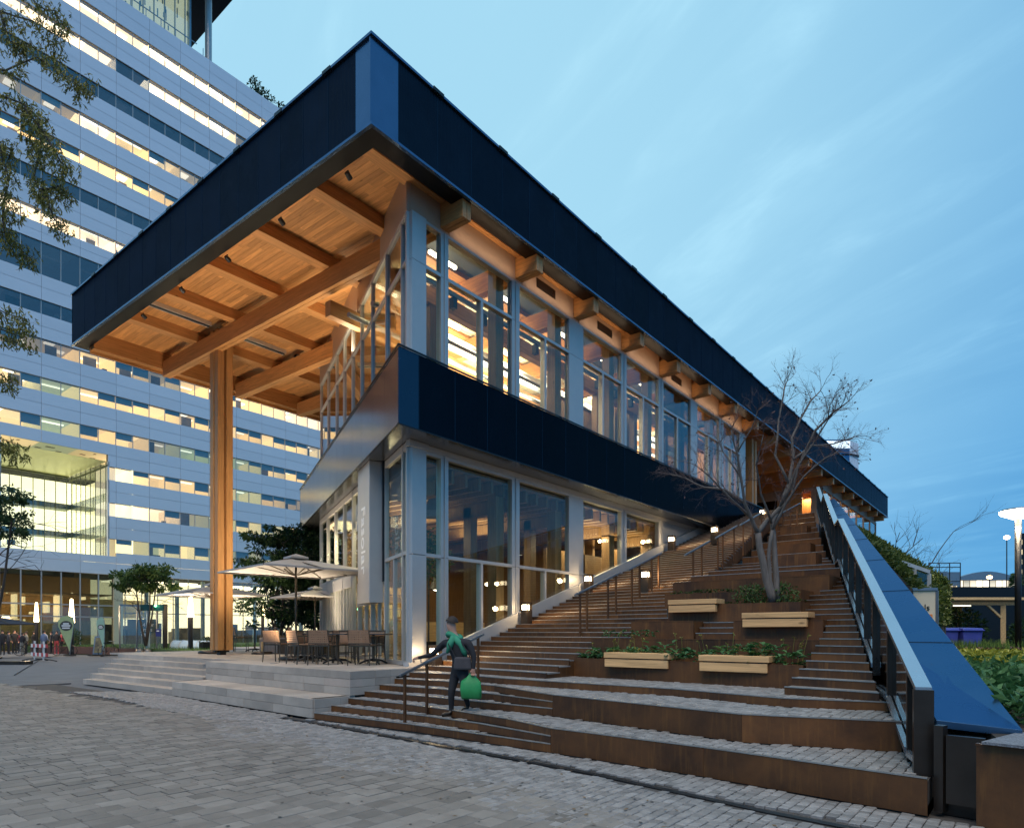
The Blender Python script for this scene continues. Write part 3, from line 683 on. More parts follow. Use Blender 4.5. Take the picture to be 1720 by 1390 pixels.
# column: four posts and a dark recess on a steel shoe
for sx in (-1, 1):
    for sy in (-1, 1):
        m = MB(); m.box(3.1+sx*.155-.115, 11.71+sy*.155-.115, 1.0, 3.1+sx*.155+.115, 11.71+sy*.155+.115, 11.93); part(m, 'column_post', 'wood_z', .01)
m = MB(); m.box(3.1-.10, 11.71-.10, 1.0, 3.1+.10, 11.71+.10, 11.9); part(m, 'column_core', 'wood_z')
m = MB(); m.box(3.1-.11, 11.71-.11, .84, 3.1+.11, 11.71+.11, 1.0); m.box(3.1-.26, 11.71-.05, .93, 3.1+.26, 11.71+.05, .998); part(m, 'column_shoe', 'black_metal')
# --- lower fascia: right face and chamfered left face
FB = V((.743, 0)); FD = V((.444, .896)); FN = V((-.896, .444))
x = .743; xs2 = [.743, 1.30]+[1.30+1.118*i for i in range(1, 20)]; xs2 = [v for v in xs2 if v < 23.3]+[23.65]
for i, (a, b) in enumerate(zip(xs2, xs2[1:])):
    m = MB(); m.box(a+.004, -.0, 5.93, b-.004, .03, 7.52); part(m, 'fascia_panel', 'navy_low_flat' if i == 0 else 'navy_low'); m = MB(); m.box(b-.005, -.004, 5.93, b+.005, .02, 7.52); part(m, 'panel_seam', 'navy_low_flat')
for i in range(13):
    a, b = FB+FD*(.03+1.175*i), FB+FD*(.03+1.175*(i+1)-.008); m = MB(); m.wall(a+FN*-.015, b+FN*-.015, .03, 5.93, 7.52); part(m, 'fascia_panel', 'navy_mirror')
E_ = FB+FD*15.3
m = MB(); m.wall((.70, -.018), (23.68, -.018), .03, 7.525, 7.56); m.wall((.70, -.018), (23.68, -.018), .03, 5.90, 5.925)
m.wall(FB+FN*.018, E_+FN*.018, .03, 7.525, 7.56); m.wall(FB+FN*.018, E_+FN*.018, .03, 5.90, 5.925); part(m, 'fascia_trim', 'navy_dark')
m = MB(); m.prism([(.80, .03), (23.6, .03), (23.6, .86), (1.9, .86), tuple(E_+V((.9, -.3))), tuple(E_+V((.05, -.03)))], 5.935, 5.96); part(m, 'lower_soffit', 'navy_mirror')
m = MB(); m.prism([(.80, .035), (23.6, .035), (23.6, .86), (1.9, .86), tuple(E_+V((.9, -.3))), tuple(E_+V((.05, -.03)))], 6.0, 7.4); part(m, 'floor_edge', 'navy_dark')
m = MB(); m.wall(E_, E_+V((6, -.5)), .03, 5.93, 7.52); part(m, 'fascia_return', 'navy_mirror')
# --- right glazed wall
def frame(name, x0, x1, z0, z1, mt='white_metal', y0=W-.06, y1=W+.10): m = MB(); m.box(x0, y0, z0, x1, y1, z1); return part(m, name, mt)
def pane(x0, x1, z0, z1, mt='glass'): m = MB(); m.box(x0, W, z0, x1, W+.02, z1); return part(m, 'window_pane', mt)
MUL = [(1.76, 2.20), (2.72, 2.97), (5.42, 5.75), (8.18, 8.98), (11.37, 11.74), (14.19, 14.59), (17.09, 17.75), (20.16, 20.66), (22.7, 23.5)]
for i, (a, b) in enumerate(MUL):
    wide = b-a > .3
    for z0, z1 in ((7.0, 10.035), (10.045, 11.12)):
        frame('mullion', a, b, z0, z1, y0=W-.10 if i == 0 else W-.06)
        if not wide:
            pass
    if i and not (b-a > .6): m = MB(); m.box(a+(b-a)/2-.02, W-.085, 7, a+(b-a)/2+.02, W-.061, 11.1); part(m, 'mullion_rib', 'white_metal')
    for z0, z1 in ((.86, 3.37), (3.385, 5.80)):
        if a < 18: frame('mullion', a, b, z0, z1, y0=W-.10 if i == 0 else W-.06)
    if i and not (b-a > .6) and a < 18: m = MB(); m.box(a+(b-a)/2-.02, W-.085, .9, a+(b-a)/2+.02, W-.061, 5.78); part(m, 'mullion_rib', 'white_metal')
BAY = [(MUL[i][1], MUL[i+1][0]) for i in range(len(MUL)-1)]
for i, (a, b) in enumerate(BAY):
    up = 'glass_dark' if i == 5 else 'glass'
    frame('transom', a, b, 10.02, 10.10); frame('head', a, b, 11.05, 11.12)
    if i == 0: pane(a, b, 7, 10.02); pane(a, b, 10.1, 11.05)
    else:
        c = (a+b)/2; frame('mullion', c-.045, c+.045, 7.0, 10.02); pane(a, c-.045, 7, 10.02, up); pane(c+.045, b, 7, 10.02, up); pane(a, b, 10.1, 11.05, up)
        m = MB()
        for q in (a, b-.03): m.box(q, W-.03, 7, q+.03, W, 11.05)
        part(m, 'glazing_bead', 'grey_metal')
    if i < 5:
        frame('transom', a, b, 3.36, 3.44); frame('head', a, b, 5.72, 5.80)
        gm = 'glass' if i < 5 else 'glass_dark'
        pane(a, b, 3.44, 5.72, gm); c = (a+b)/2
        if i in (1, 2): frame('mullion', c-.04, c+.04, .9, 3.36); pane(a, c-.04, .9, 3.36, gm); pane(c+.04, b, .9, 3.36, gm)
        else: pane(a, b, .9, 3.36, gm)
    elif i < 8:
        frame('wall_panel', a+.004, b-.004, .9, 5.80, 'white_metal', W-.02, W+.06)
frame('wall_panel', 17.76, 23.6, 4.0, 5.92, 'tan_panel', W-.02, W+.06)
for a, b in zip([1.76]+BX[:8], BX[:8]+[23.5]):             # tan spandrels between the beam ends, over the glass
    m = MB(); m.box((a+.155 if a > 2 else a), W-.04, 11.125, b-.155 if b < 23.4 else b, W+.06, PZ-.004); part(m, 'spandrel', 'tan_panel')
for bx in BX[:8]: m = MB(); m.box(bx-.15, W-.03, 11.125, bx+.15, W+.06, 11.215); part(m, 'spandrel', 'tan_panel')
for a in (6.55, 9.85, 15.3):
    m = MB(); m.box(a, W-.052, 11.36, a+.92, W-.041, 11.62)
    part(m, 'vent_grille', 'bronze')
for a, b in ((1.76, 23.5),):
    m = MB(); m.box(a, W-.08, 5.805, 17.7, W+.08, 5.93); part(m, 'lower_head', 'white_metal')
# --- chamfered glazed wall, upper storey
UT = [0, .43, 1.78, 3.32, 4.6, 5.84, 7.09, 8.39, 9.96, 11.5]
for i, t in enumerate(UT):
    w = .09 if i % 2 == 0 else .05
    m = MB(); m.wall(cp(t+.001), cp(t+w), .12, 7.0, 11.1); part(m, 'mullion', 'white_metal')
for a, b in zip(UT, UT[1:]):
    for z0, z1 in ((7.2, 10.03), (10.10, 11.05)):
        m = MB(); m.wall(cp(a+.09), cp(b), .02, z0, z1); part(m, 'window_pane', 'glass_left')
    m = MB(); m.wall(cp(a+.09), cp(b), .10, 10.03, 10.10); part(m, 'transom', 'white_metal')
m = MB(); m.wall(cp(0), cp(11.6), .12, 11.05, 11.13); part(m, 'head', 'white_metal')
m = MB(); m.wall(cp(-.02, .02), cp(11.6, .02), .10, 11.13, PZ-.004); part(m, 'spandrel', 'tan_panel')
q = cp(11.6); m = MB(); m.wall(q, (q[0]+4, q[1]), .1, 5.95, PZ-.004); m.wall((q[0]+4, q[1]), (56.4, q[1]), .1, 5.95, PZ-.004); part(m, 'rear_wall', 'tan_panel')
# --- chamfered wall, ground storey: glass, sign pylon, doors
LT = [0, .33, 1.92, 3.35, 4.94, 5.75, 7.1, 8.6, 10.1, 11.6]
for i, t in enumerate(LT):
    m = MB(); m.wall(cp(t+.001), cp(t+.08), .12, .86, 5.92); part(m, 'mullion', 'white_metal')
for a, b in zip(LT, LT[1:]):
    m = MB(); m.wall(cp(a+.08), cp(b), .02, 3.46, 5.75); part(m, 'window_pane', 'glass')
    m = MB(); m.wall(cp(a+.08), cp(b), .10, 3.38, 3.46); part(m, 'transom', 'white_metal')
    m = MB(); m.wall(cp(a+.08), cp(b), .10, 5.75, 5.92); part(m, 'head', 'white_metal')
    m = MB(); m.wall(cp(a+.08), cp(b), .02, .95, 3.38); part(m, 'window_pane', 'glass')
    m = MB(); m.wall(cp(a+.08), cp(b), .10, .85, .95); part(m, 'sill', 'white_metal')
    if b-a > 1.2:
        n = 2 if a < 4 else 3
        for k in range(1, n): m = MB(); m.wall(cp(a+(b-a)*k/n), cp(a+(b-a)*k/n+.06), .09, .95, 3.38); part(m, 'door_stile', 'white_metal')
for a, b in ((5.75, 7.1), (7.1, 8.6), (8.6, 10.1), (10.1, 11.6)): m = MB(); m.wall(cp(a+.08, .06), cp(b, .06), .04, 3.0, 3.37); part(m, 'door_header', 'white_metal')
m = MB(); a, b, c, d = cp(2.05, .05), cp(3.35, .05), cp(3.35, .42), cp(2.05, .42); m.prism([a, b, c, d], 2.36, 5.93); part(m, 'sign_pylon', 'white_metal', .01)
m = MB(); m.prism([cp(3.36, .05), cp(4.94, .05), cp(4.94, .10), cp(3.36, .10)], 2.36, 3.02); part(m, 'pylon_panel', 'white_metal')
m = MB(); m.prism([cp(1.94, .06), cp(2.04, .06), cp(2.04, .10), cp(1.94, .10)], 2.9, 5.92); part(m, 'pylon_joint', 'black_metal')
m = MB(); m.box(1.64, W-.12, .84, 2.22, W+.06, .93); part(m, 'pilaster_base', 'white_metal')
m = MB(); m.box(1.66, W-.14, 5.80, 2.24, W+.0, 5.93); part(m, 'pilaster_cap', 'white_metal')
def text(body, size, mt, par, name='lettering', extrude=.004):
    cu = D.curves.new(name, 'FONT'); cu.body = body; cu.size = size; cu.extrude = extrude; cu.align_x = 'LEFT'; cu.align_y = 'CENTER'
    tmp = D.objects.new('tmp', cu); COL.objects.link(tmp); dg = bpy.context.evaluated_depsgraph_get(); me = D.meshes.new_from_object(tmp.evaluated_get(dg)); D.objects.remove(tmp); D.curves.remove(cu)
    me.materials.clear(); me.materials.append(M[mt]); o = D.objects.new(name, me); COL.objects.link(o); o.parent = par; return o
def place(o, par, p, xdir, ydir):
    x = V(xdir).normalized(); y = V(ydir).normalized(); z = x.cross(y)
    mw = Matrix((x, y, z)).transposed().to_4x4(); mw.translation = V(p)-ORG[par]; o.matrix_local = mw
M['letter_white'] = mat('letter_white', (.8, .8, .78), .5, 0, .02, 3)
n2 = V((CN.x, CN.y, 0)); dd = V((-CH.x, -CH.y, 0))       # as seen from outside, "right" is -CH
t1 = text('Fasolar', .62, 'letter_white', pav)
pc = cp(2.72, .425); place(t1, pav, (pc[0], pc[1], 4.90), (0, 0, -1), dd)
M['letter_ghost'] = mat('letter_ghost', (.30, .32, .31), .5, 0, .02, 3)
t2 = text('solar', .55, 'letter_ghost', pav); pc = cp(1.1, -.03); place(t2, pav, (pc[0], pc[1], 4.45), (0, 0, -1), dd)
# --- recess at the top of the stairs and the far part of the facade
for x0, x1, mt in ((24.55, 24.82, 'wood_z'), (25.02, 25.28, 'wood_z')): m = MB(); m.box(x0, .78, 6.9, x1, 1.1, 11.22); part(m, 'recess_post', mt, .01)
m = MB(); m.box(38, 2.75, 10.6, 38.1, 11, PZ); m.box(38, 2.75, 7, 38.1, 3.4, 10.6); part(m, 'recess_wall', 'tan_panel')
m = MB(); m.box(38, 2.0, 7, 38.12, 2.75, PZ); m.box(38, 3.41, 8.0, 38.05, 3.6, 10.6); part(m, 'recess_wall', 'wood_z')
m = MB(); m.box(38.02, 3.4, 7.0, 38.04, 11, 10.6); part(m, 'window_pane', 'glass_dark')
m = MB(); m.box(37.98, 3.4, 8.6, 38.06, 11, 8.68); m.box(37.98, 5.6, 7, 38.06, 5.68, 10.6); part(m, 'recess_frame', 'pale_wood')
m = MB(); m.box(38, .8, 7, 38.1, 1.0, PZ); m.box(38, 1.0, 11.0, 38.1, 2.0, PZ); part(m, 'door_frame', 'tan_panel')
m = MB(); m.box(38.0, 1.0, 7, 38.06, 1.45, 11.0); part(m, 'door_leaf', 'tan_panel')
m = MB(); m.box(38.6, -.2+1.2, 7, 38.7, 2.3, 11.0); part(m, 'lobby_wall', 'wood_z')
m = MB(); m.box(23.52, W, 7.0, 23.6, 11.6, PZ); part(m, 'recess_wall', 'wood_z')
m = MB()
for i in range(7):
    a = 38.1+2.6*i
    m.box(a, W-.05, 7.0, a+.16, W+.05, 11.1)
m.box(38.1, W-.05, 11.0, 56.4, W+.05, 11.2); m.box(38.1, W-.05, 9.75, 56.4, W+.05, 9.85); m.box(56.2, W-.05, 0, 56.4, 11, 11.2); part(m, 'far_mullion', 'tan_panel')
m = MB(); m.box(38.2, W, 7.0, 56.3, W+.02, 11.0); part(m, 'window_pane', 'glass')
for a, b in zip([38.1]+[v for v in BX if v > 39], [v for v in BX if v > 39]+[56.4]): m = MB(); m.box(a+.155, W-.04, 11.2, b-.155, W+.06, PZ-.004); part(m, 'spandrel', 'tan_panel')
m = MB(); m.box(38.1, .82, -.05, 56.4, 11.4, 6.95); part(m, 'far_base', 'tan_panel')
# --- floors, ceilings and rooms
M['room_wall'] = mat('room_wall', (.66, .58, .44), .7, 0, .08, 2)
M['room_dark'] = mat('room_dark', (.075, .08, .075), .7, 0, .1, 3)
M['room_floor'] = mat('room_floor', (.22, .15, .09), .5, 0, .2, 3)
M['room_wood'] = wood('room_wood', (.24, .135, .062), 2, .5)
m = MB(); m.prism([(1.9, .92), (38, .92), (38, 11.4), cp(11.5, -.2), cp(.2, -.12)], 6.0, 7.0); m.prism([(38, .92), (56.3, .92), (56.3, 11.4), (38, 11.4)], 6.0, 7.0); part(m, 'upper_floor', 'room_floor')
m = MB(); m.prism([(2.1, .92), (23.4, .92), (23.4, 11.4), cp(11.3, -.3), cp(.3, -.2)], .80, .85); part(m, 'ground_floor', 'room_floor')
m = MB(); m.prism([(2.2, .95), (23.4, .95), (23.4, 3.0), (3.2, 3.0)], 11.90, 11.93); part(m, 'upper_ceiling', 'room_dark')
M['room_pale'] = mat('room_pale', (.74, .66, .46), .65, 0, .05, 2, var=.08)
for i in range(34):
    y = 3.02+.245*i; xa = 2.0+.486*(y-.8)+.35; m = MB(); m.box(xa, y, 11.86+.012*(i % 2), 23.4, y+.235, 11.9); part(m, 'ceiling_board', 'room_pale')
m = MB()                                                  # upper back wall with boards, and a timber core box
for i in range(40):
    m.box(5.2+.46*i, 7.0, 7.0, 5.2+.46*i+.45, 7.06+.01*(i % 2), 10.4)
part(m, 'back_wall', 'room_wall')
m = MB(); m.box(11.9, 3.6, 7, 14.2, 6.2, 10.4); m.box(14.9, 3.0, 7, 16.6, 5.0, 10.9); part(m, 'core_box', 'room_wood')
m = MB()
for bx in (4.3, 7.2, 10.1, 13.0, 15.9, 18.8, 21.7): m.box(bx-.12, 2.6, 7.0, bx+.12, 2.85, 11.25)
part(m, 'inner_post', 'room_wood')
m = MB()
for a, b in BAY[1:]: m.box(b-.34, 1.02, 7.0, b-.02, 1.3, 11.85)
for a, b in BAY[1:5]: m.box(b-.36, 1.0, .86, b-.03, 1.3, 5.25)
part(m, 'facade_post', 'room_wood')
m = MB()
for y in (2.7, 5.4): m.box(2.9, y-.12, 10.55, 23.4, y+.12, 10.98)
part(m, 'inner_beam', 'wood_x')
m = MB()
for y in (1.6, 3.6, 4.6): m.tube([(3, y, 10.4), (23, y, 10.4)], .07, 8)
m.tube([(6, 4.2, 10.75), (23, 4.2, 10.75)], .22, 10); part(m, 'duct', 'grey_metal')
m = MB()
for i in range(16): m.box(4+1.2*i, 1.55, 10.05, 4+1.2*i+.14, 1.7, 10.33)
part(m, 'track_light', 'black_metal')
m = MB()
for i in range(42):
    x = 2.3+.5*i; m.box(x, .95, 5.26, x+.09, min(10.9, .8+(x-2.1)/.486-.1), 5.58)
m.prism([(2.2, .93), (23.4, .93), (23.4, 10.9), (6.9, 10.9)], 5.6, 5.7)
part(m, 'ceiling_slat', 'room_wood')
m = MB()
for bx in BX[:8]: m.box(bx-.14, .95, 4.9, bx+.14, min(10.9, .8+(bx-2.1)/.486-.1), 5.25)
for bx in BX[1:8]: m.box(bx-.14, 2.4, .85, bx+.14, 2.68, 5.2)
part(m, 'ground_beam', 'room_wood')
m = MB(); m.box(6.6, 9.6, .85, 23.4, 9.7, 5.5); m.box(13.2, 3.0, .85, 13.35, 9.6, 5.5); part(m, 'ground_back_wall', 'room_wood')
m = MB(); m.box(9.3, 2.4, .85, 13.0, 2.5, 4.4); part(m, 'curtain', 'room_wood')
m = MB(); m.box(5.4, 5.0, .85, 9.2, 5.8, 1.95); m.box(6.2, 8.2, 3.0, 9.4, 8.6, 3.25); m.box(6.8, 9.2, 1.2, 9.6, 9.55, 3.2); part(m, 'bar_counter', 'pale_wood')
m = MB()
for x, y in ((5.0, 6.2), (6.5, 6.2), (8, 6.2)): m.lathe((x, y, 3.1), [(.02, .5), (.12, .42), (.28, .02), (.27, 0)], 14)
part(m, 'pendant_lamp', 'black_metal')
m = MB()
for x, y in ((5.0, 6.2), (6.5, 6.2), (8, 6.2), (4.2, 3.4), (7.3, 3.2), (10.2, 3.6)): m.lathe((x, y, 3.06), [(.02, 0), (.10, .03), (.10, .09), (.02, .12)], 10)
part(m, 'lamp_bulb', 'lamp_white')
m = MB()
for i in range(7): m.box(3.6+2.7*i, 2.0, 11.45, 3.6+2.7*i+1.0, 2.08, 11.53); m.box(3.6+2.7*i, 4.4, 11.45, 3.6+2.7*i+1.0, 4.48, 11.53)
part(m, 'ceiling_light', 'lamp_white')
m = MB(); m.box(39.4, 3.0, 7, 56, 3.1, 11.9); part(m, 'far_room_wall', 'wood_z')
def area(name, loc, rot, sx, sy, pw, col=(1, .82, .55)):
    l = D.lights.new(name, 'AREA'); l.shape = 'RECTANGLE'; l.size = sx; l.size_y = sy; l.energy = pw; l.color = col; o = D.objects.new(name, l); COL.objects.link(o); o.location = V(loc)-ORG[pav]; o.rotation_euler = rot; o.parent = pav; return o
for i in range(7): area('hall_uplight', (4.9+2.75*i, 5.2, 10.2), (pi, 0, 0), 2.2, 2.6, UP_P*.75, (1, .88, .62)); area('hall_light', (4.6+2.75*i, 3.6, 11.3), (0, 0, 0), 1.2, 2.0, UP_P*.35, (1, .88, .62))
for x, y in ((4.6, 4.6), (7.5, 4.6), (10.6, 1.8), (13.6, 2.0)): area('cafe_light', (x, y, 4.9), (pi, 0, 0), 1.8, 1.8, DN_P*.5, (1, .80, .48)); area('cafe_light', (x, y, 4.85), (0, 0, 0), 1.5, 1.5, DN_P*.7, (1, .80, .48))
area('cafe_light', (6.4, 7.4, 4.8), (radians(35), 0, 0), 3.0, .4, DN_P*1.4, (1, .8, .5))
for a, b in zip(BX[:8], BX[1:8]+[23.4]): area('eave_light', ((a+b)/2, .52, 11.2), (radians(152), 0, 0), b-a-.6, .08, 5, (1, .72, .45))  # lamp strips added under the eave to warm the spandrels
area('entrance_light', (38.35, 1.7, 10.6), (0, 0, 0), .3, .8, 60, (1, .72, .4))
area('recess_light', (31, 3.4, 11.1), (0, 0, 0), 5, 1.5, 60, (1, .7, .4))
area('far_room_light', (46, 1.8, 11.4), (0, 0, 0), 14, .8, 160, (1, .75, .45))
# --- uplights and flush discs added to brighten the soffit, and the black spots under the roof edge
UPL = [(.6, 4.4), (.75, 8.3), (2.3, 9.8), (4.6, 12.9), (2.6, 14.6), (4.3, 8.2)]
for i, (x, y) in enumerate(UPL):
    m = MB(); m.lathe((x, y, .838), [(.10, 0), (.10, .008), (.09, .012)], 16); part(m, 'ground_uplight', 'grey_metal')
    l = D.lights.new('uplight', 'SPOT'); l.energy = SOF_P*(1.0 if i else .7); l.color = (1, .80, .56); l.spot_size = radians(125); l.spot_blend = .9; l.shadow_soft_size = .25
    o = D.objects.new('uplight', l); COL.objects.link(o); o.location = V((x, y, .9))-ORG[pav]; o.rotation_euler = (pi, 0, 0); o.parent = pav
sp0 = thing('roof_spotlight', 'black spotlight under the roof edge, nearest the roof corner', 'spotlight', (.52, 1.39, 11.62), 'spotlights under the roof edge')
m = MB(); m.tube([(.52, 1.39, 11.62), (.52, 1.39, 11.55)], .02, 8); m.build('stem', 'black_metal', sp0)
m = MB(); m.tube([(.47, 1.37, 11.545), (.60, 1.41, 11.49)], [.055, .06], 12); m.build('head', 'black_metal', sp0)
for i, y in enumerate((3.96, 6.5, 9.07, 11.62)):
    copy_thing(sp0, (.52, y, 11.62), 0, 'black spotlight under the roof edge, %s from the roof corner' % ('second', 'third', 'fourth', 'farthest')[i])

def uvd(u, v, d):                                          # photo measurement + depth -> point in the place
    return CAMP+FW*d+RT*((u-860)/1110*d)+V((0, 0, (1062-v)/1110*d))
# ------------------------------------------------------------------ balustrade and its broad metal cap
bal = thing('glass_balustrade', 'glass balustrade with bronze posts and pale sloping rail along the right edge of the stairs', 'balustrade', (-1.43, -9.52, .3))
RT_ = [(-1.43, 1.10), (8.96, 4.35), (10.3, 4.43), (16.4, 6.45), (18.1, 6.49), (22.8, 8.04)]
RB_ = [(-1.43, .42), (-.89, .40), (.5, .82), (1.97, .84), (1.98, 1.12), (9.1, 3.38), (10.3, 3.37), (16.7, 5.48), (18.1, 5.52), (22.8, 7.02)]
def lin(T, x):
    for (a, b), (c, d) in zip(T, T[1:]):
        if x <= c: return b+(d-b)*(x-a)/max(1e-6, c-a)
    return T[-1][1]
PX = [-1.40, -.87, .52, 1.98, 3.1, 4.5, 5.94, 7.4, 8.98, 10.3, 11.5, 12.7, 13.95, 15.2, 16.45, 18.1, 19.3, 20.5, 21.7, 22.75]
rdir = V((1, .2816)).normalized(); rn = V((.2816, -1)).normalized()
def rp(x, o=0, z=0): return (x+rn.x*o, Rl(x)+rn.y*o, z)
for i, x in enumerate(PX):
    m = MB(); a, b = rp(x-.035), rp(x+.035); m.wall(a, b, .11 if i else .16, lin(RB_, x)-.12, lin(RT_, x)-.03); m.build('post', 'bronze', bal)
for a, b in zip(PX, PX[1:]):
    m = MB(); m.wall(rp(a+.06), rp(b-.06), .016, lin(RB_, a+.06)+.05, lin(RT_, a+.06)-.08, lin(RB_, b-.06)+.05, lin(RT_, b-.06)-.08); m.build('glass_pane', 'glass_rail', bal)
    for o, w, mt in ((-.045, .05, 'rail_blue'), (.03, .055, 'rail_blue')):
        m = MB(); m.wall(rp(a+.036, o), rp(b-.036, o), w, lin(RB_, a+.04)-.02, lin(RB_, a+.04)+.04, lin(RB_, b-.04)-.02, lin(RB_, b-.04)+.04); m.build('base_rail', mt, bal)
for (x0, z0), (x1, z1) in zip(RT_, RT_[1:]):
    n = max(1, round((x1-x0)/2.6))
    for i in range(n):
        a, b = x0+(x1-x0)*i/n+.004, x0+(x1-x0)*(i+1)/n-.004; za, zb = z0+(z1-z0)*i/n, z0+(z1-z0)*(i+1)/n
        m = MB(); m.wall(rp(a), rp(b), .13, za-.045, za+.005, zb-.045, zb+.005); m.build('top_rail', 'rail_blue', bal)
capz = lambda x: 1.06+.272*x
cap = thing('balustrade_cap', 'broad smooth blue grey metal coping that slopes up beside the glass balustrade', 'coping', (-1.6, -9.9, .6))
cx = [-1.30, 1.75, 4.9, 8.1, 11.4, 14.7, 18.0, 21.3, 25]
co_ = lambda x: (x, -9.915+.2816*x)
for i, (a, b) in enumerate(zip(cx, cx[1:])):
    ai = (a, Rl(a)-.11) if i else (-1.30, -9.60); ao = co_(a-.22) if i else co_(-1.10); bi, bo = (b-.008, Rl(b-.008)-.11), co_(b-.23)
    m = MB(); pts = [ai, bi, bo, ao][::-1]; zz = [capz(ao[0]) if i else .742, capz(b-.23), capz(b)-.06, capz(a)-.06 if i else .80]
    m.prism(pts, [z-.07 for z in zz], zz); m.build('cap_sheet', 'cap_blue', cap, bevel=.004)
    if i:
        m = MB(); m.bar((*ai, capz(a)-.062), (*ao, capz(ao[0])-.002), .025, .012); m.build('cap_seam', 'bronze', cap)
m = MB()
for a, b in zip([-.9]+cx[1:], cx[1:]):
    m.prism([(a+.03, Rl(a)-.13), (b, Rl(b)-.13), (b-.1, -9.87+.2816*(b-.1)), (a-.07, -9.87+.2816*(a-.1))][::-1], -.05, [capz(b-.1)-.08, capz(b-.1)-.08, capz(a)-.08, capz(a)-.08][::1] if False else [capz(a)-.18, capz(b)-.18, capz(b)-.18, capz(a)-.18])
m.build('cap_wall', 'bronze', cap)
m = MB(); m.wall((-1.52, -9.70), (-1.56, -9.98), .05, .10, .70); m.wall((-1.50, -9.62), (-1.52, -9.69), .10, .02, .78); m.wall((-1.42, -9.66), (-1.46, -9.93), .05, -.02, .6); m.build('end_plate', 'bronze', cap)
# ------------------------------------------------------------------ handrails
def handrail(label, p, q, h, posts, flat=.12):
    t = thing('handrail', label, 'handrail', (p[0], p[1], p[2]-h), 'handrails on the stairway')
    P, Q = V(p), V(q); d = (Q-P)
    m = MB(); m.bar(P-d.normalized()*flat, Q+d.normalized()*flat, .05, .045); m.build('rail', 'grey_metal', t, bevel=.008)
    for f in posts:
        c = P+d*f; m = MB(); m.box(c.x-.02, c.y-.02, c.z-h-.12, c.x+.02, c.y+.02, c.z-.02); m.build('post', 'corten', t)
    return t
handrail('lowest handrail, beside the walking person at the foot of the stairs', (-1.0, -2.1, .93), (.87, -2.1, 1.535), .83, (.0, .27, .98))
handrail('second handrail up the stairs, between the second and third bollard lights', (4.33, -2.05, 2.49), (6.19, -2.05, 3.08), .9, (.06, .22, .74, .95))
handrail('third handrail up the stairs, beside a bollard light and the glazed wall', (6.75, -2.1, 3.24), (8.42, -2.1, 3.78), .95, (.05, .30, .72, .97))
handrail('short handrail halfway up, left of the lit bollard and strip of bright steps', (7.83, -3.15, 3.64), (9.34, -3.12, 4.12), .9, (.3, .7))
handrail('long handrail just below the dark lower fascia end', (10.0, -3.12, 4.33), (11.7, -3.05, 4.86), .9, (.05, .3, .9))
handrail('handrail behind the bare tree, leading to the highest bollard light', (12.0, -3.1, 4.95), (14.5, -3.0, 5.73), .9, (.1, .5, .9))
handrail('upper handrail right of the tree, second from the top landing', (17.5, -2.45, 6.0), (18.8, -2.45, 6.42), .9, (.2, .8))
handrail('topmost handrail, at the landing before the lit entrance', (19.4, -2.4, 6.57), (21.0, -2.4, 7.06), .9, (.2, .8))
# ------------------------------------------------------------------ bollard lights
def bollard(label, x, y, z, h=.5, pw=9):
    t = thing('bollard_light', label, 'bollard light', (x, y, z), 'lit bollards on the stairway')
    zl, zh = z+h*.58, z+h*.86
    m = MB(); m.box(x-.11, y-.11, z-.15, x+.11, y+.11, zl); m.box(x-.11, y-.11, zh, x+.11, y+.11, z+h)
    for px_, py_ in ((-.11, -.11), (.085, -.11), (-.11, .085), (.085, .085)): m.box(x+px_, y+py_, zl-.001, x+px_+.025, y+py_+.025, zh+.001)
    m.box(x+.02, y-.085, zl, x+.11, y+.11, zh); m.build('housing', 'bronze', t)
    m = MB(); m.box(x-.085, y-.085, zl+.004, x+.015, y+.085, zh-.004); m.build('light_window', 'lamp_warm', t)
    l = D.lights.new('bollard_lamp', 'POINT'); l.energy = pw; l.color = (1, .74, .42); l.shadow_soft_size = .07
    o = D.objects.new('bollard_lamp', l); COL.objects.link(o); o.parent = t; o.location = (-.17, -.17, h*.68)
BL = [(2.19, .40, .82, 'lowest lit bollard, at the foot of the glass corner'), (5.64, .42, 1.92, 'second lit bollard up, against the wide white pier'), (8.77, .42, 2.88, 'third lit bollard up, below the wide white pier between glazed bays'),
      (8.3, -1.75, 2.86, 'lit bollard behind the third handrail'), (14.46, .35, 4.71, 'lit bollard in front of the blank white panels'), (14.2, -1.4, 4.86, 'small lit bollard under the end of the long handrail'), (19.28, -1.43, 6.2, 'highest lit bollard, behind the bare tree')]
for x, y, z, lb in BL: bollard(lb, x, y, z, pw=BOL_P)
# ------------------------------------------------------------------ foliage helpers
def leafm(name, c, c2, rough=.55, tr=.25):
    mt, nt, N, L, P = nodes(name); g = N.new('ShaderNodeNewGeometry'); mx = N.new('ShaderNodeMix'); mx.data_type = 'RGBA'
    mx.inputs[6].default_value = (*c, 1); mx.inputs[7].default_value = (*c2, 1); L(g.outputs['Random Per Island'], mx.inputs[0]); L(mx.outputs[2], P.inputs['Base Color'])
    P.inputs['Roughness'].default_value = rough; P.inputs['Specular IOR Level'].default_value = .3
    t = N.new('ShaderNodeBsdfTranslucent'); L(mx.outputs[2], t.inputs[0]); ms = N.new('ShaderNodeMixShader'); ms.inputs[0].default_value = tr
    o = [n for n in N if n.type == 'OUTPUT_MATERIAL'][0]; L(P.outputs[0], ms.inputs[1]); L(t.outputs[0], ms.inputs[2]); L(ms.outputs[0], o.inputs[0]); return mt
M['leaf_dark'] = leafm('leaf_dark', (.012, .035, .014), (.05, .10, .03))
M['leaf_mid'] = leafm('leaf_mid', (.03, .07, .018), (.11, .17, .04))
M['leaf_yellow'] = leafm('leaf_yellow', (.10, .13, .02), (.30, .28, .04))
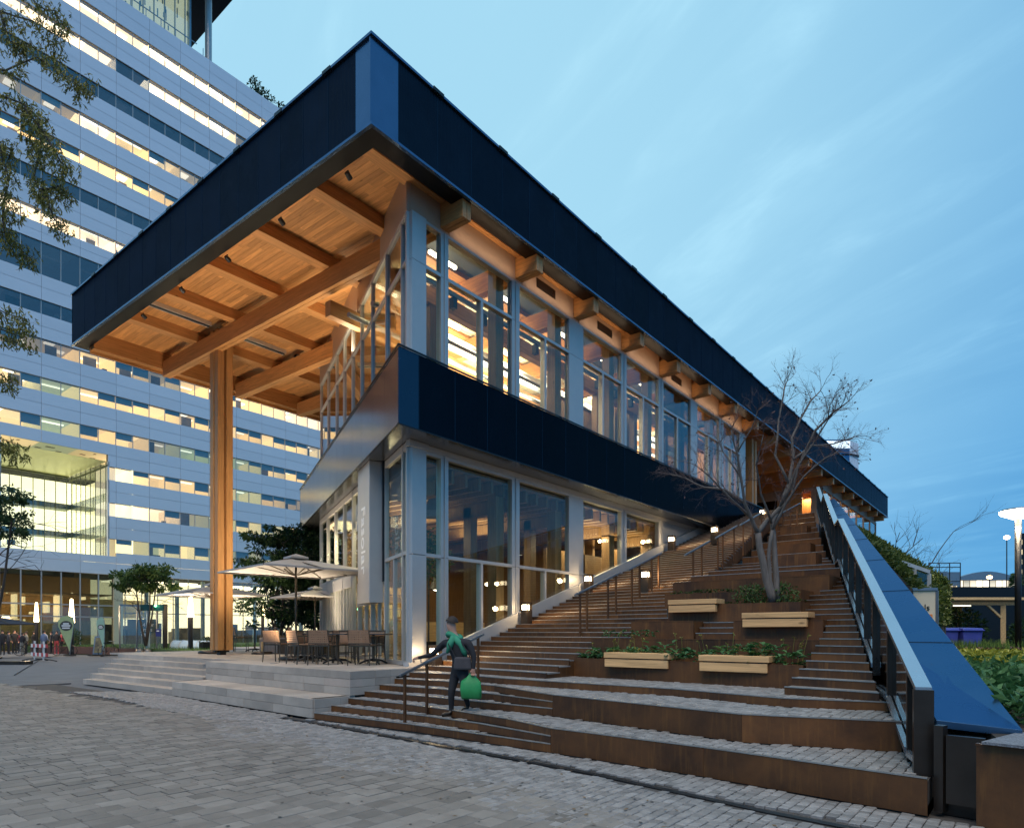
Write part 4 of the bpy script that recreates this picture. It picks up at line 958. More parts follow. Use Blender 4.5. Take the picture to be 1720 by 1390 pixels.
M['leaf_bed'] = leafm('leaf_bed', (.03, .09, .03), (.10, .22, .07))
M['leaf_olive'] = leafm('leaf_olive', (.09, .10, .025), (.34, .30, .06))
M['leaf_lime'] = leafm('leaf_lime', (.16, .19, .02), (.40, .38, .05))
M['leaf_purple'] = leafm('leaf_purple', (.06, .03, .035), (.14, .07, .06))
M['leaf_hedge'] = leafm('leaf_hedge', (.02, .05, .012), (.10, .13, .03))
M['grass'] = leafm('grass', (.05, .10, .02), (.16, .24, .05), .7)
M['bark'] = mat('bark', (.15, .13, .115), .85, 0, .35, 8, (3, 3, .6), bump=.5, bscale=22)
M['bark_dark'] = mat('bark_dark', (.05, .042, .036), .85, 0, .35, 8, (3, 3, .6), bump=.5, bscale=22)
M['twig'] = mat('twig', (.10, .065, .06), .8, 0, .3, 6)
def rv(): return V((U(-1, 1), U(-1, 1), U(-1, 1)))
def leaf(mb, p, d, l, w, fold=.25):
    d = d.normalized(); s = d.cross(rv()); s = s.normalized() if s.length > 1e-3 else d.orthogonal(); n = s.cross(d)
    a = p; b = p+d*l*.45+s*w*.5+n*fold*w*.4; c = p+d*l; e = p+d*l*.45-s*w*.5+n*fold*w*.4; mid = p+d*l*.5
    mb.add([a, b, c, e], [(0, 1, 2, 3)])
def blob(mb, c, r, n, l, w, droop=0):
    for _ in range(n):
        q = rv()
        while q.length > 1: q = rv()
        p = V(c)+V((q.x*r[0], q.y*r[1], q.z*r[2])); d = rv()+q*.8; d.z -= droop; leaf(mb, p, d, l*U(.6, 1.3), w*U(.6, 1.3))
def grow(mb, p, d, L_, r, depth, spread=.6, up=.15, tips=None, seg=3, n=5, kids=(2, 3)):
    pts = [V(p)]; d = V(d).normalized()
    for i in range(seg):
        d = (d+rv()*.22+V((0, 0, up*.25))).normalized(); pts.append(pts[-1]+d*L_/seg)
    mb.tube(pts, r, n if r > .008 else 3, r*.55, False)
    if depth <= 0:
        if tips is not None: tips.append((pts[-1], d))
        return
    for k in range(random.randint(*kids)):
        f = U(.35, 1); q = pts[min(seg, int(f*seg+.5))]; grow(mb, q, d+rv()*spread, L_*U(.55, .8), r*.5, depth-1, spread, up, tips, seg, n, kids)
# ------------------------------------------------------------------ bare tree in the planter
tr = thing('bare_tree', 'bare multi stemmed tree with reddish twigs growing from the rusty planter on the stairs', 'tree', (5.0, -6.15, 2.12))
limbs = [([(1298, 1010), (1291, 985), (1284, 955), (1276, 920), (1273, 895)], .085, .06), ([(1306, 1010), (1303, 960), (1300, 915), (1296, 878), (1306, 862)], .07, .035), ([(1301, 1010), (1293, 975), (1291, 930), (1297, 890)], .05, .03),
    ([(1273, 895), (1262, 870), (1251, 845), (1244, 800), (1238, 760), (1228, 722)], .045, .012), ([(1273, 895), (1290, 872), (1311, 851), (1325, 812), (1332, 772), (1330, 735), (1345, 702), (1362, 672), (1378, 656)], .05, .01),
    ([(1311, 851), (1336, 792), (1370, 722), (1400, 692), (1425, 674)], .04, .01), ([(1332, 772), (1362, 748), (1400, 745), (1436, 733)], .025, .008), ([(1251, 845), (1218, 822), (1182, 818), (1152, 803), (1126, 796)], .028, .008),
    ([(1262, 870), (1228, 838), (1192, 800), (1168, 781)], .028, .008), ([(1325, 812), (1302, 765), (1308, 705), (1317, 655), (1322, 640)], .028, .008), ([(1244, 800), (1214, 758), (1200, 730)], .02, .007),
    ([(1297, 890), (1320, 845), (1350, 800), (1385, 770), (1408, 758)], .026, .008), ([(1238, 760), (1262, 720), (1272, 690)], .018, .007), ([(1296, 878), (1278, 830), (1270, 780), (1282, 730)], .025, .008), ([(1306, 862), (1330, 830), (1342, 780), (1366, 745), (1390, 706), (1394, 680)], .026, .008)]
mb = MB(); tw = MB(); lv = MB()
for i, (pl, r0, r1) in enumerate(limbs):
    dd = 12.95; base = uvd(*pl[0], dd); off = U(-.9, .9) if i > 2 else U(-.12, .12)
    pts = [uvd(u, v, dd+off*(k/(len(pl)-1))) for k, (u, v) in enumerate(pl)]
    # soften
    pp = []
    for a, b in zip(pts, pts[1:]): pp += [a, a.lerp(b, .5)+rv()*.012]
    pp.append(pts[-1]); mb.tube(pp, r0, 8, r1)
    if i > 2:
        for k in range(2, len(pp)):
            d = (pp[k]-pp[k-1]).normalized()
            for _ in range(2 if k < len(pp)-3 else 3):
                tips = []; grow(tw, pp[k], d*.7+rv()*.75, U(.20, .38), .007, 3, .8, .15, tips, 3, 4, (3, 3))
                for t_, td in tips:
                    if R() < .05: leaf(lv, t_, td+V((0, 0, -.5)), U(.04, .07), .03)
mb.build('trunk', 'bark', tr, True); tag(tw.build('twigs', 'twig', tr), kind='stuff'); tag(lv.build('last_leaves', 'leaf_purple', tr), kind='stuff')
# ------------------------------------------------------------------ plants in the planters
def plant(label, name, cat, fn, loc, group, mt='leaf_bed'):
    t = thing(name, label, cat, loc, group); m = MB(); fn(m); m.build('leaves', mt, t); return t
def bigleaf(mb, p, d, l, w):
    # a broad leaf: stalk side, wide middle, pointed tip, folded at the midrib
    d = d.normalized(); s = d.cross(V((0, 0, 1))); s = s.normalized() if s.length > .05 else V((1, 0, 0)); n = s.cross(d).normalized()
    P = lambda f, k, h: p+d*l*f+s*w*k+n*h
    vs = [P(0, 0, 0), P(.3, .5, .02), P(.65, .4, .01), P(1, 0, -.03), P(.65, -.4, .01), P(.3, -.5, .02), P(.35, 0, -.005), P(.7, 0, -.01)]
    mb.add(vs, [(0, 1, 6), (1, 2, 7, 6), (2, 3, 7), (0, 6, 5), (6, 7, 4, 5), (7, 3, 4)])
def herb(mb, c, r, h, n, l):
    for _ in range(n):
        a = U(0, 2*pi); q = V((cos(a), sin(a), 0))*U(.05, 1)*r; p = V(c)+q+V((0, 0, U(.3, 1)*h)); d = q.normalized()*.9+V((U(-.3, .3), U(-.3, .3), U(-.1, .5))); bigleaf(mb, p, d, l*U(.7, 1.3), l*.62*U(.7, 1.1))
labs = ['leafy green plant at the left tip of the front planter', 'leafy green plant behind the left end of the left bench', 'green plant behind the middle of the left front bench', 'green plant behind the right end of the left front bench', 'leafy green plant filling the gap between the two front benches',
        'leafy plant behind the left end of the right front bench', 'green plant behind the middle of the right front bench', 'green plant behind the right half of the right front bench', 'tall leafy plant beside the right end of the right front bench', 'large bright leafy plant at the right corner of the front planter', 'low green plant on the rim at the right corner of the front planter']
for i, lb in enumerate(labs):
    y = -3.4-.385*i; x = 2.72+U(-.1, .15)-.035*i; big = i in (4, 9); hh = .26 if i not in (9, 8, 4) else .38; n = 46 if i != 9 else 70
    if i == 0: hh = .16
    plant(lb, 'leafy_plant', 'plant', lambda m, x=x, y=y, hh=hh, n=n: herb(m, (x, y, 1.03), .27, hh, n, .15), (x, y, 1.04), 'leafy plants in the front planter')
m = MB()
for i in range(26):                                        # dry stalks with seed heads
    x, y = 2.6+U(-.2, .35), -3.5-U(0, 3.9); h = U(.3, .55); top = V((x+U(-.12, .12), y+U(-.12, .12), 1.04+h)); m.tube([(x, y, 1.02), ((x+top.x)/2+U(-.03, .03), (y+top.y)/2, 1.04+h*.6), top], .004, 4)
    for k in range(5): leaf(m, top, rv(), .05, .02)
    if R() < .5: bigleaf(m, V((x, y, 1.04+h*.6)), rv()+V((0, 0, .3)), .09, .05)
tag(m.build('dry_stalks', 'leaf_olive'), kind='stuff')
t = thing('green_shrub', 'bushy yellow green shrub around the foot of the bare tree', 'shrub', (5.0, -6.1, 2.12)); m = MB()
blob(m, (4.98, -5.78, 2.36), (.26, .34, .24), 520, .06, .035); blob(m, (5.0, -6.42, 2.34), (.26, .27, .26), 430, .06, .035); blob(m, (5.0, -6.1, 2.22), (.2, .5, .12), 160, .06, .035); m.build('leaves', 'leaf_mid', t)
mt_ = MB()
for c in ((4.98, -5.78), (5.0, -6.42)):
    for _ in range(7): mt_.tube([(c[0], c[1], 2.12), (c[0]+U(-.1, .1), c[1]+U(-.12, .12), 2.3), (c[0]+U(-.2, .2), c[1]+U(-.25, .25), 2.5)], .006, 4, .003)
mt_.build('stems', 'twig', t)
for i in range(9):
    y = -3.9-.28*i
    plant('small grey green plant, number %s from the left, in the narrow back planter' % ('one', 'two', 'three', 'four', 'five', 'six', 'seven', 'eight', 'nine')[i] if False else ['small pale plant at the left end of the narrow back planter', 'small pale plant left of centre in the narrow back planter', 'tuft of pale leaves above the seam of the narrow back planter', 'pale tuft in the middle of the narrow back planter', 'pale tuft just right of the middle of the narrow back planter', 'small pale plant left of the shrub in the narrow back planter', 'pale leaves directly behind the left half of the shrub', 'pale leaves directly behind the tree stems', 'pale leaves behind the right half of the shrub'][i],
          'leafy_plant', 'plant', lambda m, y=y: herb(m, (5.6, y, 2.38), .12, .16, 22, .07), (5.6, y, 2.4), 'small plants in the narrow back planter', 'leaf_hedge')
for i in range(3):
    y = -5.2-.25*i if i < 2 else -6.7
    plant(['low leaves beside the bench on the tree planter', 'low leaves left of the shrub on the tree planter', 'low leaves at the right end of the tree planter'][i], 'leafy_plant', 'plant', lambda m, y=y: herb(m, (4.85, y, 2.1), .14, .12, 20, .07), (4.85, y, 2.12), 'low plants in the tree planter', 'leaf_hedge')
for i in range(4):
    y = -3.4-.32*i
    plant(['young green plant on the ledge right of the narrow steps', 'second young plant on the ledge behind the front planter', 'third young plant on the ledge, below the dark block', 'young plant on the ledge nearest the dark block corner'][i], 'leafy_plant', 'plant', lambda m, y=y: herb(m, (3.4, y, 1.47), .12, .17, 16, .09), (3.4, y, 1.48), 'young plants on the ledge behind the front planter')
# ------------------------------------------------------------------ office tower across the square
tow = thing('office_tower', 'tall office tower of pale metal cladding with long bands of lit windows', 'office building', (11, 60.3, 0))
TY = 60.3; X0, XM, NB = 11.73-3.1*5, 3.1, 18
M['tower_panel'] = mat('tower_panel', (.74, .76, .80), .35, .1, .03, 1, var=.035)
M['tower_core'] = mat('tower_core', (.10, .11, .13), .6, .2, .05, 1)
M['tower_glass'] = glass('tower_glass', (.90, .93, .92), 1.5, 2.4)
def remit(name, col, s, base=.5):
    m = emit(name, col, s); m.cycles.emission_sampling = 'NONE'; nt = m.node_tree; P = nt.nodes['Principled BSDF']     # each lit room differs a little
    oi = nt.nodes.new('ShaderNodeObjectInfo'); r = nt.nodes.new('ShaderNodeMapRange'); r.inputs[3].default_value = s*.6; r.inputs[4].default_value = s*1.35
    nt.links.new(oi.outputs['Random'], r.inputs[0]); nt.links.new(r.outputs[0], P.inputs['Emission Strength']); return m
def room_mats(tag_, wall, ws, ceil, cs, strip, ss):
    return [remit('room_%s_wall' % tag_, wall, ws), remit('room_%s_ceiling' % tag_, ceil, cs), remit('room_%s_strip' % tag_, strip, ss)]  # walls and ceilings glow themselves, standing in for lamps in the rooms
RM = {'white': room_mats('white', (1, .84, .62), .95, (1, .86, .68), .85, (1, .95, .85), 2.2), 'yellow': room_mats('yellow', (1, .78, .42), .8, (1, .80, .46), .75, (1, .95, .8), 2.4),
      'office': room_mats('office', (.86, .68, .38), .62, (.90, .74, .48), .50, (1, .95, .82), 1.6), 'dim': room_mats('dim', (.62, .50, .33), .34, (.6, .52, .4), .30, (1, .92, .8), .9),
      'dark': room_mats('dark', (.10, .12, .16), .12, (.09, .11, .15), .12, (.12, .14, .18), .15), 'green': room_mats('green', (.55, .60, .40), .34, (.5, .55, .42), .3, (1, 1, .85), 1)}
M['furn'] = mat('furn', (.12, .11, .10), .6, 0, .3, 3)
def room_mesh(mode, wid, h, kind):
    m = MB(); d = 5.0; m.k = 0
    m.quad((0, d, -1.0), (wid, d, -1.0), (wid, d, h+.5), (0, d, h+.5)); m.quad((0, 0, -1), (0, d, -1), (0, d, h+.5), (0, 0, h+.5)); m.quad((wid, d, -1), (wid, 0, -1), (wid, 0, h+.5), (wid, d, h+.5)); m.quad((0, 0, -1), (wid, 0, -1), (wid, d, -1), (0, d, -1))
    m.k = 1; m.quad((0, 0, h+.5), (0, d, h+.5), (wid, d, h+.5), (wid, 0, h+.5))
    m.k = 2
    if kind == 0: m.box(.3, 1.0, h+.40, wid-.3, 1.25, h+.48); m.box(.3, 3.2, h+.40, wid-.3, 3.45, h+.48)
    elif kind == 1: m.box(.5, .4, h+.40, .75, 4.6, h+.48)
    else: m.box(.8, 1.4, h+.40, 1.6, 2.2, h+.48); m.box(2.1, 3.0, h+.4, 2.8, 3.7, h+.48)
    m.k = 3
    for _ in range(3):
        x = U(.1, wid-.8); y = U(.5, 3); m.box(x, y, -1, x+U(.25, .9), y+.5, U(-.25, .55))
    if R() < .5: x = U(.2, wid-1); m.box(x, 2.4, -1, x+U(.5, 1.2), 2.5, h+.45)
    return m.mesh('room_mesh', RM[mode]+['furn'])
ROOMS = {k: [room_mesh(k, XM, 1.3, q) for q in (0, 1, 2)] for k in RM}; TALL = room_mesh('dark', XM, 3.0, 0)
ROWS = [(9.45+3.5*n, 1.28) for n in range(7)]+[(34.0, 3.0)]+[(38.6+3.577*(n-8), 1.28) for n in range(8, 15)]
MODE = {14: 'white*', 13: ['white']*6+['white', 'dark', 'white', 'white', 'white', 'dim', 'dim', 'dim', 'white', 'white', 'white', 'white'], 12: 'dark*', 11: ['dim']*5+['dim', 'white', 'yellow', 'office', 'dim', 'dim']+['office']*7, 10: ['yellow']*9+['dim', 'dim', 'dim', 'office', 'office', 'dim', 'dim', 'dim', 'dim'],
        9: 'dark*', 8: 'white*', 7: 'dark*', 6: ['dark']*6+['dark', 'white']+['dark']*10, 5: ['dim']*6+['yellow', 'office', 'dim', 'office', 'yellow', 'yellow', 'yellow', 'white', 'white', 'white', 'office', 'office']}
PANEL = chbox(0, 0, 0, 1, 1, 1, .004).mesh('panel_mesh', 'tower_panel')
PANE = MB().box(0, 0, 0, 1, .02, 1).mesh('pane_mesh', 'tower_glass')
def cover(u, v):                                           # is this bit of the tower hidden by the pavilion?
    return u > 545 or (u > 121 and v > 495-.873*(u-121) and v < 582+(u-121)*.28 and u < 640 and v > 0 and not v > 582+.3*(u-121))
np_ = 0; pst = MB(); gst = MB(); npn = 0
RX0, RX1, RZ0, RZ1 = 8.75, 17.2, 9.05, 18.2                # the deep glazed recess low on the left
mull = MB(); blinds = []
for n, (zb, h) in enumerate(ROWS):
    nz = ROWS[n+1][0] if n < 14 else zb+h+2.55
    for j in range(NB):
        x = X0+XM*j; cut_ = (zb < RZ1 and x+XM > RX0+.1 and x < RX1-1.7)
        u, v, Y = px((x+1.5, TY, zb+.6)); vis = -90 < u < 600 and -90 < v < 1000
        # cladding: two courses between this row of windows and the next
        zc = zb+h; hh = (nz-zc)/2
        for q in range(2):
            a, b = zc+hh*q, zc+hh*(q+1)
            xa, xb = x, x+XM
            if b > RZ0 and a < RZ1-.1:
                if xa > RX0-XM and xa < RX0: xb = min(xb, RX0)
                elif xa >= RX0 and xb <= RX1: continue
                elif xa < RX1 and xb > RX1: xa = RX1
            if vis and np_ < 300 and not cover(u, v): inst(PANEL, 'cladding_panel', tow, (xa+.012, TY-.06, a+.012), (xb-xa-.024, .12, b-a-.024)); np_ += 1
            else: pst.box(xa+.012, TY-.06, a+.012, xb-.012, TY+.06, b-.012)
        if cut_: continue
        x_ = x if not (zb < RZ1 and x < RX1 < x+XM) else RX1+.15
        for q in range(2):
            xa, xb = max(x_, x+XM/2*q+.03), x+XM/2*(q+1)-.03
            if xb-xa < .2: continue
            if vis and npn < 300 and not cover(u, v): inst(PANE, 'window_pane', tow, (xa, TY+.06, zb), (xb-xa, 1, h)); npn += 1
            else: gst.box(xa, TY+.06, zb, xb, TY+.08, zb+h)
            mull.box(xb, TY+.02, zb, xb+.06, TY+.12, zb+h)
        md = MODE.get(n); md = (md[:-1] if isinstance(md, str) else md[j]) if md else random.choice(('office', 'office', 'white', 'office', 'dim', 'office', 'green') if n in (3, 4) else ('office', 'office', 'office', 'dim', 'green', 'white'))
        inst(TALL if n == 7 else random.choice(ROOMS[md]), 'office_room', tow, (x, TY+.10, zb))
        if n in (0, 1, 2, 3, 4, 5, 10, 11) and md not in ('dark',):
            for q in range(2):
                if R() < (.38 if n < 5 else .22): blinds.append((x+XM/2*q+.05, zb+h*(1-random.choice((.35, .5, .5, .7))), zb+h))
tag(pst.build('cladding', 'tower_panel', tow), kind='stuff'); tag(gst.build('window_panes', 'tower_glass', tow), kind='stuff'); tag(mull.build('mullions', 'white_metal', tow), kind='stuff')
M['blind'] = mat('blind', (.25, .30, .33), .8, 0, .1, 3, var=.15)
for x, z0, z1 in blinds: m = MB(); m.box(x, TY+.11, z0, x+XM/2-.1, TY+.13, z1); m.build('blind', 'blind', tow)
m = MB()
for n, (zb, h) in enumerate(ROWS):
    nz = ROWS[n+1][0] if n < 14 else zb+h+2.5
    a, b = zb+h, nz
    if b < RZ0 or a > RZ1: m.box(X0, TY+.07, a+.02, X0+XM*NB, TY+.5, b-.02)
    else: m.box(X0, TY+.07, a+.02, RX0-.1, TY+.5, b-.02); m.box(RX1+.05, TY+.07, a+.02, X0+XM*NB, TY+.5, b-.02)
m.box(X0-.1, TY+.07, 0, X0, 80, 63.9); m.box(X0+XM*NB, TY+.0, 0, X0+XM*NB+.15, 80, 63.9); m.box(X0, TY+5.2, 19, X0+XM*NB, 80, 63.7); m.box(X0, TY, 62.95, X0+XM*NB, 80, 63.9)
m.box(X0, TY+5.2, 9, RX0-.2, 80, 19); m.box(RX1+2.7, TY+5.2, 9.2, X0+XM*NB, 80, 18.3); m.box(RX1+.2, TY+9.5, 7.4, X0+XM*NB, 80, 8.9); m.box(RX1+.2, TY+5.2, 18.35, X0+XM*NB, 80, 19); m.box(RX0-.2, 76, 8, RX1+.4, 80, 19)
m.build('tower_core', 'tower_core', tow)
# band of cladding over the ground floor
for j in range(NB):
    for a, b in ((7.25, 8.35), (8.35, 9.43)):
        m = MB(); m.box(X0+XM*j+.012, TY-.06, a+.012, X0+XM*(j+1)-.012, TY+.06, min(b, RZ0 if X0+XM*j+.5 > RX0-2 and X0+XM*j < RX1-2 else b)-.012); m.build('cladding_panel', 'tower_panel', tow)
M['ink_black'] = mat('ink_black', (.004, .004, .005), .7)
m = MB(); m.box(28.3, TY-.08, 48.2, 30.6, TY-.061, 51.2); m.build('dark_opening', 'ink_black', tow)
# recess
M['ink_black'] = mat('ink_black', (.004, .004, .005), .7)
M['recess_soffit'] = mat('recess_soffit', (.70, .72, .36), .35, .4, .05, 1)
M['bright_hall'] = remit('bright_hall', (1, .92, .58), 2.0); M['bright_hall2'] = remit('bright_hall2', (1, .90, .52), 1.5); M['slab_green'] = mat('slab_green', (.22, .26, .18), .6)  # the bright hall walls emit light themselves, with no lamps behind the glass
m = MB(); m.quad((RX0, TY, RZ1), (RX0, 71, RZ1), (RX1, 71, RZ1), (RX1, TY, RZ1)); m.build('recess_soffit', 'recess_soffit', tow)
m = MB(); m.box(RX0, TY, RZ0-.1, RX1, 71, RZ0); m.box(RX0-.25, TY-.06, RZ0, RX0, TY+.3, RZ1); m.box(RX1, TY-.06, RZ0, RX1+.12, TY+.3, RZ1); m.build('recess_frame', 'tower_panel', tow)
m = MB(); m.box(RX0-4, 72.6, RZ0, RX1+4, 72.7, RZ1-.3); m.build('hall_wall', 'bright_hall', tow)
m = MB(); m.box(RX1+2.2, TY, RZ0, RX1+2.3, 72.6, RZ1-.3); m.build('hall_wall', 'bright_hall2', tow)
m = MB()
for z in (RZ0+2.7, RZ0+5.7): m.box(RX0, 70.75, z, RX1+.2, 72.5, z+.55); m.box(RX1+.15, TY+.2, z, RX1+2.0, 70.8, z+.55)
m.build('gallery_slab', 'slab_green', tow)
m = MB()
for i in range(9):
    x = RX0+.2+1.0*i
    if x < RX1: m.box(x, 70.6, RZ0, x+.05, 70.7, RZ1)
for i in range(8): y = TY+.6+1.3*i; m.box(RX1+.02, y, RZ0, RX1+.08, y+.06, RZ1)
m.box(RX0, 70.58, RZ1-.15, RX1, 70.7, RZ1); m.box(RX1, TY, RZ1-.45, RX1+.1, 70.7, RZ1-.3)
for z in (RZ0+1.6, RZ0+3.9, RZ0+7.0):
    m.box(12.2, 72.3, z, 12.9, 72.5, z+.5); m.box(RX1+1.6, 64, z, RX1+1.8, 64.8, z+.5)
m.build('recess_mullions', 'slab_green', tow)
m = MB(); m.box(RX0, 70.64, RZ0, RX1, 70.66, RZ1-.02); m.box(RX1+.04, TY+.3, RZ0, RX1+.06, 70.6, RZ1-.02); m.build('window_pane', 'tower_glass', tow)
# ground floor: dim restaurant on the left, bright lobby on the right
GX = 17.75
m = MB(); x = X0
while x < GX: m.box(x-.05, TY-.05, .0, x+.05, TY+.12, 7.2); x += XM/2
m.box(X0, TY-.04, 4.15, GX, TY+.1, 4.27); m.box(X0, TY-.04, 3.05, GX, TY+.1, 3.15); m.build('ground_mullions', 'white_metal', tow)
m = MB(); m.box(X0, TY, 0, GX, TY+.02, 7.2); m.build('window_pane', 'glass_dark', tow)
RMd = [remit('rest_wall', (.50, .30, .13), .16), remit('rest_spot', (1, .72, .40), 4.0), remit('rest_wall2', (.45, .40, .25), .24)]  # restaurant walls carry a dim glow of their own
m = MB(); m.box(X0, TY+6, 0, GX, TY+6.1, 7.2); m.k = 1
for i in range(16): x = X0+U(0, 21); m.box(x, TY+U(1, 5), U(2.3, 5.8), x+U(.12, .3), TY+5.2, U(5.85, 5.95) if False else U(2.35, 5.9))
m.k = 0; m.box(X0, TY+.3, 5.2, GX, TY+5.5, 5.3)
m.build('restaurant_room', RMd, tow)
m = MB(); m.box(X0, TY+5.9, 0, GX, TY+5.95, 2.8); m.build('restaurant_wall', RMd[2], tow)
m = MB(); m.k = 0
for i in range(18): x = X0+U(1, 22); z = U(2.5, 5.6); m.lathe((x, TY+U(.8, 4.5), z), [(.03, 0), (.11, .06), (.11, .14), (.03, .2)], 8)
m.build('restaurant_lamp', RMd[1], tow)
LB = [emit('lobby_wall', (1, .88, .58), 1.5), emit('lobby_light', (1, .86, .58), 3.4)]  # the lobby's brightness is put into its glowing back wall
M['lobby_beige'] = mat('lobby_beige', (.62, .55, .36), .6, 0, .08, 1); M['col_blue'] = mat('col_blue', (.35, .48, .55), .4, .3, .05, 2)
m = MB(); m.box(GX, TY+9, 0, 60, TY+9.1, 7.3); m.k = 1
for i in range(10): m.box(GX+1+3.1*i, TY+2, 6.9, GX+3+3.1*i, TY+6, 7.0)
m.build('lobby_room', LB, tow)
m = MB(); m.box(GX, TY, .3, 58, TY+.02, 7.2); m.build('window_pane', 'tower_glass', tow)
m = MB(); m.box(GX-.1, TY-.3, 0, GX+.7, TY+.3, 7.2); m.box(GX+.9, TY+8.5, 3.2, 24.5, TY+8.9, 5.2); m.build('lobby_pier', 'lobby_beige', tow)
m = MB()
for x in (21.5, 24.6, 27.4, 30.5, 33.6, 36.6, 39.8): m.lathe((x, TY+1.8, 0), [(.22, 0), (.22, 7.2)], 10)
m.build('lobby_column', 'col_blue', tow)
m = MB(); x = GX+1.0
while x < 46: m.box(x-.03, TY-.03, .3, x+.03, TY+.06, 7.2); x += XM/2
m.box(GX, TY-.03, 3.5, 46, TY+.06, 3.58); m.box(GX, TY-.03, 5.3, 46, TY+.05, 5.36); m.build('ground_mullions', 'grey_metal', tow)
m = MB()
for i in range(26):
    x = U(19, 46); h = U(.7, 2.4); m.box(x, TY+U(3, 8), .3, x+U(.4, 1.6), TY+8.5, .3+h)
m.build('lobby_furniture', 'furn', tow)
# roof level: glazed set-back storey, dark overhanging slab, white column, planting
m = MB(); m.box(X0, 64.2, 63.9, 26.7, 64.3, 75); m.build('upper_wall', remit('upper_hall', (.95, .92, .62), .62), tow)  # this wall glows itself to make the storey look lit
m = MB(); m.box(X0, 63.95, 63.9, 26.9, 63.97, 75); m.build('window_pane', 'tower_glass', tow)
m = MB()
for i in range(60): x = U(19, 26.6); z = U(64, 74); m.box(x, 64.12, z, x+.10, 64.19, z+U(.3, 1.2))
for i in range(14): m.box(12+1.1*i, 63.9, 63.9, 12+1.1*i+.07, 64.1, 75)
m.box(26.75, 63.8, 63.9, 26.95, 64.3, 75.2); m.build('upper_mullions', 'col_blue', tow)
m = MB()
for z in (65.3, 66.4): m.tube([(X0, 62.2, z), (26.8, 62.2, z)], .06, 6)
for i in range(14): m.tube([(8+1.5*i, 62.2, 63.9), (8+1.5*i, 62.2, 66.4)], .04, 6)
m.build('roof_railing', 'col_blue', tow)
m = MB(); m.box(X0, 58.0, 75.2, 31.4, 84, 90); m.build('upper_slab', 'navy_dark', tow)
m = MB(); m.box(X0, 64.4, 63.9, 26.9, 80, 75.1); m.build('upper_core', 'tower_core', tow)
m = MB(); m.tube([(28.3, 62.6, 63.5), (28.3, 62.6, 75.3)], .36, 14); m.build('roof_column', 'white_metal', tow)
for i, (x, w, h, lb) in enumerate(((33.2, .8, 2.6, 'spiky shrub on the tower roof edge'), (34.4, 1.3, 1.6, 'rounded shrub beside the spiky one on the tower roof edge'), (37.0, 1.6, 1.5, 'dark bush on the tower roof just above the pavilion corner'), (39.2, 1.8, 1.6, 'dark bush on the tower roof, farthest right'))):
    t = thing('roof_shrub', lb, 'shrub', (x, 61.2, 63.9), 'shrubs on the tower roof'); m = MB(); blob(m, (x, 61.2, 64.3+h*.25), (w, .6, h*.55), 260, .38, .16); m.build('leaves', 'leaf_dark', t)
# ------------------------------------------------------------------ right-hand garden
gar = MB(); gar.prism([(-1.45, -10.05), (1.75, -9.5), (25, -2.95), (60, -2.5), (120, -40), (60, -80), (-3.0, -18), (-1.55, -10.7)][::-1], -.05, .70)
tag(gar.build('garden_bed', 'soil'), kind='structure')
gw = thing('garden_wall', 'rusty steel retaining wall at the right edge, below the metal coping', 'wall', (-1.9, -10.2, 0))
for i in range(5):
    a, b = (-1.78-.2*i*1.1, -9.93-1.1*i), (-1.78-.2*(i+1)*1.1, -9.93-1.1*(i+1)); m = MB(); m.wall((a[0], a[1]-.002), (b[0], b[1]+.002), .016, 0, .68); m.wall((a[0]+.02, a[1]), (b[0]+.02, b[1]), .06, .665, .683); m.build('panel', 'corten', gw)
M['gravel'] = mat('gravel', (.19, .20, .22), .8, 0, .6, 60, bump=.8, bscale=80)
m = MB(); m.prism([(-1.86, -9.97), (-1.0, -10.2), (-1.6, -13), (-2.4, -13)][::-1], .69, .712); tag(m.build('gravel_strip', 'gravel'), kind='structure')
ed = thing('steel_edging', 'rusty steel edging between the two planting beds', 'edging', (11.0, -9.5, .7))
m = MB(); m.wall((10.8, -7.25), (11.6, -14), .05, .6, .90); m.build('strip', 'corten', ed)
def cover_(name, mt, n, fn, l, w):
    m = MB()
    for _ in range(n):
        p, d = fn(); leaf(m, V(p), V(d), l*U(.6, 1.3), w*U(.6, 1.3))
    return tag(m.build(name, mt), kind='stuff')
def near_bed():
    x = U(-.6, 10.7)**1.0; y0 = -10.0+.2816*x; y = y0-abs(random.gauss(0, 2.2)); h = .16+.16*abs(sin(x*1.7+y*2.3))
    return (x, y, .72+U(0, 1)*h), (U(-1, 1), U(-1, 1), U(-.1, .7))
cover_('ground_cover', 'leaf_bed', 9000, near_bed, .15, .085)
cover_('yellow_ground_cover', 'leaf_lime', 2600, lambda: ((U(8.6, 10.7), -7.4-abs(random.gauss(0, 1.8)), U(.86, 1.02)), (U(-1, 1), U(-1, 1), U(-.1, .6))), .13, .08)
cover_('lime_ground_cover', 'leaf_lime', 6000, lambda: ((U(11.8, 19), -6.2-abs(random.gauss(0, 2.6)), U(.72, 1.02)), (U(-1, 1), U(-1, 1), U(-.1, .6))), .17, .10)
cover_('long_grass', 'grass', 5000, lambda: ((U(18.5, 28), -5.0-abs(random.gauss(0, 3)), .72), (U(-.3, .3), U(-.3, .3), 1)), .55, .03)
cover_('purple_flowers', 'leaf_purple', 700, lambda: ((U(17.5, 20), -6.5-abs(random.gauss(0, 2)), U(.85, 1.1)), rv()), .10, .06)
t = thing('ornamental_grass', 'spiky tuft of grass leaning over the metal coping by the blue bins', 'plant', (12.6, -6.7, .8)); m = MB()
for _ in range(240): a = U(0, 6.28); leaf(m, V((12.4+U(-1.6, 1.3), -6.75+U(-.3, .3), .9+U(0, 1.6))), V((cos(a), sin(a), U(.3, 1.5))), U(.3, .8), .03)
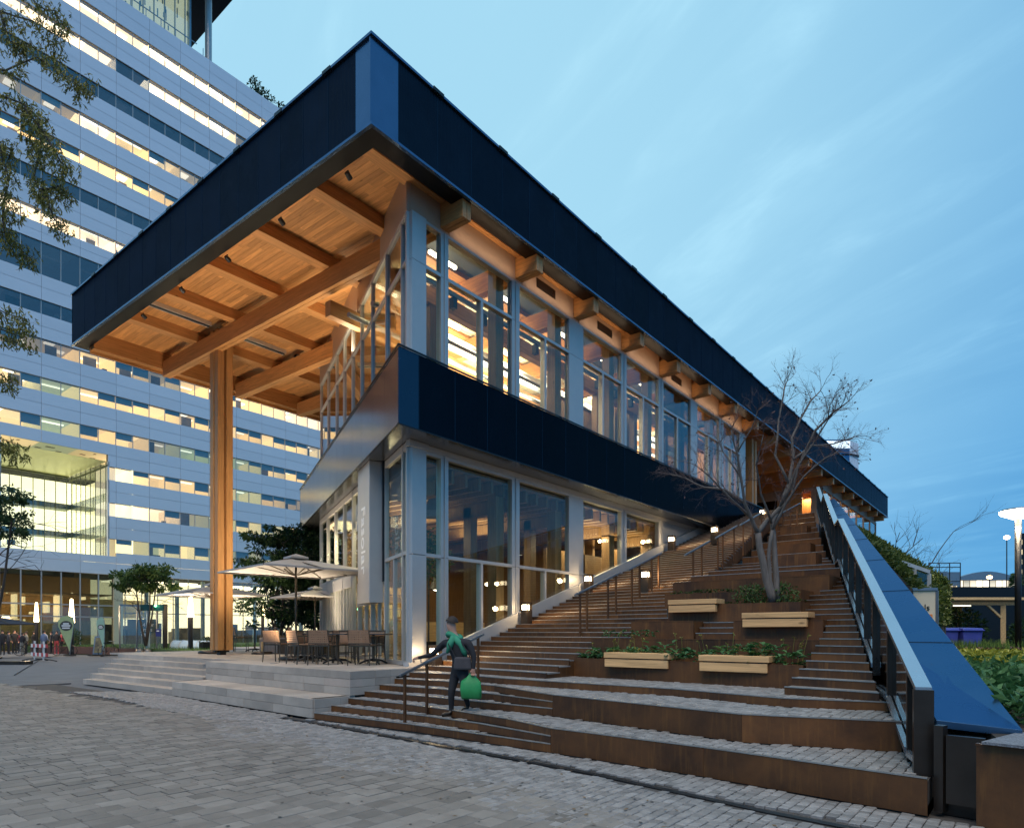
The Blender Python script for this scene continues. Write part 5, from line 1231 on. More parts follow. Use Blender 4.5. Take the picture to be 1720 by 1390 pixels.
m.build('leaves', 'leaf_hedge', t)
# planted bank that rises beside the coping
bk = thing('green_bank', 'steep bank overgrown with green plants beside the metal coping', 'hedge', (19, -6.5, .7))
T0, T1, B0, B1 = V((30, -2.6, 7.1)), V((20.1, -7.7, 3.35)), V((11.0, -7.0, 3.7)), V((17.6, -7.6, 2.35))
m = MB(); m.add([T0, T1, B1, B0, (30, -2.6, .7), (20.1, -7.7, .9), (17.6, -7.6, .9), (11.2, -6.9, .7)], [(0, 1, 2, 3), (3, 2, 6, 7), (1, 5, 6, 2), (0, 4, 5, 1), (0, 3, 7, 4)]); m.build('soil', 'soil', bk)
m = MB()
for _ in range(16000):
    a, b = R(), R(); p = (T0.lerp(T1, a)).lerp(B0.lerp(B1, a), b)+V((U(-.12, .12), U(-.12, .12), U(-.03, .22))); leaf(m, p, rv()+V((-.4, -.4, .5)), U(.10, .24), U(.05, .1))
for _ in range(2600):
    a, b = R(), R(); p = T1.lerp(V((20.1, -7.7, 2.0)), b).lerp(B1.lerp(V((17.6, -7.6, 1.9)), b), a)+rv()*.15; leaf(m, p, rv(), U(.10, .22), .08)
m.build('leaves', 'leaf_hedge', bk)
# small glazed entrance under the bank
pv = thing('glazed_lean_to', 'low glazed lean-to with a pale frame under the green bank', 'canopy', (17, -6.8, .7)); m = MB()
a, b = uvd(1512, 985, 21.6), uvd(1560, 985, 21.8)
for f in (0, .5, 1): p = a.lerp(b, f); m.box(p.x-.06, p.y-.06, .7, p.x+.06, p.y+.06, 3.85-.3*f)
m.bar((a.x, a.y, 3.9), (b.x, b.y, 3.6), .12, .12); m.build('frame', 'white_metal', pv); m = MB(); m.wall((a.x, a.y), (b.x, b.y), .02, .8, 3.8, .8, 3.5); m.build('pane', 'glass_dark', pv)
# site container with a logo
ct = thing('site_cabin', 'cream site cabin with a black and orange company sign', 'container', (18, -7, .7))
a, b = uvd(1496, 1080, 20.2), uvd(1574, 1080, 20); M['cream'] = mat('cream', (.72, .63, .46), .55, 0, .05, 2); M['orange'] = mat('orange', (.75, .25, .05), .5); M['ink'] = mat('ink', (.012, .012, .012), .6)
dv = V((b.x-a.x, b.y-a.y, 0)).normalized(); nv = V((-dv.y, dv.x, 0)); nv = nv if nv.dot(FW) > 0 else -nv
m = MB(); m.prism([(a.x, a.y), (b.x, b.y), (b.x+nv.x*2.4, b.y+nv.y*2.4), (a.x+nv.x*2.4, a.y+nv.y*2.4)], .68, 2.88); m.build('body', 'cream', ct)
m = MB(); m.bar((a.x, a.y, 2.92), (b.x, b.y, 2.92), .09, .08); m.bar((b.x, b.y, .7), (b.x, b.y, 2.88), .07, .07); m.build('frame', 'grey_metal', ct)
tb = text('Boels', .27, 'ink', ct, extrude=.005); s0 = b-dv*.80-nv*.02; place(tb, ct, (s0.x, s0.y, 2.36), dv, (0, 0, 1))
m = MB(); q = b-dv*.72-nv*.02; r_ = b-dv*.14-nv*.02; m.wall((q.x, q.y), (r_.x, r_.y), .02, 1.92, 2.16); m.build('logo_bar', 'orange', ct)
q = b-dv*.56-nv*.035; r_ = b-dv*.34-nv*.035; m = MB(); m.wall((q.x, q.y), (r_.x, r_.y), .02, 1.95, 2.08); m.build('logo_mark', 'cream', ct)
# timber shelter
sh = thing('timber_shelter', 'open timber shelter with a flat roof and braced posts at the garden end', 'shelter', (29, -8, .8))
pA, pB = V((28.16, -6.56)), V((30.13, -9.03)); dS = (pB-pA).normalized(); nS = V((-dS.y, dS.x)); nS = nS if nS.dot(V((FW.x, FW.y))) > 0 else -nS
for i, p in enumerate((pA, pB, pA+nS*3, pB+nS*3)):
    m = MB(); m.box(p.x-.1, p.y-.1, .7, p.x+.1, p.y+.1, 2.95); m.build('post', 'pale_wood', sh)
    e = dS*(.75 if i % 2 == 0 else -.75); m = MB(); m.bar((p.x, p.y, 2.2), (p.x+e.x, p.y+e.y, 2.9), .09, .09); m.build('brace', 'pale_wood', sh)
m = MB()
for o in (-.05, 3.05): m.bar((*(pA+nS*o-dS*.2), 3.0), (*(pB+nS*o+dS*.6), 3.0), .1, .22)
m.build('beam', 'pale_wood', sh)
m = MB(); q = [pA-nS*.4-dS*.3, pB-nS*.4+dS*.75, pB+nS*3.4+dS*.75, pA+nS*3.4-dS*.3]; m.prism([(v.x, v.y) for v in q], 3.12, 3.24); m.build('roof', 'pale_wood', sh)
m = MB(); q2 = pA+nS*3.2-dS*.1; q3 = pB+nS*3.2; m.wall((q2.x, q2.y), (q3.x, q3.y), .04, .8, 2.9); m.build('back_screen', 'black_metal', sh)
m = MB(); m.bar((*(pA+dS*.5+nS*1.5), 2.93), (*(pB-dS*.5+nS*1.5), 2.93), .08, .05); m.build('tube_light', emit('shelter_light', (1, .85, .6), 3), sh)
def bush(name, label, c, r, n, mt='leaf_dark', l=.2, grp=None):
    t = thing(name, label, 'bush', (c[0], c[1], .7), grp); m = MB()
    for _ in range(n):
        q = rv()
        while not .45 < q.length <= 1: q = rv()
        leaf(m, V(c)+V((q.x*r[0], q.y*r[1], q.z*r[2])), rv()+q, l*U(.6, 1.3), l*.5)
    m.build('leaves', mt, t); return t
bush('dark_bush', 'dark bush inside the timber shelter behind the bins', (30.6, -7.2, 1.7), (1.2, 1.2, 1.1), 1500); bush('dark_bush', 'dark bush right of the timber shelter post', (31.6, -10.0, 1.4), (.9, .9, .9), 900)
bush('hedge_bush', 'green hedge at the right edge behind the lamp post', (30.5, -11.6, 1.5), (1.6, 1.6, 1.0), 1400, 'leaf_mid')
# wheelie bins
M['bin_blue'] = mat('bin_blue', (.045, .06, .30), .42, 0, .08, 3)
bn = thing('waste_bin', 'blue four wheeled waste bin, fully in view by the shelter', 'bin', (0, 0, 0), 'blue waste bins by the garden')
m = MB(); m.hexa([(-.36, -.30, .12), (.36, -.30, .12), (.36, .30, .12), (-.36, .30, .12)], [(-.43, -.36, .98), (.43, -.36, .98), (.43, .36, .98), (-.43, .36, .98)]); m.build('body', 'bin_blue', bn, bevel=.02)
m = MB(); m.hexa([(-.46, -.40, .985), (.46, -.40, .985), (.46, .40, .985), (-.46, .40, .985)], [(-.44, -.34, 1.09), (.44, -.34, 1.09), (.44, .38, 1.12), (-.44, .38, 1.12)]); m.bar((-.46, -.42, 1.0), (.46, -.42, 1.0), .05, .05); m.build('lid', 'bin_blue', bn, bevel=.015)
for sx in (-.3, .3):
    for sy in (-.24, .24): m = MB(); m.tube([(sx-.025, sy, .07), (sx+.025, sy, .07)], .07, 10); m.build('wheel', 'black_metal', bn)
bn.location = (25.4, -7.95, .70); bn.rotation_euler = (0, 0, radians(-48))
copy_thing(bn, (24.9, -7.15, .70), radians(-46), 'blue waste bin half hidden behind the metal coping')
# lamp post
lp = thing('street_lamp', 'tall black lamp post with a glowing flat head in the garden', 'street lamp', (19.99, -9.78, .7))
m = MB(); m.tube([(19.99, -9.78, .7), (19.99, -9.78, 5.55)], .10, 12); m.build('post', 'black_metal', lp, True)
m = MB(); m.lathe((19.99, -9.78, 5.5), [(.10, 0), (.10, .12), (.50, .22), (.52, .26), (.48, .32), (.1, .36)], 18); m.build('head', 'grey_metal', lp, True)
m = MB(); m.lathe((19.99, -9.78, 5.48), [(.13, .0), (.50, .17), (.535, .22), (.535, .27), (.50, .28)], 18); m.build('light_ring', emit('lamp_ring', (1, .85, .66), 30), lp)
l = D.lights.new('street_light', 'POINT'); l.energy = 420; l.color = (1, .80, .50); l.shadow_soft_size = .3; o = D.objects.new('street_light', l); COL.objects.link(o); o.parent = lp; o.location = (0, 0, 4.6)
# far side: screen wall, works building, station hall, mast, towers, trees
def far_box(name, label, cat, u0, u1, vt, vb, d, dep, mt, parts=None):
    a, b = uvd(u0, vb, d), uvd(u1, vb, d); t = thing(name, label, cat, (a.x, a.y, 0)); zt = uvd(u0, vt, d).z; n = ((a+b)/2-CAMP); n.z = 0; n.normalize()
    m = MB(); m.prism([(a.x, a.y), (b.x, b.y), (b.x+n.x*dep, b.y+n.y*dep), (a.x+n.x*dep, a.y+n.y*dep)], 0, zt); m.build('walls', mt, t); return t, a, b, zt
far_box('screen_wall', 'long black screen wall behind the timber shelter', 'wall', 1590, 1790, 985, 1065, 45, .3, 'navy_dark')
wk, a, b, zt = far_box('works_building', 'grey plant building with a railing scaffold on its roof behind the screen wall', 'building', 1560, 1613, 960, 1060, 70, 8, 'grey_metal')
m = MB()
for f in (0, .33, .66, 1):
    p = a.lerp(b, f); m.tube([(p.x, p.y, zt-3 if f > .5 else zt), (p.x, p.y, zt+.95)], .05, 5)
for h in (.5, .95): m.tube([(a.x, a.y, zt+h), (b.x, b.y, zt+h)], .05, 5)
for h in (-1, -2): p, q = a.lerp(b, .66), b; m.tube([(p.x, p.y, zt+h), (q.x, q.y, zt+h)], .05, 5)
m.build('scaffold', 'black_metal', wk)
m = MB()
for f in (.55, .72, .86): p = a.lerp(b, f); m.box(p.x-.5, p.y-.1, zt-2.2, p.x+.5, p.y-.05, zt-1.5)
m.build('window', remit('works_window', (1, .8, .45), .9), wk)
sg, a, b, zt = far_box('station_hall', 'low station hall with a curved roof and bright windows far behind the screen wall', 'building', 1606, 1704, 972, 1062, 120, 14, 'grey_metal')
m = MB(); N_ = 9
for i in range(N_):
    p, q = a.lerp(b, i/N_), a.lerp(b, (i+1)/N_); h0 = 1.1*sin(pi*i/N_); h1 = 1.1*sin(pi*(i+1)/N_); m.wall((p.x, p.y), (q.x, q.y), 1.2, zt-.25, zt+.25+h0, zt-.25, zt+.25+h1)
m.build('roof', 'grey_metal', sg)
for i in range(N_):
    p, q = a.lerp(b, (i+.1)/N_), a.lerp(b, (i+.9)/N_)
    m = MB(); p -= FW*.15; q -= FW*.15; m.wall((p.x, p.y), (q.x, q.y), .1, zt-2.0, zt-.3); m.build('window', remit('station_window', (1, .85, .6), (1.6, .4, .8, 2.4, 2.2, .5, 1.4, 1.6, .5)[i]), sg)
p = uvd(1662, 969, 110); sl_ = thing('station_lamp', 'glaring orange lamp in front of the station hall', 'lamp', (p.x, p.y, 0)); m = MB(); m.lathe((p.x, p.y, p.z-.3), [(.05, 0), (.42, .15), (.42, .45), (.05, .6)], 10); m.build('bulb', emit('sodium', (1, .55, .2), 12), sl_); m = MB(); m.tube([(p.x, p.y, 0), (p.x, p.y, p.z-.28)], .08, 6); m.build('pole', 'black_metal', sl_)
p = uvd(1691, 906, 100); ms = thing('light_mast', 'thin mast with a small white light at its tip', 'mast', (p.x, p.y, 0)); m = MB(); m.tube([(p.x, p.y, 0), (p.x, p.y, p.z)], .11, 6, .07); m.build('pole', 'black_metal', ms); m = MB(); m.lathe((p.x, p.y, p.z), [(.1, 0), (.42, .2), (.42, .5), (.1, .7)], 10); m.build('lamp', emit('mast_lamp', (1, .8, .7), 4), ms)
et, a, b, zt = far_box('dark_office', 'dark office block with lit windows at the right edge', 'building', 1713, 1800, 895, 1062, 70, 10, 'navy_dark')
for i in range(9):
    for j in range(4):
        p = a.lerp(b, .02+.1*j); z = zt-1.2-1.05*i; m = MB(); m.box(p.x-.1, p.y-.12, z, p.x+.35, p.y-.06, z+.5); m.build('window', remit('edge_window', (1, .75, .4), random.choice((.1, .5, 1.2, .1))), et)
gt, a, b, zt = far_box('glass_tower', 'distant blue glass tower with a lit crown above the pavilion roof', 'building', 1372, 1427, 738, 1062, 150, 30, 'cap_blue')
c = uvd(1442, 900, 152); m = MB(); m.prism([(b.x, b.y), (c.x, c.y), (c.x+FW.x*20, c.y+FW.y*20), (b.x+FW.x*20, b.y+FW.y*20)], 0, zt-.3); m.build('side_wing', 'tower_panel', gt)
for i in range(8):
    p, q = a.lerp(b, i/8+.01), a.lerp(b, (i+1)/8-.01); p -= FW*.3; q -= FW*.3; m = MB(); m.wall((p.x, p.y), (q.x, q.y), .2, zt-2.0, zt-.4); m.build('crown_window', remit('crown', (.80, .92, 1), 1.3 if i % 3 else .9), gt)
m = MB()
for k in range(1, 10): z = zt-3.5*k; p, q = a-FW*.2, b-FW*.2; m.wall((p.x, p.y), (q.x, q.y), .2, z, z+.25); p, q = b-FW*.1+RT*.1, c-FW*.1; m.wall((p.x, p.y), (q.x, q.y), .25, z, z+.4)
m.build('floor_band', 'navy_dark', gt)
m = MB(); p = a.lerp(b, .7)-FW*.4; m.box(p.x-1.2, p.y-.6, zt-13, p.x+1.8, p.y-.2, zt-11.5); m.build('window', remit('tower_window', (1, .85, .55), 1.2), gt)
def bare(label, u, v, d, h, n=4, mt='bark_dark', zb=.7):
    p = uvd(u, v, d); t = thing('bare_tree', label, 'tree', (p.x, p.y, zb)); m = MB(); w = MB(); m.tube([(p.x, p.y, zb), (p.x+.1, p.y, zb+h*.4)], h*.02, 6, h*.014)
    for i in range(n): grow(w, V((p.x+.1, p.y, zb+h*(.3+.1*(i % 2)))), V((cos(i*1.7), sin(i*1.7), 1.1)), h*.42, h*.010, 4, .7, .1, None, 3, 4, (2, 3))
    m.build('trunk', mt, t); w.build('branches', mt, t)
bare('small bare tree behind the green bank, against the sky', 1490, 900, 48, 8.8, 4); bare('larger bare tree behind the green bank, right of the roof end', 1524, 900, 50, 7.6, 4)
p = uvd(1707, 985, 62); t = thing('conifer', 'dark conifer beside the lamp post far behind', 'tree', (p.x, p.y, .5)); m = MB()
for _ in range(700): f = R(); r = 1.3*(1-f)+.1; a_ = U(0, 6.28); leaf(m, V((p.x+cos(a_)*r*U(.3, 1), p.y+sin(a_)*r*U(.3, 1), .8+f*6.4)), V((cos(a_), sin(a_), -.2)), .5, .16)
m.build('crown', 'leaf_dark', t); m = MB(); m.tube([(p.x, p.y, .4), (p.x, p.y, 6)], .14, 6, .03); m.build('trunk', 'bark_dark', t)
# ------------------------------------------------------------------ terrace furniture
M['canvas'] = mat('canvas', (.36, .345, .335), .85, 0, .05, 3); M['canvas_dark'] = mat('canvas_dark', (.05, .055, .07), .85, 0, .1, 3)
M['strap'] = mat('strap', (.33, .19, .11), .6, 0, .15, 9); M['chair_metal'] = mat('chair_metal', (.09, .075, .055), .4, .5, .1, 6); M['table_top'] = mat('table_top', (.05, .05, .055), .35, 0, .1, 3)
def parasol(label, c, zb, ze, zt, hd, rot, mt='canvas', sides=4, base=True):
    t = thing('parasol', label, 'parasol', (c[0], c[1], zb), 'parasols around the square'); ring = [V((c[0]+hd*cos(rot+2*pi*i/sides), c[1]+hd*sin(rot+2*pi*i/sides), ze)) for i in range(sides)]
    top = V((c[0], c[1], zt)); m = MB(); n = 8
    for i in range(sides):
        a, b = ring[i], ring[(i+1) % sides]
        rows = []
        for k in range(n+1):
            f = k/n; row = []
            for j in range(n+1):
                g_ = j/n; e = a.lerp(b, g_); p = top.lerp(e, .06+.94*f); p.z -= .10*sin(pi*f)*sin(pi*g_)*hd/2.2*.8; p.z += .05*(1-f)*f; row.append(p)
            rows.append(row)
        for k in range(n):
            for j in range(n):
                q = [rows[k][j], rows[k][j+1], rows[k+1][j+1], rows[k+1][j]]; m.add(q+[v-V((0, 0, .006)) for v in q], [(0, 1, 2, 3), (7, 6, 5, 4)])
        m.add([rows[n][0], rows[n][n], rows[n][n]-V((0, 0, .05)), rows[n][0]-V((0, 0, .05))], [(0, 1, 2, 3)])
    m.build('canopy', mt, t)
    m = MB(); r2 = [top+(p-top)*.16+V((0, 0, .09)) for p in ring]; m.add([top+V((0, 0, .13))]+r2, [(0, 1+i, 1+(i+1) % sides) for i in range(sides)]); m.add(r2+[v-V((0, 0, .05)) for v in r2], [(i, (i+1) % sides, sides+(i+1) % sides, sides+i) for i in range(sides)]); m.build('vent_cap', mt, t)
    m = MB(); m.tube([(c[0], c[1], zb+.05), (c[0], c[1], zt-.03)], .03, 10); m.build('pole', 'chair_metal', t, True)
    hub = V((c[0], c[1], ze-.12))
    for i in range(2*sides):
        e = ring[i//2] if i % 2 == 0 else ring[i//2].lerp(ring[(i//2+1) % sides], .5)
        m = MB(); mid = top.lerp(e, .5)-V((0, 0, .05)); m.bar(top-V((0, 0, .06)), e-V((0, 0, .02)), .02, .03); m.bar(hub, mid, .02, .025); m.build('rib', 'chair_metal', t)
    if base: m = MB(); m.lathe((c[0], c[1], zb), [(.46, 0), (.48, .05), (.44, .11), (.05, .13)], 20); m.build('base', 'bronze', t, True); m = MB(); m.tube([(c[0], c[1], zb+.1), (c[0], c[1], zb+.42)], .045, 10); m.build('sleeve', 'chair_metal', t)
    return t
ang = atan2(-FW.y, -FW.x)
parasol('large pale parasol on the terrace in front of the dark trees', (2.13, 5.79), .84, 3.30, 3.66, 2.22, ang-.03)
p2 = uvd(356, 985, 24); parasol('pale parasol whose canopy is crossed by the wooden column', (p2.x, p2.y), .84, 2.98, 3.30, 1.93, ang+.12)
p3 = uvd(529, 990, 23.6); parasol('pale parasol half hidden behind the glass wall', (p3.x, p3.y), .84, 2.86, 3.15, 1.62, ang)
p4 = uvd(-12, 1050, 41); parasol('dark parasol at the left edge above the crowd', (p4.x, p4.y), 0, 2.15, 2.62, 2.3, ang+.4, 'canvas_dark')
t = thing('weighted_foot', 'round parasol weight with an empty metal sleeve by the wooden planter box', 'parasol base', (4.32, 11.2, .84)); m = MB(); m.lathe((4.32, 11.2, .84), [(.36, 0), (.37, .04), (.34, .09), (.04, .1)], 18); m.build('base', 'bronze', t, True); m = MB(); m.tube([(4.32, 11.2, .92), (4.32, 11.2, 1.28)], .04, 10); m.build('sleeve', 'pale_wood', t)
def weave(m, o, ux, uy, w, h, nx, ny):
    o, ux, uy = V(o), V(ux), V(uy); n = ux.cross(uy).normalized()*.004
    for i in range(nx):
        a = o+ux*(w*(i+.17)/nx); b = o+ux*(w*(i+.83)/nx); m.hexa([a-n, b-n, b+n, a+n], [a-n+uy*h, b-n+uy*h, b+n+uy*h, a+n+uy*h])
    for i in range(ny):
        a = o+uy*(h*(i+.17)/ny); b = o+uy*(h*(i+.83)/ny); k = n*2; m.hexa([a-k, b-k, b+k, a+k], [a-k+ux*w, b-k+ux*w, b+k+ux*w, a+k+ux*w])
def chair(label, high=False):                              # at the origin, facing +y, back at -y
    c = thing('woven_chair', label, 'chair', (0, 0, 0), 'woven chairs on the terrace'); w, sh_, bh = (.50, .46, .82) if not high else (.44, .58, .98)
    for sx in (-1, 1):
        m = MB(); m.tube([(sx*(w/2+.01), -.27, 0), (sx*w/2, -.22, sh_), (sx*w/2, -.29, bh)], .014, 7); m.build('leg', 'chair_metal', c)
        m = MB(); m.tube([(sx*(w/2+.01), .24, 0), (sx*w/2, .21, sh_+.2 if not high else sh_), (sx*w/2, .17, sh_+.21 if not high else sh_-.02), (sx*w/2, -.24, sh_+.22 if not high else sh_-.02)], .014, 7); m.build('leg', 'chair_metal', c)
    m = MB(); m.bar((-w/2, -.22, sh_-.01), (w/2, -.22, sh_-.01), .02, .025); m.bar((-w/2, .21, sh_-.01), (w/2, .21, sh_-.01), .02, .025); m.bar((-w/2, -.22, sh_-.01), (-w/2, .21, sh_-.01), .02, .025); m.bar((w/2, -.22, sh_-.01), (w/2, .21, sh_-.01), .02, .025); m.bar((-w/2, -.27, bh-.01), (w/2, -.27, bh-.01), .02, .025); m.bar((-w/2, -.24, bh-.31), (w/2, -.24, bh-.31), .02, .02); m.bar((-w/2, 0, sh_*.45), (w/2, 0, sh_*.45), .015, .015); m.build('frame', 'chair_metal', c)
    m = MB(); weave(m, (-w/2, -.215, sh_+.012), (1, 0, 0), (0, 1, 0), w, .43, 9, 8); m.build('seat', 'strap', c)
    m = MB(); weave(m, (-w/2-.01, -.235, bh-.32), (1, 0, 0), (0, -.05/.32, 1), w+.02, .32, 10, 6); m.build('backrest', 'strap', c)
    return c
def table(label, h=.74):
    t = thing('cafe_table', label, 'table', (0, 0, 0), 'cafe tables on the terrace')
    m = MB(); m.box(-.36, -.36, h-.03, .36, .36, h); m.build('table_top', 'table_top', t, bevel=.006); m = MB(); m.tube([(0, 0, .06), (0, 0, h-.03)], .035, 10); m.build('column', 'chair_metal', t)
    m = MB()
    for a in range(4): e = V((cos(a*pi/2+.78), sin(a*pi/2+.78), 0)); m.tube([(0, 0, .11), e*.2+V((0, 0, .09)), e*.36+V((0, 0, .02))], [.03, .026, .02], 8)
    m.build('foot', 'black_metal', t); return t
ch = chair('woven chair seen from behind, nearest the camera on the terrace, left of a pair'); ch.location = (1.0, 2.95, .84); ch.rotation_euler = (0, 0, radians(-62))
CL = [(1.42, 2.02, -58, 'woven chair seen from behind, right of the pair nearest the glass corner'), (2.05, 3.45, 128, 'woven chair facing the camera beyond the front left table'), (2.02, 2.42, 122, 'woven chair tucked behind the table next to the sign pylon glass'), (1.55, 4.35, -150, 'woven chair left of the parasol pole seen from the side'),
      (2.35, 4.15, -20, 'woven chair right behind the front pair'), (2.3, 5.35, -45, 'woven chair behind the big parasol pole'), (3.25, 5.1, 140, 'woven chair at the back table near the doors'), (3.2, 6.4, -60, 'woven chair in the back row left of the doors'), (3.95, 6.9, 120, 'woven chair farthest back near the doors'), (.95, 3.75, -95, 'woven chair at the terrace edge left of the front pair'), (1.2, 5.2, -70, 'woven chair just left of the big parasol base'), (2.9, 4.55, 150, 'woven chair with its back to the glass doors'), (2.75, 6.6, -60, 'woven chair in the shade behind the big parasol'), (3.4, 7.7, -50, 'woven chair left of the farthest table')]
for x, y, a, lb in CL: copy_thing(ch, (x, y, .84), radians(a), lb)
tb1 = table('dark cafe table between the nearest pair of woven chairs'); tb1.location = (1.55, 3.15, .84); tb1.rotation_euler = (0, 0, .5)
for x, y, a, lb in ((1.95, 2.02+.25, .5, 'dark cafe table close to the glass corner'), (1.95, 4.75, .3, 'dark cafe table behind the big parasol pole'), (3.0, 5.75, .5, 'dark cafe table near the glass doors'), (3.65, 6.6, .4, 'dark cafe table farthest back by the doors')): copy_thing(tb1, (x, y, .84), a, lb)
hc = chair('tall woven stool chair just right of the wooden column', True); hc.location = (5.4, 15.6, .84); hc.rotation_euler = (0, 0, radians(-120))
for x, y, a, lb in ((5.6, 14.9, -110, 'tall woven chair, second right of the wooden column'), (6.1, 13.7, 70, 'tall woven chair facing the column across the high table'), (6.2, 12.9, 75, 'tall woven chair beside the planter box')): copy_thing(hc, (x, y, .84), radians(a), lb)
ht = table('high dark table between the tall woven chairs', .95); ht.location = (5.9, 14.4, .84)
copy_thing(ht, (6.2, 13.3, .84), .3, 'high dark table next to the planter box')
M['old_wood'] = mat('old_wood', (.20, .175, .155), .7, .1, .25, 3, (8, 8, .6), var=.2)
bx_ = thing('planter_box', 'weathered metal and wood planter box at the back of the terrace', 'planter', (5, 10.5, .84))
for i in range(8):
    a, b = V((4.88, 12.3)).lerp(V((5.1, 8.6)), i/8), V((4.88, 12.3)).lerp(V((5.1, 8.6)), (i+1)/8); m = MB(); m.wall((a.x, a.y-.004), (b.x, b.y+.004), .03, .86, 1.42); m.build('board', 'old_wood', bx_)
m = MB(); m.box(4.93, 8.6, .84, 5.8, 12.3, 1.38); m.build('inner', 'soil', bx_)
# ------------------------------------------------------------------ trees on the square
def leafy(label, base, trunks, crowns, n, l, w, mt, name='tree', trunk_r=.07, bark='bark_dark', grp=None, flat=.35):
    t = thing(name, label, 'tree', base, grp); m = MB(); lm = MB()
    for i, (tx, ty, tz) in enumerate(trunks):
        b = V(base)+V((U(-.15, .15), U(-.15, .15), 0)); e = V((tx, ty, tz)); mid = b.lerp(e, .5)+rv()*.12; m.tube([b, b.lerp(mid, .5)+rv()*.04, mid, e], trunk_r, 7, trunk_r*.4)
        for _ in range(4): grow(m, mid.lerp(e, U(.1, 1)), rv()+V((0, 0, .5)), (e-b).length*.28, trunk_r*.3, 2, .7, .1, None, 3, 4)
    m.build('trunk', bark, t, True)
    tot = sum(c[1][0]*c[1][1]*c[1][2] for c in crowns)
    for c, r in crowns:
        k = int(n*r[0]*r[1]*r[2]/tot); subs = []
        for _ in range(max(9, int(64*(r[0]*r[1]*r[2]/tot)**.5))):
            q = rv().normalized()*U(.3, 1.12); subs.append((V(c)+V((q.x*r[0], q.y*r[1], q.z*r[2])), U(.14, .32)*min(r)*1.15))
        for _ in range(k):
            s, sr = random.choice(subs); q = rv()
            while q.length > 1: q = rv()
            p = s+V((q.x*sr*1.5, q.y*sr*1.5, q.z*sr*flat*1.6)); leaf(lm, p, q+V((0, 0, -.25))+rv()*.4, l*U(.6, 1.3), w*U(.7, 1.2))
    lm.build('crown', mt, t); return t
def at3(u, v, d): p = uvd(u, v, d); return (p.x, p.y, p.z)
leafy('dark multi stemmed tree behind the big parasol and the planter box', at3(470, 1094, 27), [at3(440, 960, 27), at3(470, 930, 27.3), at3(500, 950, 27.6), at3(520, 990, 28), at3(455, 1000, 26.6)],
      [(at3(455, 915, 27), (1.0, 1.0, .75)), (at3(500, 905, 27.5), (1.2, 1.2, .9)), (at3(420, 955, 27), (.95, .9, .5)), (at3(480, 965, 27), (1.4, 1.2, .9)), (at3(525, 960, 28), (1.0, 1.2, 1.1)), (at3(505, 1020, 28), (1.3, 1.3, .8)), (at3(440, 1015, 26.8), (.9, .9, .6)), (at3(400, 1000, 27), (.5, .6, .35))], 15000, .17, .085, 'leaf_dark', trunk_r=.055)
leafy('dark tree at the right, behind the parasol, reaching to the pavilion fascia', at3(535, 1090, 31), [at3(530, 960, 31), at3(515, 930, 31)], [(at3(530, 920, 31), (1.5, 1.6, 1.3)), (at3(520, 1000, 31), (1.6, 1.6, 1.3)), (at3(480, 1040, 31), (1.6, 1.2, .5))], 8000, .2, .1, 'leaf_dark')
leafy('young green tree in front of the bright lobby, with a forked trunk', at3(246, 1084, 45), [at3(228, 985, 45), at3(262, 985, 45), at3(252, 970, 45)],
      [(at3(222, 968, 45), (1.0, 1.0, .6)), (at3(262, 963, 45), (1.15, 1.1, .65)), (at3(240, 985, 45), (1.5, 1.2, .35)), (at3(285, 985, 45), (.7, .8, .3)), (at3(196, 985, 45), (.5, .6, .3)), (at3(243, 958, 45.5), (.7, .7, .4))], 4200, .26, .12, 'leaf_mid', trunk_r=.09)
leafy('tree at the left edge, dark against the glowing recess of the tower', at3(-14, 1095, 40), [at3(-2, 900, 40), at3(20, 870, 40), at3(-30, 860, 40)], [(at3(28, 832, 40), (.9, .9, .6)), (at3(22, 870, 40), (1.1, 1.0, .6)), (at3(-20, 850, 40), (1.6, 1.2, 1.6)), (at3(45, 893, 40), (.9, .7, .22)), (at3(12, 898, 40), (1.2, .8, .4))], 5200, .22, .10, 'leaf_dark', trunk_r=.12)
# big tree just outside the frame on the left: its sprays hang into the picture
ft = thing('overhanging_tree', 'tree at the left edge whose thin leafy sprays hang into the top left corner', 'tree', at3(-420, 1330, 6.6)); m = MB(); lm = MB(); D0 = 6.6
root = V(at3(-420, 1330, D0)); crown = V(at3(-330, 100, D0)); m.tube([root, root.lerp(crown, .4)+rv()*.1, root.lerp(crown, .75)+rv()*.1, crown], .2, 10, .08)
SPR = [[(-330, 100), (-150, -40), (0, 18), (55, 35), (98, 62), (88, 100)], [(-150, -40), (20, -60), (60, 8), (92, 18), (104, 40)], [(0, 18), (16, 70), (30, 78), (48, 72)], [(-330, 100), (-60, 110), (10, 118), (62, 96), (105, 125), (134, 148), (150, 142)], [(-60, 110), (0, 160), (40, 175), (62, 205), (70, 240), (108, 285)],
       [(40, 175), (66, 200), (50, 232), (62, 262)], [(62, 205), (90, 250), (118, 286)], [(-330, 100), (-90, 240), (0, 245), (12, 290), (8, 330), (24, 358)], [(0, 245), (20, 250), (8, 280)], [(70, 240), (56, 300), (66, 318), (84, 345)], [(66, 318), (98, 312), (112, 328)], [(66, 318), (92, 370), (106, 384)],
       [(-90, 240), (-20, 380), (8, 392), (34, 418), (52, 434)], [(-330, 100), (-120, 480), (-30, 510), (14, 528), (46, 536)], [(-120, 480), (-20, 545), (20, 560), (42, 566)], [(-120, 480), (-40, 610), (6, 632), (14, 640)], [(-40, 610), (-10, 740), (14, 752), (34, 758)], [(8, 330), (4, 370), (8, 398)]]
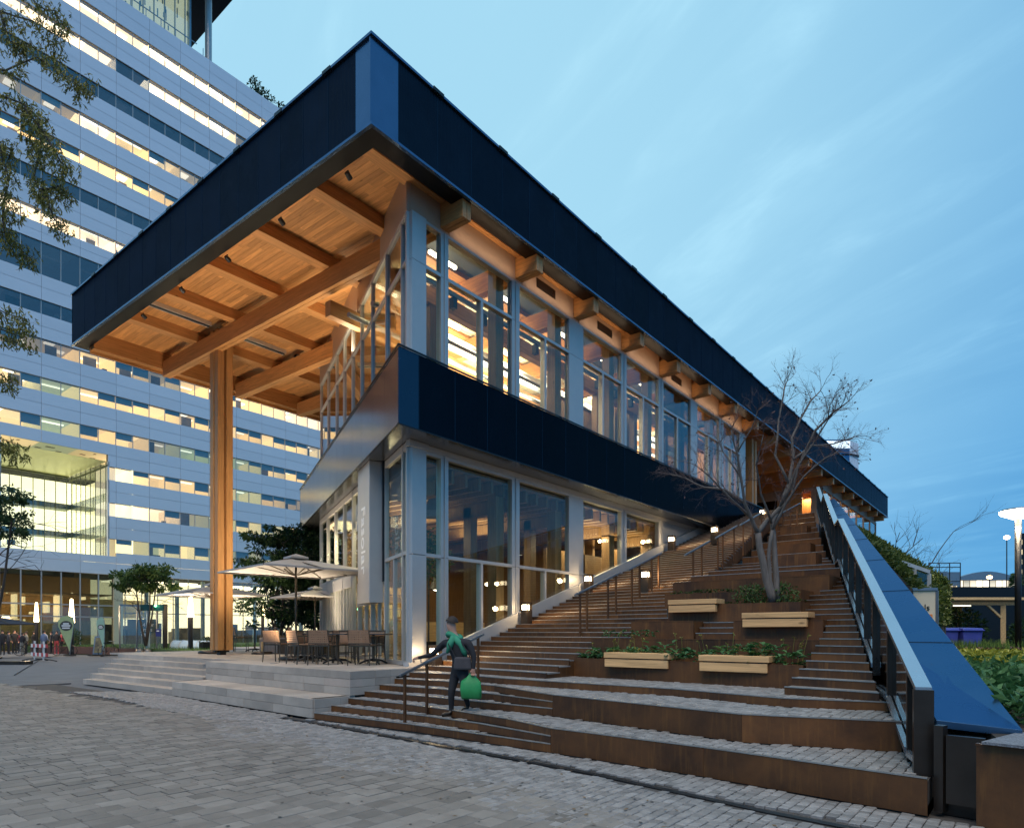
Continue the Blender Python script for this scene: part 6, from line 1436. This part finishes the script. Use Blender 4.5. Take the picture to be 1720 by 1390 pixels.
for pl in SPR:
    dd = D0+U(-.5, .7); pts = [uvd(u, v, dd) for u, v in pl]; pp = []
    for a, b in zip(pts, pts[1:]): pp += [a, a.lerp(b, .5)+rv()*.02]
    pp.append(pts[-1]); m.tube(pp, .012, 5, .003)
    for k in range(len(pp)):
        u_, v_, Y_ = px(pp[k])
        if u_ < -60: continue
        for _ in range(19):
            q = pp[k]+rv()*.085; dr_ = V((U(-.5, .5), U(-.5, .5), -1))+rv()*.3; tw_ = q+dr_.normalized()*U(.04, .10); m.tube([q, tw_], .0015, 3)
            for f in range(5): leaf(lm, q.lerp(tw_, f/5), dr_+rv()*.9, U(.028, .06), .014)
m.build('trunk', 'bark_dark', ft); lm.build('foliage', 'leaf_olive', ft)
# ------------------------------------------------------------------ lawn, dark edging wall, drums
lw = MB(); lw.prism([(9.0, 50.5), (11.9, 38.5), (9.6, 25), (8.8, 17.5), (26, 17.5), (58, 17.5), (58, 60), (17.6, 60), (9.2, 56)], -.05, .50); tag(lw.build('lawn', mat('lawn', (.045, .09, .02), .9, 0, .4, 12, bump=.6, bscale=60)), kind='structure')
cover_('lawn_grass', 'grass', 6000, lambda: ((U(10, 22), U(20, 52), .5), (U(-.4, .4), U(-.4, .4), 1)), .16, .03)
m = MB(); m.prism([(8.3, 17.0), (26, 17.0), (26, 24), (9.2, 24)], .4, .82); tag(m.build('path', 'stone'), kind='structure')
wl = thing('edging_wall', 'low dark red wall edging the lawn behind the parked bicycles', 'wall', (10, 45, 0))
for (a, b) in (((8.75, 52), (9.6, 48.4)), ((9.6, 48.4), (10.5, 44.7)), ((10.5, 44.7), (11.3, 41.3)), ((11.3, 41.3), (11.95, 38.4))): m = MB(); m.wall(a, (b[0], b[1]+.03), .25, 0, .56); m.build('slab', mat('wall_red', (.075, .04, .036), .6, 0, .2, 2), wl)
dk = None
for u, lb in ((236, 'left of the three metal drums by the terrace steps'), (250, 'middle of the three metal drums by the terrace steps'), (267, 'right of the three metal drums by the terrace steps')):
    p = uvd(u, 1098, 46); t = thing('metal_drum', lb, 'drum', (p.x, p.y, 0), 'metal drums by the steps'); m = MB(); m.lathe((p.x, p.y, 0), [(.30, 0), (.30, .5)], 20); m.build('body', mat('brushed', (.34, .28, .24), .35, .8, .2, 5, (6, 6, .5)), t, True); m = MB(); m.lathe((p.x, p.y, .5), [(.31, 0), (.31, .05), (.28, .06)], 20); m.build('rim', 'grey_metal', t, True)
# glowing cone lamps
def cone_lamp(label, u, v0, v1, d, r, zb=0):
    a, b = uvd(u, v1, d), uvd(u, v0, d); t = thing('cone_lamp', label, 'lamp', (a.x, a.y, zb), 'glowing cone lamps on the square')
    m = MB(); m.lathe((a.x, a.y, a.z), [(r*.8, 0), (r, .05), (r*.45, b.z-a.z-.03), (r*.2, b.z-a.z)], 14); m.build('glowing_cone', emit('cone_glow', (1, .74, .38), 9), t, True)
    m = MB(); m.lathe((a.x, a.y, zb), [(r*.75, 0), (r*.7, a.z-zb)], 12); m.build('post', 'black_metal', t); l = D.lights.new('cone_light', 'POINT'); l.energy = 260; l.color = (1, .72, .42); l.shadow_soft_size = .5; o = D.objects.new('cone_light', l); COL.objects.link(o); o.parent = t; o.location = (-.4, -.4, a.z-zb+.5)
cone_lamp('glowing cone lamp at the far left above the crowd', 61, 1011, 1044, 50, .17); cone_lamp('glowing cone lamp between the crowd and the teardrop flag', 120, 1005, 1046, 47, .20); cone_lamp('thick glowing lamp column left of the wooden column', 320, 1000, 1036, 44, .21, .5); cone_lamp('glowing lamp far behind the trees, right of the wooden column', 441, 1018, 1034, 46, .15, .5)
# teardrop flags
M['flag_green'] = mat('flag_green', (.42, .50, .25), .8, 0, .08, 3); M['flag_teal'] = mat('flag_teal', (.36, .55, .42), .8, 0, .08, 3); M['flag_dark'] = mat('flag_dark', (.07, .07, .065), .8)
def flag(label, u0, v0, v1, d, mt, wide, lean):
    b, a = uvd(u0, v1, d), uvd(u0, v0, d); t = thing('beach_flag', label, 'flag', (b.x, b.y, 0), 'teardrop flags by the lawn'); H = a.z; X = RT
    prof = [(0, 0), (.10, .18), (.28, .45), (.44, .70), (.46, .86), (.34, .96), (.12, 1.0), (-.06, .95), (-.10, .8), (-.07, .5), (-.02, .2)]
    P = lambda f, g_, o=0: V((b.x, b.y, .25+g_*(H-.25)))+X*(-f*wide+lean*g_)-FW*o
    m = MB(); n = len(prof); m.add([P(*q) for q in prof]+[P(*q, -.02) for q in prof], [tuple(range(n)), tuple(range(2*n-1, n-1, -1))]+[(i, (i+1) % n, n+(i+1) % n, n+i) for i in range(n)]); m.build('sail', mt, t)
    m = MB(); m.tube([(b.x, b.y, 0)]+[P(f, g_) for f, g_ in prof[-1:6:-1]], .02, 6); m.build('pole', 'grey_metal', t); m = MB(); m.box(b.x-.3, b.y-.3, 0, b.x+.3, b.y+.3, .06); m.build('foot', 'black_metal', t)
    c = P(.17, .72, .012); m = MB(); vs = [c+X*cos(k*pi/10)*wide*.22+V((0, 0, sin(k*pi/10)*wide*.17)) for k in range(20)]; m.add(vs, [tuple(range(20))]); m.build('logo_disc', 'flag_dark', t)
    m = MB()
    for dz, w_ in ((.07, .2), (0, .3), (-.08, .26)): m.bar(c-X*wide*w_*.5+V((0, 0, dz*wide))-FW*.01, c+X*wide*w_*.5+V((0, 0, dz*wide))-FW*.01, .01, .05*wide)
    m.build('logo_lines', 'letter_white', t)
flag('wide pale green teardrop flag with a round dark logo', 117, 1033, 1089, 46, 'flag_green', 2.0, .12); flag('narrow teal teardrop flag with a small round logo', 175, 1036, 1086, 46, 'flag_teal', 1.0, -.1)
# barrier
M['red'] = mat('red', (.45, .04, .03), .5); M['white'] = mat('white', (.75, .74, .72), .5)
br = thing('road_barrier', 'red and white striped road barrier standing on the square', 'barrier', (4.5, 36, 0)); a, b = uvd(55, 1108, 38.5), uvd(83, 1112, 36.5); a.z = b.z = 0; e = (b-a)
for f in (.12, .66):
    p = a+e*f; m = MB(); m.box(p.x-.04, p.y-.04, .05, p.x+.04, p.y+.04, 1.12); m.build('post', 'white', br); m = MB()
    for s in (-1, 1): m.tube([(p.x, p.y, .1), p+RT*s*.35+V((0, 0, .08)), p+RT*s*.75+V((0, 0, .0))], .03, 6)
    m.build('foot', 'black_metal', br)
for z in (.36, .86):
    for i in range(8): p, q = a+e*(i/8-.06), a+e*((i+1)/8-.06); m = MB(); m.bar(p+V((0, 0, z))-FW*.06, q+V((0, 0, z))-FW*.06, .03, .2); m.build('stripe', 'red' if i % 2 else 'white', br)
p = uvd(20, 1119, 33.5); st_ = thing('stone_bench', 'long flat dark bench slab at the left edge of the square', 'bench', (p.x, p.y, 0)); q = p+RT*.85; o_ = p-RT*1.8; m = MB(); m.wall((o_.x, o_.y), (q.x, q.y), .6, .0, .16); m.build('slab', 'bronze', st_)
# advertising board
p = uvd(164, 1092, 46); p.z = 0; ab = thing('sandwich_board', 'framed poster board standing by the bicycles', 'sign', tuple(p)); m = MB(); m.bar(p-RT*.02+V((0, 0, .1)), p-RT*.02+V((0, 0, 1.35))+FW*.25, .66, .05, RT.cross(V((0, 0, 1)))); m.build('frame', 'grey_metal', ab); m = MB(); m.bar(p-FW*.04+V((0, 0, .2)), p-FW*.04+V((0, 0, 1.25))+FW*.24, .5, .02, RT.cross(V((0, 0, 1)))); m.build('poster', mat('poster', (.12, .12, .22), .5, 0, .9, 3, col2=(.35, .28, .12)), ab); m = MB(); m.box(p.x-.5, p.y-.4, 0, p.x+.5, p.y+.4, .08); m.build('base', 'black_metal', ab)
# bicycles
def bicycle(label, p, rot):
    t = thing('bicycle', label, 'bicycle', (0, 0, 0), 'bicycles by the lawn')
    for x in (-.52, .52):
        m = MB(); k = 22; pts = [(x+.33*cos(2*pi*i/k), 0, .35+.33*sin(2*pi*i/k)) for i in range(k+1)]; m.tube(pts, .022, 6, None, False); w = m.build('wheel', 'black_metal', t)
        m = MB()
        for i in range(8): m.tube([(x, 0, .35), (x+.32*cos(pi*i/4), 0, .35+.32*sin(pi*i/4))], .004, 3)
        m.build('spokes', 'grey_metal', w)
    m = MB(); A, B, C_, E1 = (-.52, 0, .35), (-.1, 0, .30), (-.22, 0, .82), (.40, 0, .86)
    for q, r in ((A, B), (A, C_), (B, C_), (B, E1), (C_, E1), (E1, (.52, 0, .35))): m.tube([q, r], .018, 6)
    m.build('frame', 'black_metal', t); m = MB(); m.box(-.34, -.07, .88, -.10, .07, .94); m.tube([(-.22, 0, .82), (-.22, 0, .9)], .015, 6); m.build('saddle', 'black_metal', t); m = MB(); m.tube([(.30, -.28, 1.02), (.38, -.1, 1.02), (.38, .1, 1.02), (.30, .28, 1.02)], .015, 6); m.tube([(.40, 0, .86), (.38, 0, 1.02)], .015, 6); m.build('handlebar', 'grey_metal', t)
    t.location = p; t.rotation_euler = (0, 0, rot); return t
p = uvd(182, 1096, 45); b0 = bicycle('dark bicycle parked by the poster board', (p.x, p.y, 0), radians(25)); p = uvd(48, 1096, 46); copy_thing(b0, (p.x, p.y, 0), radians(-20), 'dark bicycle standing among the crowd'); p = uvd(108, 1096, 46.5); copy_thing(b0, (p.x, p.y, 0), radians(-45), 'bicycle leaning behind the wide green flag')
# parking entrance with glass and signs
kk = thing('parking_entrance', 'glazed parking entrance with a teal sign bar and white lettering on the glass', 'kiosk', (12.5, 41, .5)); d_ = 45.5
def kp(u, v, dd=0): return uvd(u, v, d_+dd)
m = MB(); a, b = kp(201, 1082), kp(279, 1082); m.wall((a.x, a.y), (b.x, b.y), .03, .5, 3.5); m.build('glass_wall', 'tower_glass', kk)
m = MB()
for u in (201, 230, 263): p = kp(u, 1082); m.box(p.x-.04, p.y-.04, .5, p.x+.04, p.y+.04, 3.5)
m.bar((a.x, a.y, 3.5), (b.x, b.y, 3.4), .1, .12); m.build('frame', 'grey_metal', kk)
p = kp(277, 1080, -.3); m = MB(); m.box(p.x-.12, p.y-.12, .5, p.x+.12, p.y+.12, 3.55); m.build('post', 'black_metal', kk)
p = kp(248.5, 1080, -.3); m = MB(); m.box(p.x-.09, p.y-.09, .5, p.x+.09, p.y+.09, 3.3); m.build('post', 'col_blue', kk)
a, b = kp(236, 1020, -.4), kp(275, 1020, -.4); m = MB(); m.bar(a, b, .1, .42); m.build('sign_bar', mat('teal_sign', (.015, .075, .075), .4), kk); p = kp(261, 1017, -.6); m = MB(); m.lathe((p.x, p.y, p.z-.07), [(.02, 0), (.09, .07), (.02, .14)], 10); m.build('green_light', emit('green_light', (.2, 1, .5), 12), kk)
a, b = kp(214, 1051, 2.5), kp(263, 1051, 2.5); m = MB(); m.bar(a, b, .06, 1.0); m.build('notice_board', mat('notice', (.06, .062, .045), .6, 0, .3, 3), kk)
for s_, u, v, sz in (('24 uur', 235, 1049, .36), ('gratis', 236.5, 1057, .36)):
    tx = text(s_, sz, 'letter_white', kk, extrude=.003); p = kp(u, v, -.15); place(tx, kk, p, RT, (0, 0, 1))
def ring(c, r, w, mt, gap=0):
    m = MB(); pts = [c+RT*cos(2*pi*i/24+gap)*r+V((0, 0, sin(2*pi*i/24+gap)*r)) for i in range(25 if not gap else 20)]; m.tube(pts, w, 5, None, False); return m.build('ring_sign', mt, kk)
ring(kp(245, 1029, -.15), .34, .025, 'letter_white', .9); ring(kp(211, 1031, -.15), .36, .012, 'letter_ghost')
p = kp(240, 1066, -.15); m = MB(); m.bar(p-RT*.1, p+RT*.22, .01, .05); m.bar(p+RT*.22, p+RT*.10+V((0, 0, .1)), .01, .05); m.bar(p+RT*.22, p+RT*.10-V((0, 0, .1)), .01, .05); m.build('arrow_sign', 'letter_white', kk)
a, b = kp(261.5, 1062, -.35), kp(271, 1062, -.35); m = MB(); m.bar(a, b, .04, .50); m.build('blue_sign', mat('sign_blue', (.03, .035, .16), .5), kk); p = kp(263, 1059, -.4); m = MB(); m.bar(p, p+RT*.16, .02, .07); m.build('sign_mark', 'letter_white', kk)
sk = thing('skylight', 'long low glass skylight with arched ribs on the lawn', 'skylight', tuple(kp(305, 1082, 1))); m = MB(); a, b = kp(285, 1081, 1), kp(372, 1081, 1); N_ = 10; vs = []
for e_ in (a, b):
    for i in range(N_+1): th = pi*i/N_; vs.append(V((e_.x, e_.y, .5))+FW*(-.7*cos(th)+.7)+V((0, 0, .55*sin(th))))
m.add(vs, [(i, i+1, N_+2+i, N_+1+i) for i in range(N_)]); m.build('shell', mat('skylight_glass', (.55, .68, .75), .25, 0, .05, 2), sk)
m = MB()
for f in (0, .17, .34, .5, .67, .84, 1): m.tube([vs[i].lerp(vs[N_+1+i], f)+V((0, 0, .02)) for i in range(N_+1)], .03, 5)
m.build('rib', 'white_metal', sk)
p = kp(345, 1086, -1); t = thing('black_planter', 'small black planter box with a pale plant left of the wooden column', 'planter', (p.x, p.y, .5)); m = MB(); m.box(p.x-.3, p.y-.3, .5, p.x+.3, p.y+.3, .98); m.build('box', 'black_metal', t); m = MB(); blob(m, (p.x, p.y, 1.1), (.3, .3, .2), 90, .2, .06); m.build('leaves', 'leaf_hedge', t)
p = kp(125, 1080, 5); bush('round_bush', 'round clipped dark bush by the restaurant door', (p.x, p.y, 1.2), (.5, .5, .7), 500, 'leaf_dark', .14)
# plants and hanging shade inside the cafe
for x, y, z, r, lb in ((3.6, 2.6, 3.9, .62, 'leafy green plant hanging inside the first wide ground floor window'), (4.9, 3.4, 3.7, .72, 'bushy green plant inside the first wide window, right of the hanging shade')):
    t = thing('indoor_plant', lb, 'plant', (x, y, .85), 'plants inside the cafe'); m = MB(); blob(m, (x, y, z), (r, r, r*.9), 900, .14, .06); m.build('leaves', 'leaf_mid', t); m = MB(); m.tube([(x, y, .85), (x, y, z)], .03, 6); m.build('stem', 'bark', t); m = MB(); m.lathe((x, y, .85), [(.2, 0), (.28, .5)], 12); m.build('pot', 'black_metal', t)
x, y, z = 3.75, 2.0, 4.6; t = thing('fabric_shade', 'grey diamond shaped fabric shade hanging inside the cafe window', 'lampshade', (x, y, z)); m = MB(); m.lathe((x, y, z), [(.01, 1.05), (.10, .75), (.34, .16), (.30, 0), (.1, .05)], 4); m.build('shade', mat('shade', (.35, .35, .42), .8), t); m = MB(); m.tube([(x, y, z+1.0), (x, y, 5.6)], .006, 4); m.build('cord', 'black_metal', t)
# ------------------------------------------------------------------ people
SKIN = mat('skin', (.50, .27, .19), .5, 0, .08, 8)
def cloth(n, c): return mat(n, c, .85, 0, .2, 12)
M['black_cloth'] = cloth('black_cloth', (.018, .018, .022)); M['green_cloth'] = cloth('green_cloth', (.04, .26, .15)); M['hair'] = mat('hair', (.022, .014, .011), .75, 0, .4, 30); M['grey_cloth'] = cloth('grey_cloth', (.06, .055, .06)); M['blue_shirt'] = cloth('blue_shirt', (.16, .20, .30)); M['red_cloth'] = cloth('red_cloth', (.32, .05, .06)); M['beige_cloth'] = cloth('beige_cloth', (.28, .25, .20)); M['bag_green'] = mat('bag_green', (.025, .27, .075), .5, 0, .12, 8)
def skinned(name, J, E, mats, zone, par, sub=2, root=0):
    # J: joint positions with radii; E: bones (i, j); zone(bone index) -> material slot; one continuous surface
    me = D.meshes.new(name); me.from_pydata([j[0] for j in J], E, []); ob = D.objects.new(name, me); COL.objects.link(ob)
    sm = ob.modifiers.new('skin', 'SKIN'); sm.use_smooth_shade = True
    me.skin_vertices.new() if not me.skin_vertices else None
    for i, sv in enumerate(me.skin_vertices[0].data):
        r = J[i][1]; sv.radius = r if isinstance(r, tuple) else (r, r); sv.use_root = (i == root)
    ss = ob.modifiers.new('sub', 'SUBSURF'); ss.levels = sub; ss.render_levels = sub
    dg = bpy.context.evaluated_depsgraph_get(); ev = ob.evaluated_get(dg); nm = D.meshes.new_from_object(ev); D.objects.remove(ob); D.meshes.remove(me)
    nm.name = name; nm.materials.clear()
    for q in mats: nm.materials.append(M[q] if isinstance(q, str) else q)
    for f in nm.polygons:
        c = f.center; best = None
        for k, (a, b) in enumerate(E):
            A, B = V(J[a][0]), V(J[b][0]); d = B-A; tt = max(0, min(1, (c-A).dot(d)/max(1e-9, d.length_squared))); q = (c-A-d*tt).length
            if best is None or q < best[0]: best = (q, k)
        f.material_index = zone(best[1]); f.use_smooth = True
    o = D.objects.new(name, nm); COL.objects.link(o); o.parent = par; o.location = V((0, 0, 0))-ORG[par]; return o
def hand(J, E, i0, wrist, d, up, k=1.0, grip=.5):
    # palm joint plus four unequal fingers and a thumb leaving its side
    d = V(d).normalized(); s = d.cross(V(up)).normalized(); n = s.cross(d).normalized(); w = V(wrist)
    pi_ = len(J); J.append((w+d*.055*k, .028*k)); E.append((i0, pi_))
    for f, ln in ((-1.5, .062), (-.5, .075), (.5, .072), (1.5, .058)):
        b = w+d*.09*k+s*f*.019*k; a = len(J); J.append((b, .010*k)); E.append((pi_, a)); t1_ = b+(d*(1-grip)-n*grip).normalized()*ln*.55*k; J.append((t1_, .009*k)); E.append((a, a+1)); t2_ = t1_+(d*(.4-grip)-n).normalized()*ln*.45*k; J.append((t2_, .008*k)); E.append((a+1, a+2))
    b = w+d*.035*k-s*.030*k; a = len(J); J.append((b, .012*k)); E.append((pi_, a)); J.append((b-s*.022*k+d*.03*k-n*.02*k, .010*k)); E.append((a, a+1))
def walker():
    d = 10.95; P = lambda u, v, o=0: tuple(uvd(u, v, d+o))
    foot = P(757, 1200); t = thing('person', 'person in black with a green scarf, carrying a green bag down the steps', 'person', foot)
    J = [(P(772, 1124), (.15, .12)), (P(771, 1106), (.135, .11)), (P(768, 1085), (.17, .125)), (P(765, 1074), (.125, .10)), (P(762, 1065), .058), (P(759, 1057), (.072, .078)), (P(758, 1048), (.088, .10)), (P(758, 1040), (.08, .092)),
         (P(748, 1078, .16), .07), (P(726, 1099, .28), .047), (P(703, 1104, .34), .030),
         (P(787, 1078, -.16), .07), (P(796, 1103, -.2), .047), (P(795, 1122, -.22), .031),
         (P(765, 1130, .07), .095), (P(758, 1162, -.02), .062), (P(758, 1192, .03), .042), (P(756, 1197.5, .0), (.042, .034)), (P(741, 1200.5, -.06), (.038, .024)),
         (P(780, 1130, -.07), .095), (P(779, 1160, -.16), .062), (P(786, 1183, .14), .042), (P(785, 1188, .15), (.042, .034)), (P(775, 1193, .06), (.038, .024)), (P(750.5, 1049.5, -.02), .017)]
    E = [(0, 1), (1, 2), (2, 3), (3, 4), (4, 5), (5, 6), (6, 7), (2, 8), (8, 9), (9, 10), (2, 11), (11, 12), (12, 13), (0, 14), (14, 15), (15, 16), (16, 17), (17, 18), (0, 19), (19, 20), (20, 21), (21, 22), (22, 23), (6, 24)]
    nb = len(E); hand(J, E, 10, J[10][0], V(P(690, 1107, .36))-V(J[10][0]), (0, 0, 1), 1.0, .75); hand(J, E, 13, J[13][0], (0, 0, -1), FW, 1.0, .6)
    def zone(k):
        if k >= nb: return 1
        if k in (3, 4, 5, 6, 23): return 1
        if k in (16, 17, 21, 22): return 2
        return 0
    skinned('body', J, E, ['black_cloth', SKIN, 'bronze'], zone, t)
    hd = V(P(758.5, 1045)); m = MB(); vs = []; fs = []          # hair as a cap over the back and top of the skull
    for i in range(7):
        for j in range(14):
            th = .08+i*.24; a = 2*pi*j/14; q = V((sin(th)*cos(a)*.108, sin(th)*sin(a)*.108, cos(th)*.122)); f = RT*q.x+FW*q.y; vs.append(hd+f+V((0, 0, q.z-.012+(.03 if (q.x < -.03 and i > 4) else 0)))+RT*.008)
    for i in range(6):
        for j in range(14): fs.append((i*14+j, i*14+(j+1) % 14, (i+1)*14+(j+1) % 14, (i+1)*14+j))
    m.add(vs, fs); m.build('hair', 'hair', t, True)
    m = MB()
    for s in (-1, 1): c = V(P(751.6, 1045.2))-FW*.055*s+FW*.0; m.lathe((c.x, c.y, c.z-.008), [(.002, 0), (.009, .006), (.009, .011), (.002, .016)], 8)
    m.build('eyes', 'ink', t); 
    m = MB(); c = V(P(763, 1068)); k = 18; pts = [c+RT*cos(2*pi*i/k)*.105+FW*sin(2*pi*i/k)*.085+V((0, 0, .02*sin(2*pi*i/k*2)-.03*cos(2*pi*i/k))) for i in range(k+1)]; m.tube(pts, .045, 8, None, False)
    m.tube([c-FW*.10+V((0, 0, -.02)), V(P(774, 1080))-FW*.13, V(P(781, 1094))-FW*.14, V(P(783, 1102))-FW*.13], [.05, .055, .05, .02], 8); m.tube([c-FW*.10, V(P(757, 1082))-FW*.13, V(P(752, 1096))-FW*.12], [.05, .055, .02], 8); m.build('scarf', 'green_cloth', t, True)
    hb = thing('shoulder_bag', 'dark grey shoulder bag hanging at the walking person\'s hip', 'bag', P(776, 1114, -.2)); b = V(P(777, 1112, -.2)); m = MB(); q = [b-RT*.15-FW*.05, b+RT*.15-FW*.05, b+RT*.15+FW*.05, b-RT*.15+FW*.05]; m.hexa([v-V((0, 0, .12)) for v in q], [v+V((0, 0, .09))+(v-b)*-.12 for v in q]); m.build('pouch', 'grey_cloth', hb, bevel=.03); m = MB(); m.tube([b-RT*.12+V((0, 0, .08)), V(P(754, 1080, -.05))-FW*.12, V(P(752, 1073, .1))], .010, 5); m.tube([b+RT*.12+V((0, 0, .08)), V(P(786, 1095, -.26)), V(P(774, 1077, -.16))], .010, 5); m.build('strap', 'black_cloth', hb)
    gb = thing('carrier_bag', 'bright green carrier bag held by the walking person', 'bag', P(791, 1165, -.22)); m = MB(); c = V(P(791, 1132, -.22)); rows = []
    for i, (dz, wx, wy) in enumerate(((0, .035, .015), (-.05, .075, .025), (-.12, .155, .055), (-.25, .165, .08), (-.37, .16, .07), (-.39, .145, .05))): rows.append([c+RT*max(-1, min(1, 1.35*cos(2*pi*j/14)))*wx*(1+.07*sin(j*5+i*2))+FW*max(-1, min(1, 1.2*sin(2*pi*j/14)))*wy*(1+.22*sin(j*4+i*3))+V((0, 0, dz+.015*sin(j*3+i)*(i > 0))) for j in range(14)])
    vs = [v for r in rows for v in r]; m.add(vs, [(i*14+j, i*14+(j+1) % 14, (i+1)*14+(j+1) % 14, (i+1)*14+j) for i in range(5) for j in range(14)]+[tuple(range(70, 84))]); m.build('sack', 'bag_green', gb, True); m = MB(); m.tube([c+RT*.03, V(P(795, 1123, -.22)), c-RT*.03], .008, 5); m.build('handle', 'bag_green', gb)
walker()
def stander(label, u, d, ztop, cols, sit=False, base=None, turn=0, arm=0):
    p = uvd(u, 1090, d) if base is None else V(base); z0 = 0 if base is None else p.z; t = thing('person', label, 'person', (p.x, p.y, z0), 'people on the square' if base is None else 'people inside the upper hall'); k = ztop/1.75
    X = RT*cos(turn)+FW*sin(turn); Y_ = FW*cos(turn)-RT*sin(turn); Q = lambda x, y, z: tuple(V((p.x, p.y, z0))+X*x*k+Y_*y*k+V((0, 0, z*k)))
    J = [(Q(0, 0, .95), .14*k), (Q(0, 0, 1.18), .135*k), (Q(0, 0, 1.36), .15*k), (Q(0, 0, 1.50), .055*k), (Q(0, -.01, 1.60), .085*k), (Q(0, 0, 1.70), .075*k), (Q(-.19, 0, 1.38), .06*k), (Q(-.24, .02, 1.12), .045*k), (Q(-.22-.05*arm, -.12-.1*arm, .92+.15*arm), .035*k), (Q(.19, 0, 1.38), .06*k), (Q(.24, .02, 1.12), .045*k), (Q(.22, -.12, .90), .035*k),
         (Q(-.09, 0, .86), .09*k), (Q(-.10, -.02, .48), .06*k), (Q(-.10, .0, .08), .045*k), (Q(-.11, -.12, .03), .04*k), (Q(.09, 0, .86), .09*k), (Q(.10, -.02, .48), .06*k), (Q(.10, .0, .08), .045*k), (Q(.11, -.12, .03), .04*k), (Q(-.21, -.18, .84), .025*k), (Q(.21, -.18, .82), .025*k), (Q(0, -.10, 1.595), .02*k)]
    E = [(0, 1), (1, 2), (2, 3), (3, 4), (4, 5), (2, 6), (6, 7), (7, 8), (2, 9), (9, 10), (10, 11), (0, 12), (12, 13), (13, 14), (14, 15), (0, 16), (16, 17), (17, 18), (18, 19), (8, 20), (11, 21), (4, 22)]
    zone = lambda q: 1 if q in (3, 4, 19, 20, 21) else (0 if q in (0, 1, 2, 5, 6, 7, 8, 9, 10) else 2)
    skinned('body', J, E, [cols[0], SKIN, cols[1]], zone, t, 1); m = MB(); c = Q(0, .015, 1.645); m.lathe(c, [(.095*k, -.03*k), (.10*k, .03*k), (.07*k, .09*k), (.02*k, .105*k)], 10); m.build('hair', 'hair', t, True); return t
for a in ((4, 47, 1.78, ('black_cloth', 'black_cloth'), 'man in black at the left edge of the picture', .3), (14, 49, 1.72, ('grey_cloth', 'black_cloth'), 'person in dark grey, second from the left in the crowd', 2.6), (24, 50, 1.80, ('black_cloth', 'black_cloth'), 'tall person in black next to someone in red', .8),
          (29, 52, 1.66, ('red_cloth', 'black_cloth'), 'person in a red top standing in the crowd', 0), (38, 46, 1.62, ('black_cloth', 'beige_cloth'), 'person in a dark top and pale trousers in the crowd', 3.0), (44, 49, 1.70, ('beige_cloth', 'black_cloth'), 'person in a beige top behind the bicycle', -.6), (57, 50, 1.74, ('black_cloth', 'grey_cloth'), 'person in black left of the road barrier', 1.6),
          (74, 46, 1.78, ('blue_shirt', 'black_cloth'), 'man in a blue shirt behind the road barrier', 3.1), (86, 50, 1.7, ('grey_cloth', 'black_cloth'), 'person in dark grey just right of the man in blue', -1.2), (95, 49, 1.74, ('black_cloth', 'red_cloth'), 'person in black with reddish trousers left of the green flag', .4), (103, 51, 1.66, ('red_cloth', 'black_cloth'), 'person in dark red behind the green flag', 2.2)):
    stander(a[4], a[0], a[1], a[2], a[3], turn=a[5], arm=R())
stander('person inside the upper hall, left of the first window mullion', 0, 0, 1.62, ('black_cloth', 'black_cloth'), base=(3.75, 2.0, 6.6), turn=.5); stander('dark haired person inside the upper hall at the first window mullion', 0, 0, 1.62, ('black_cloth', 'black_cloth'), base=(4.75, 2.2, 6.45), turn=2)
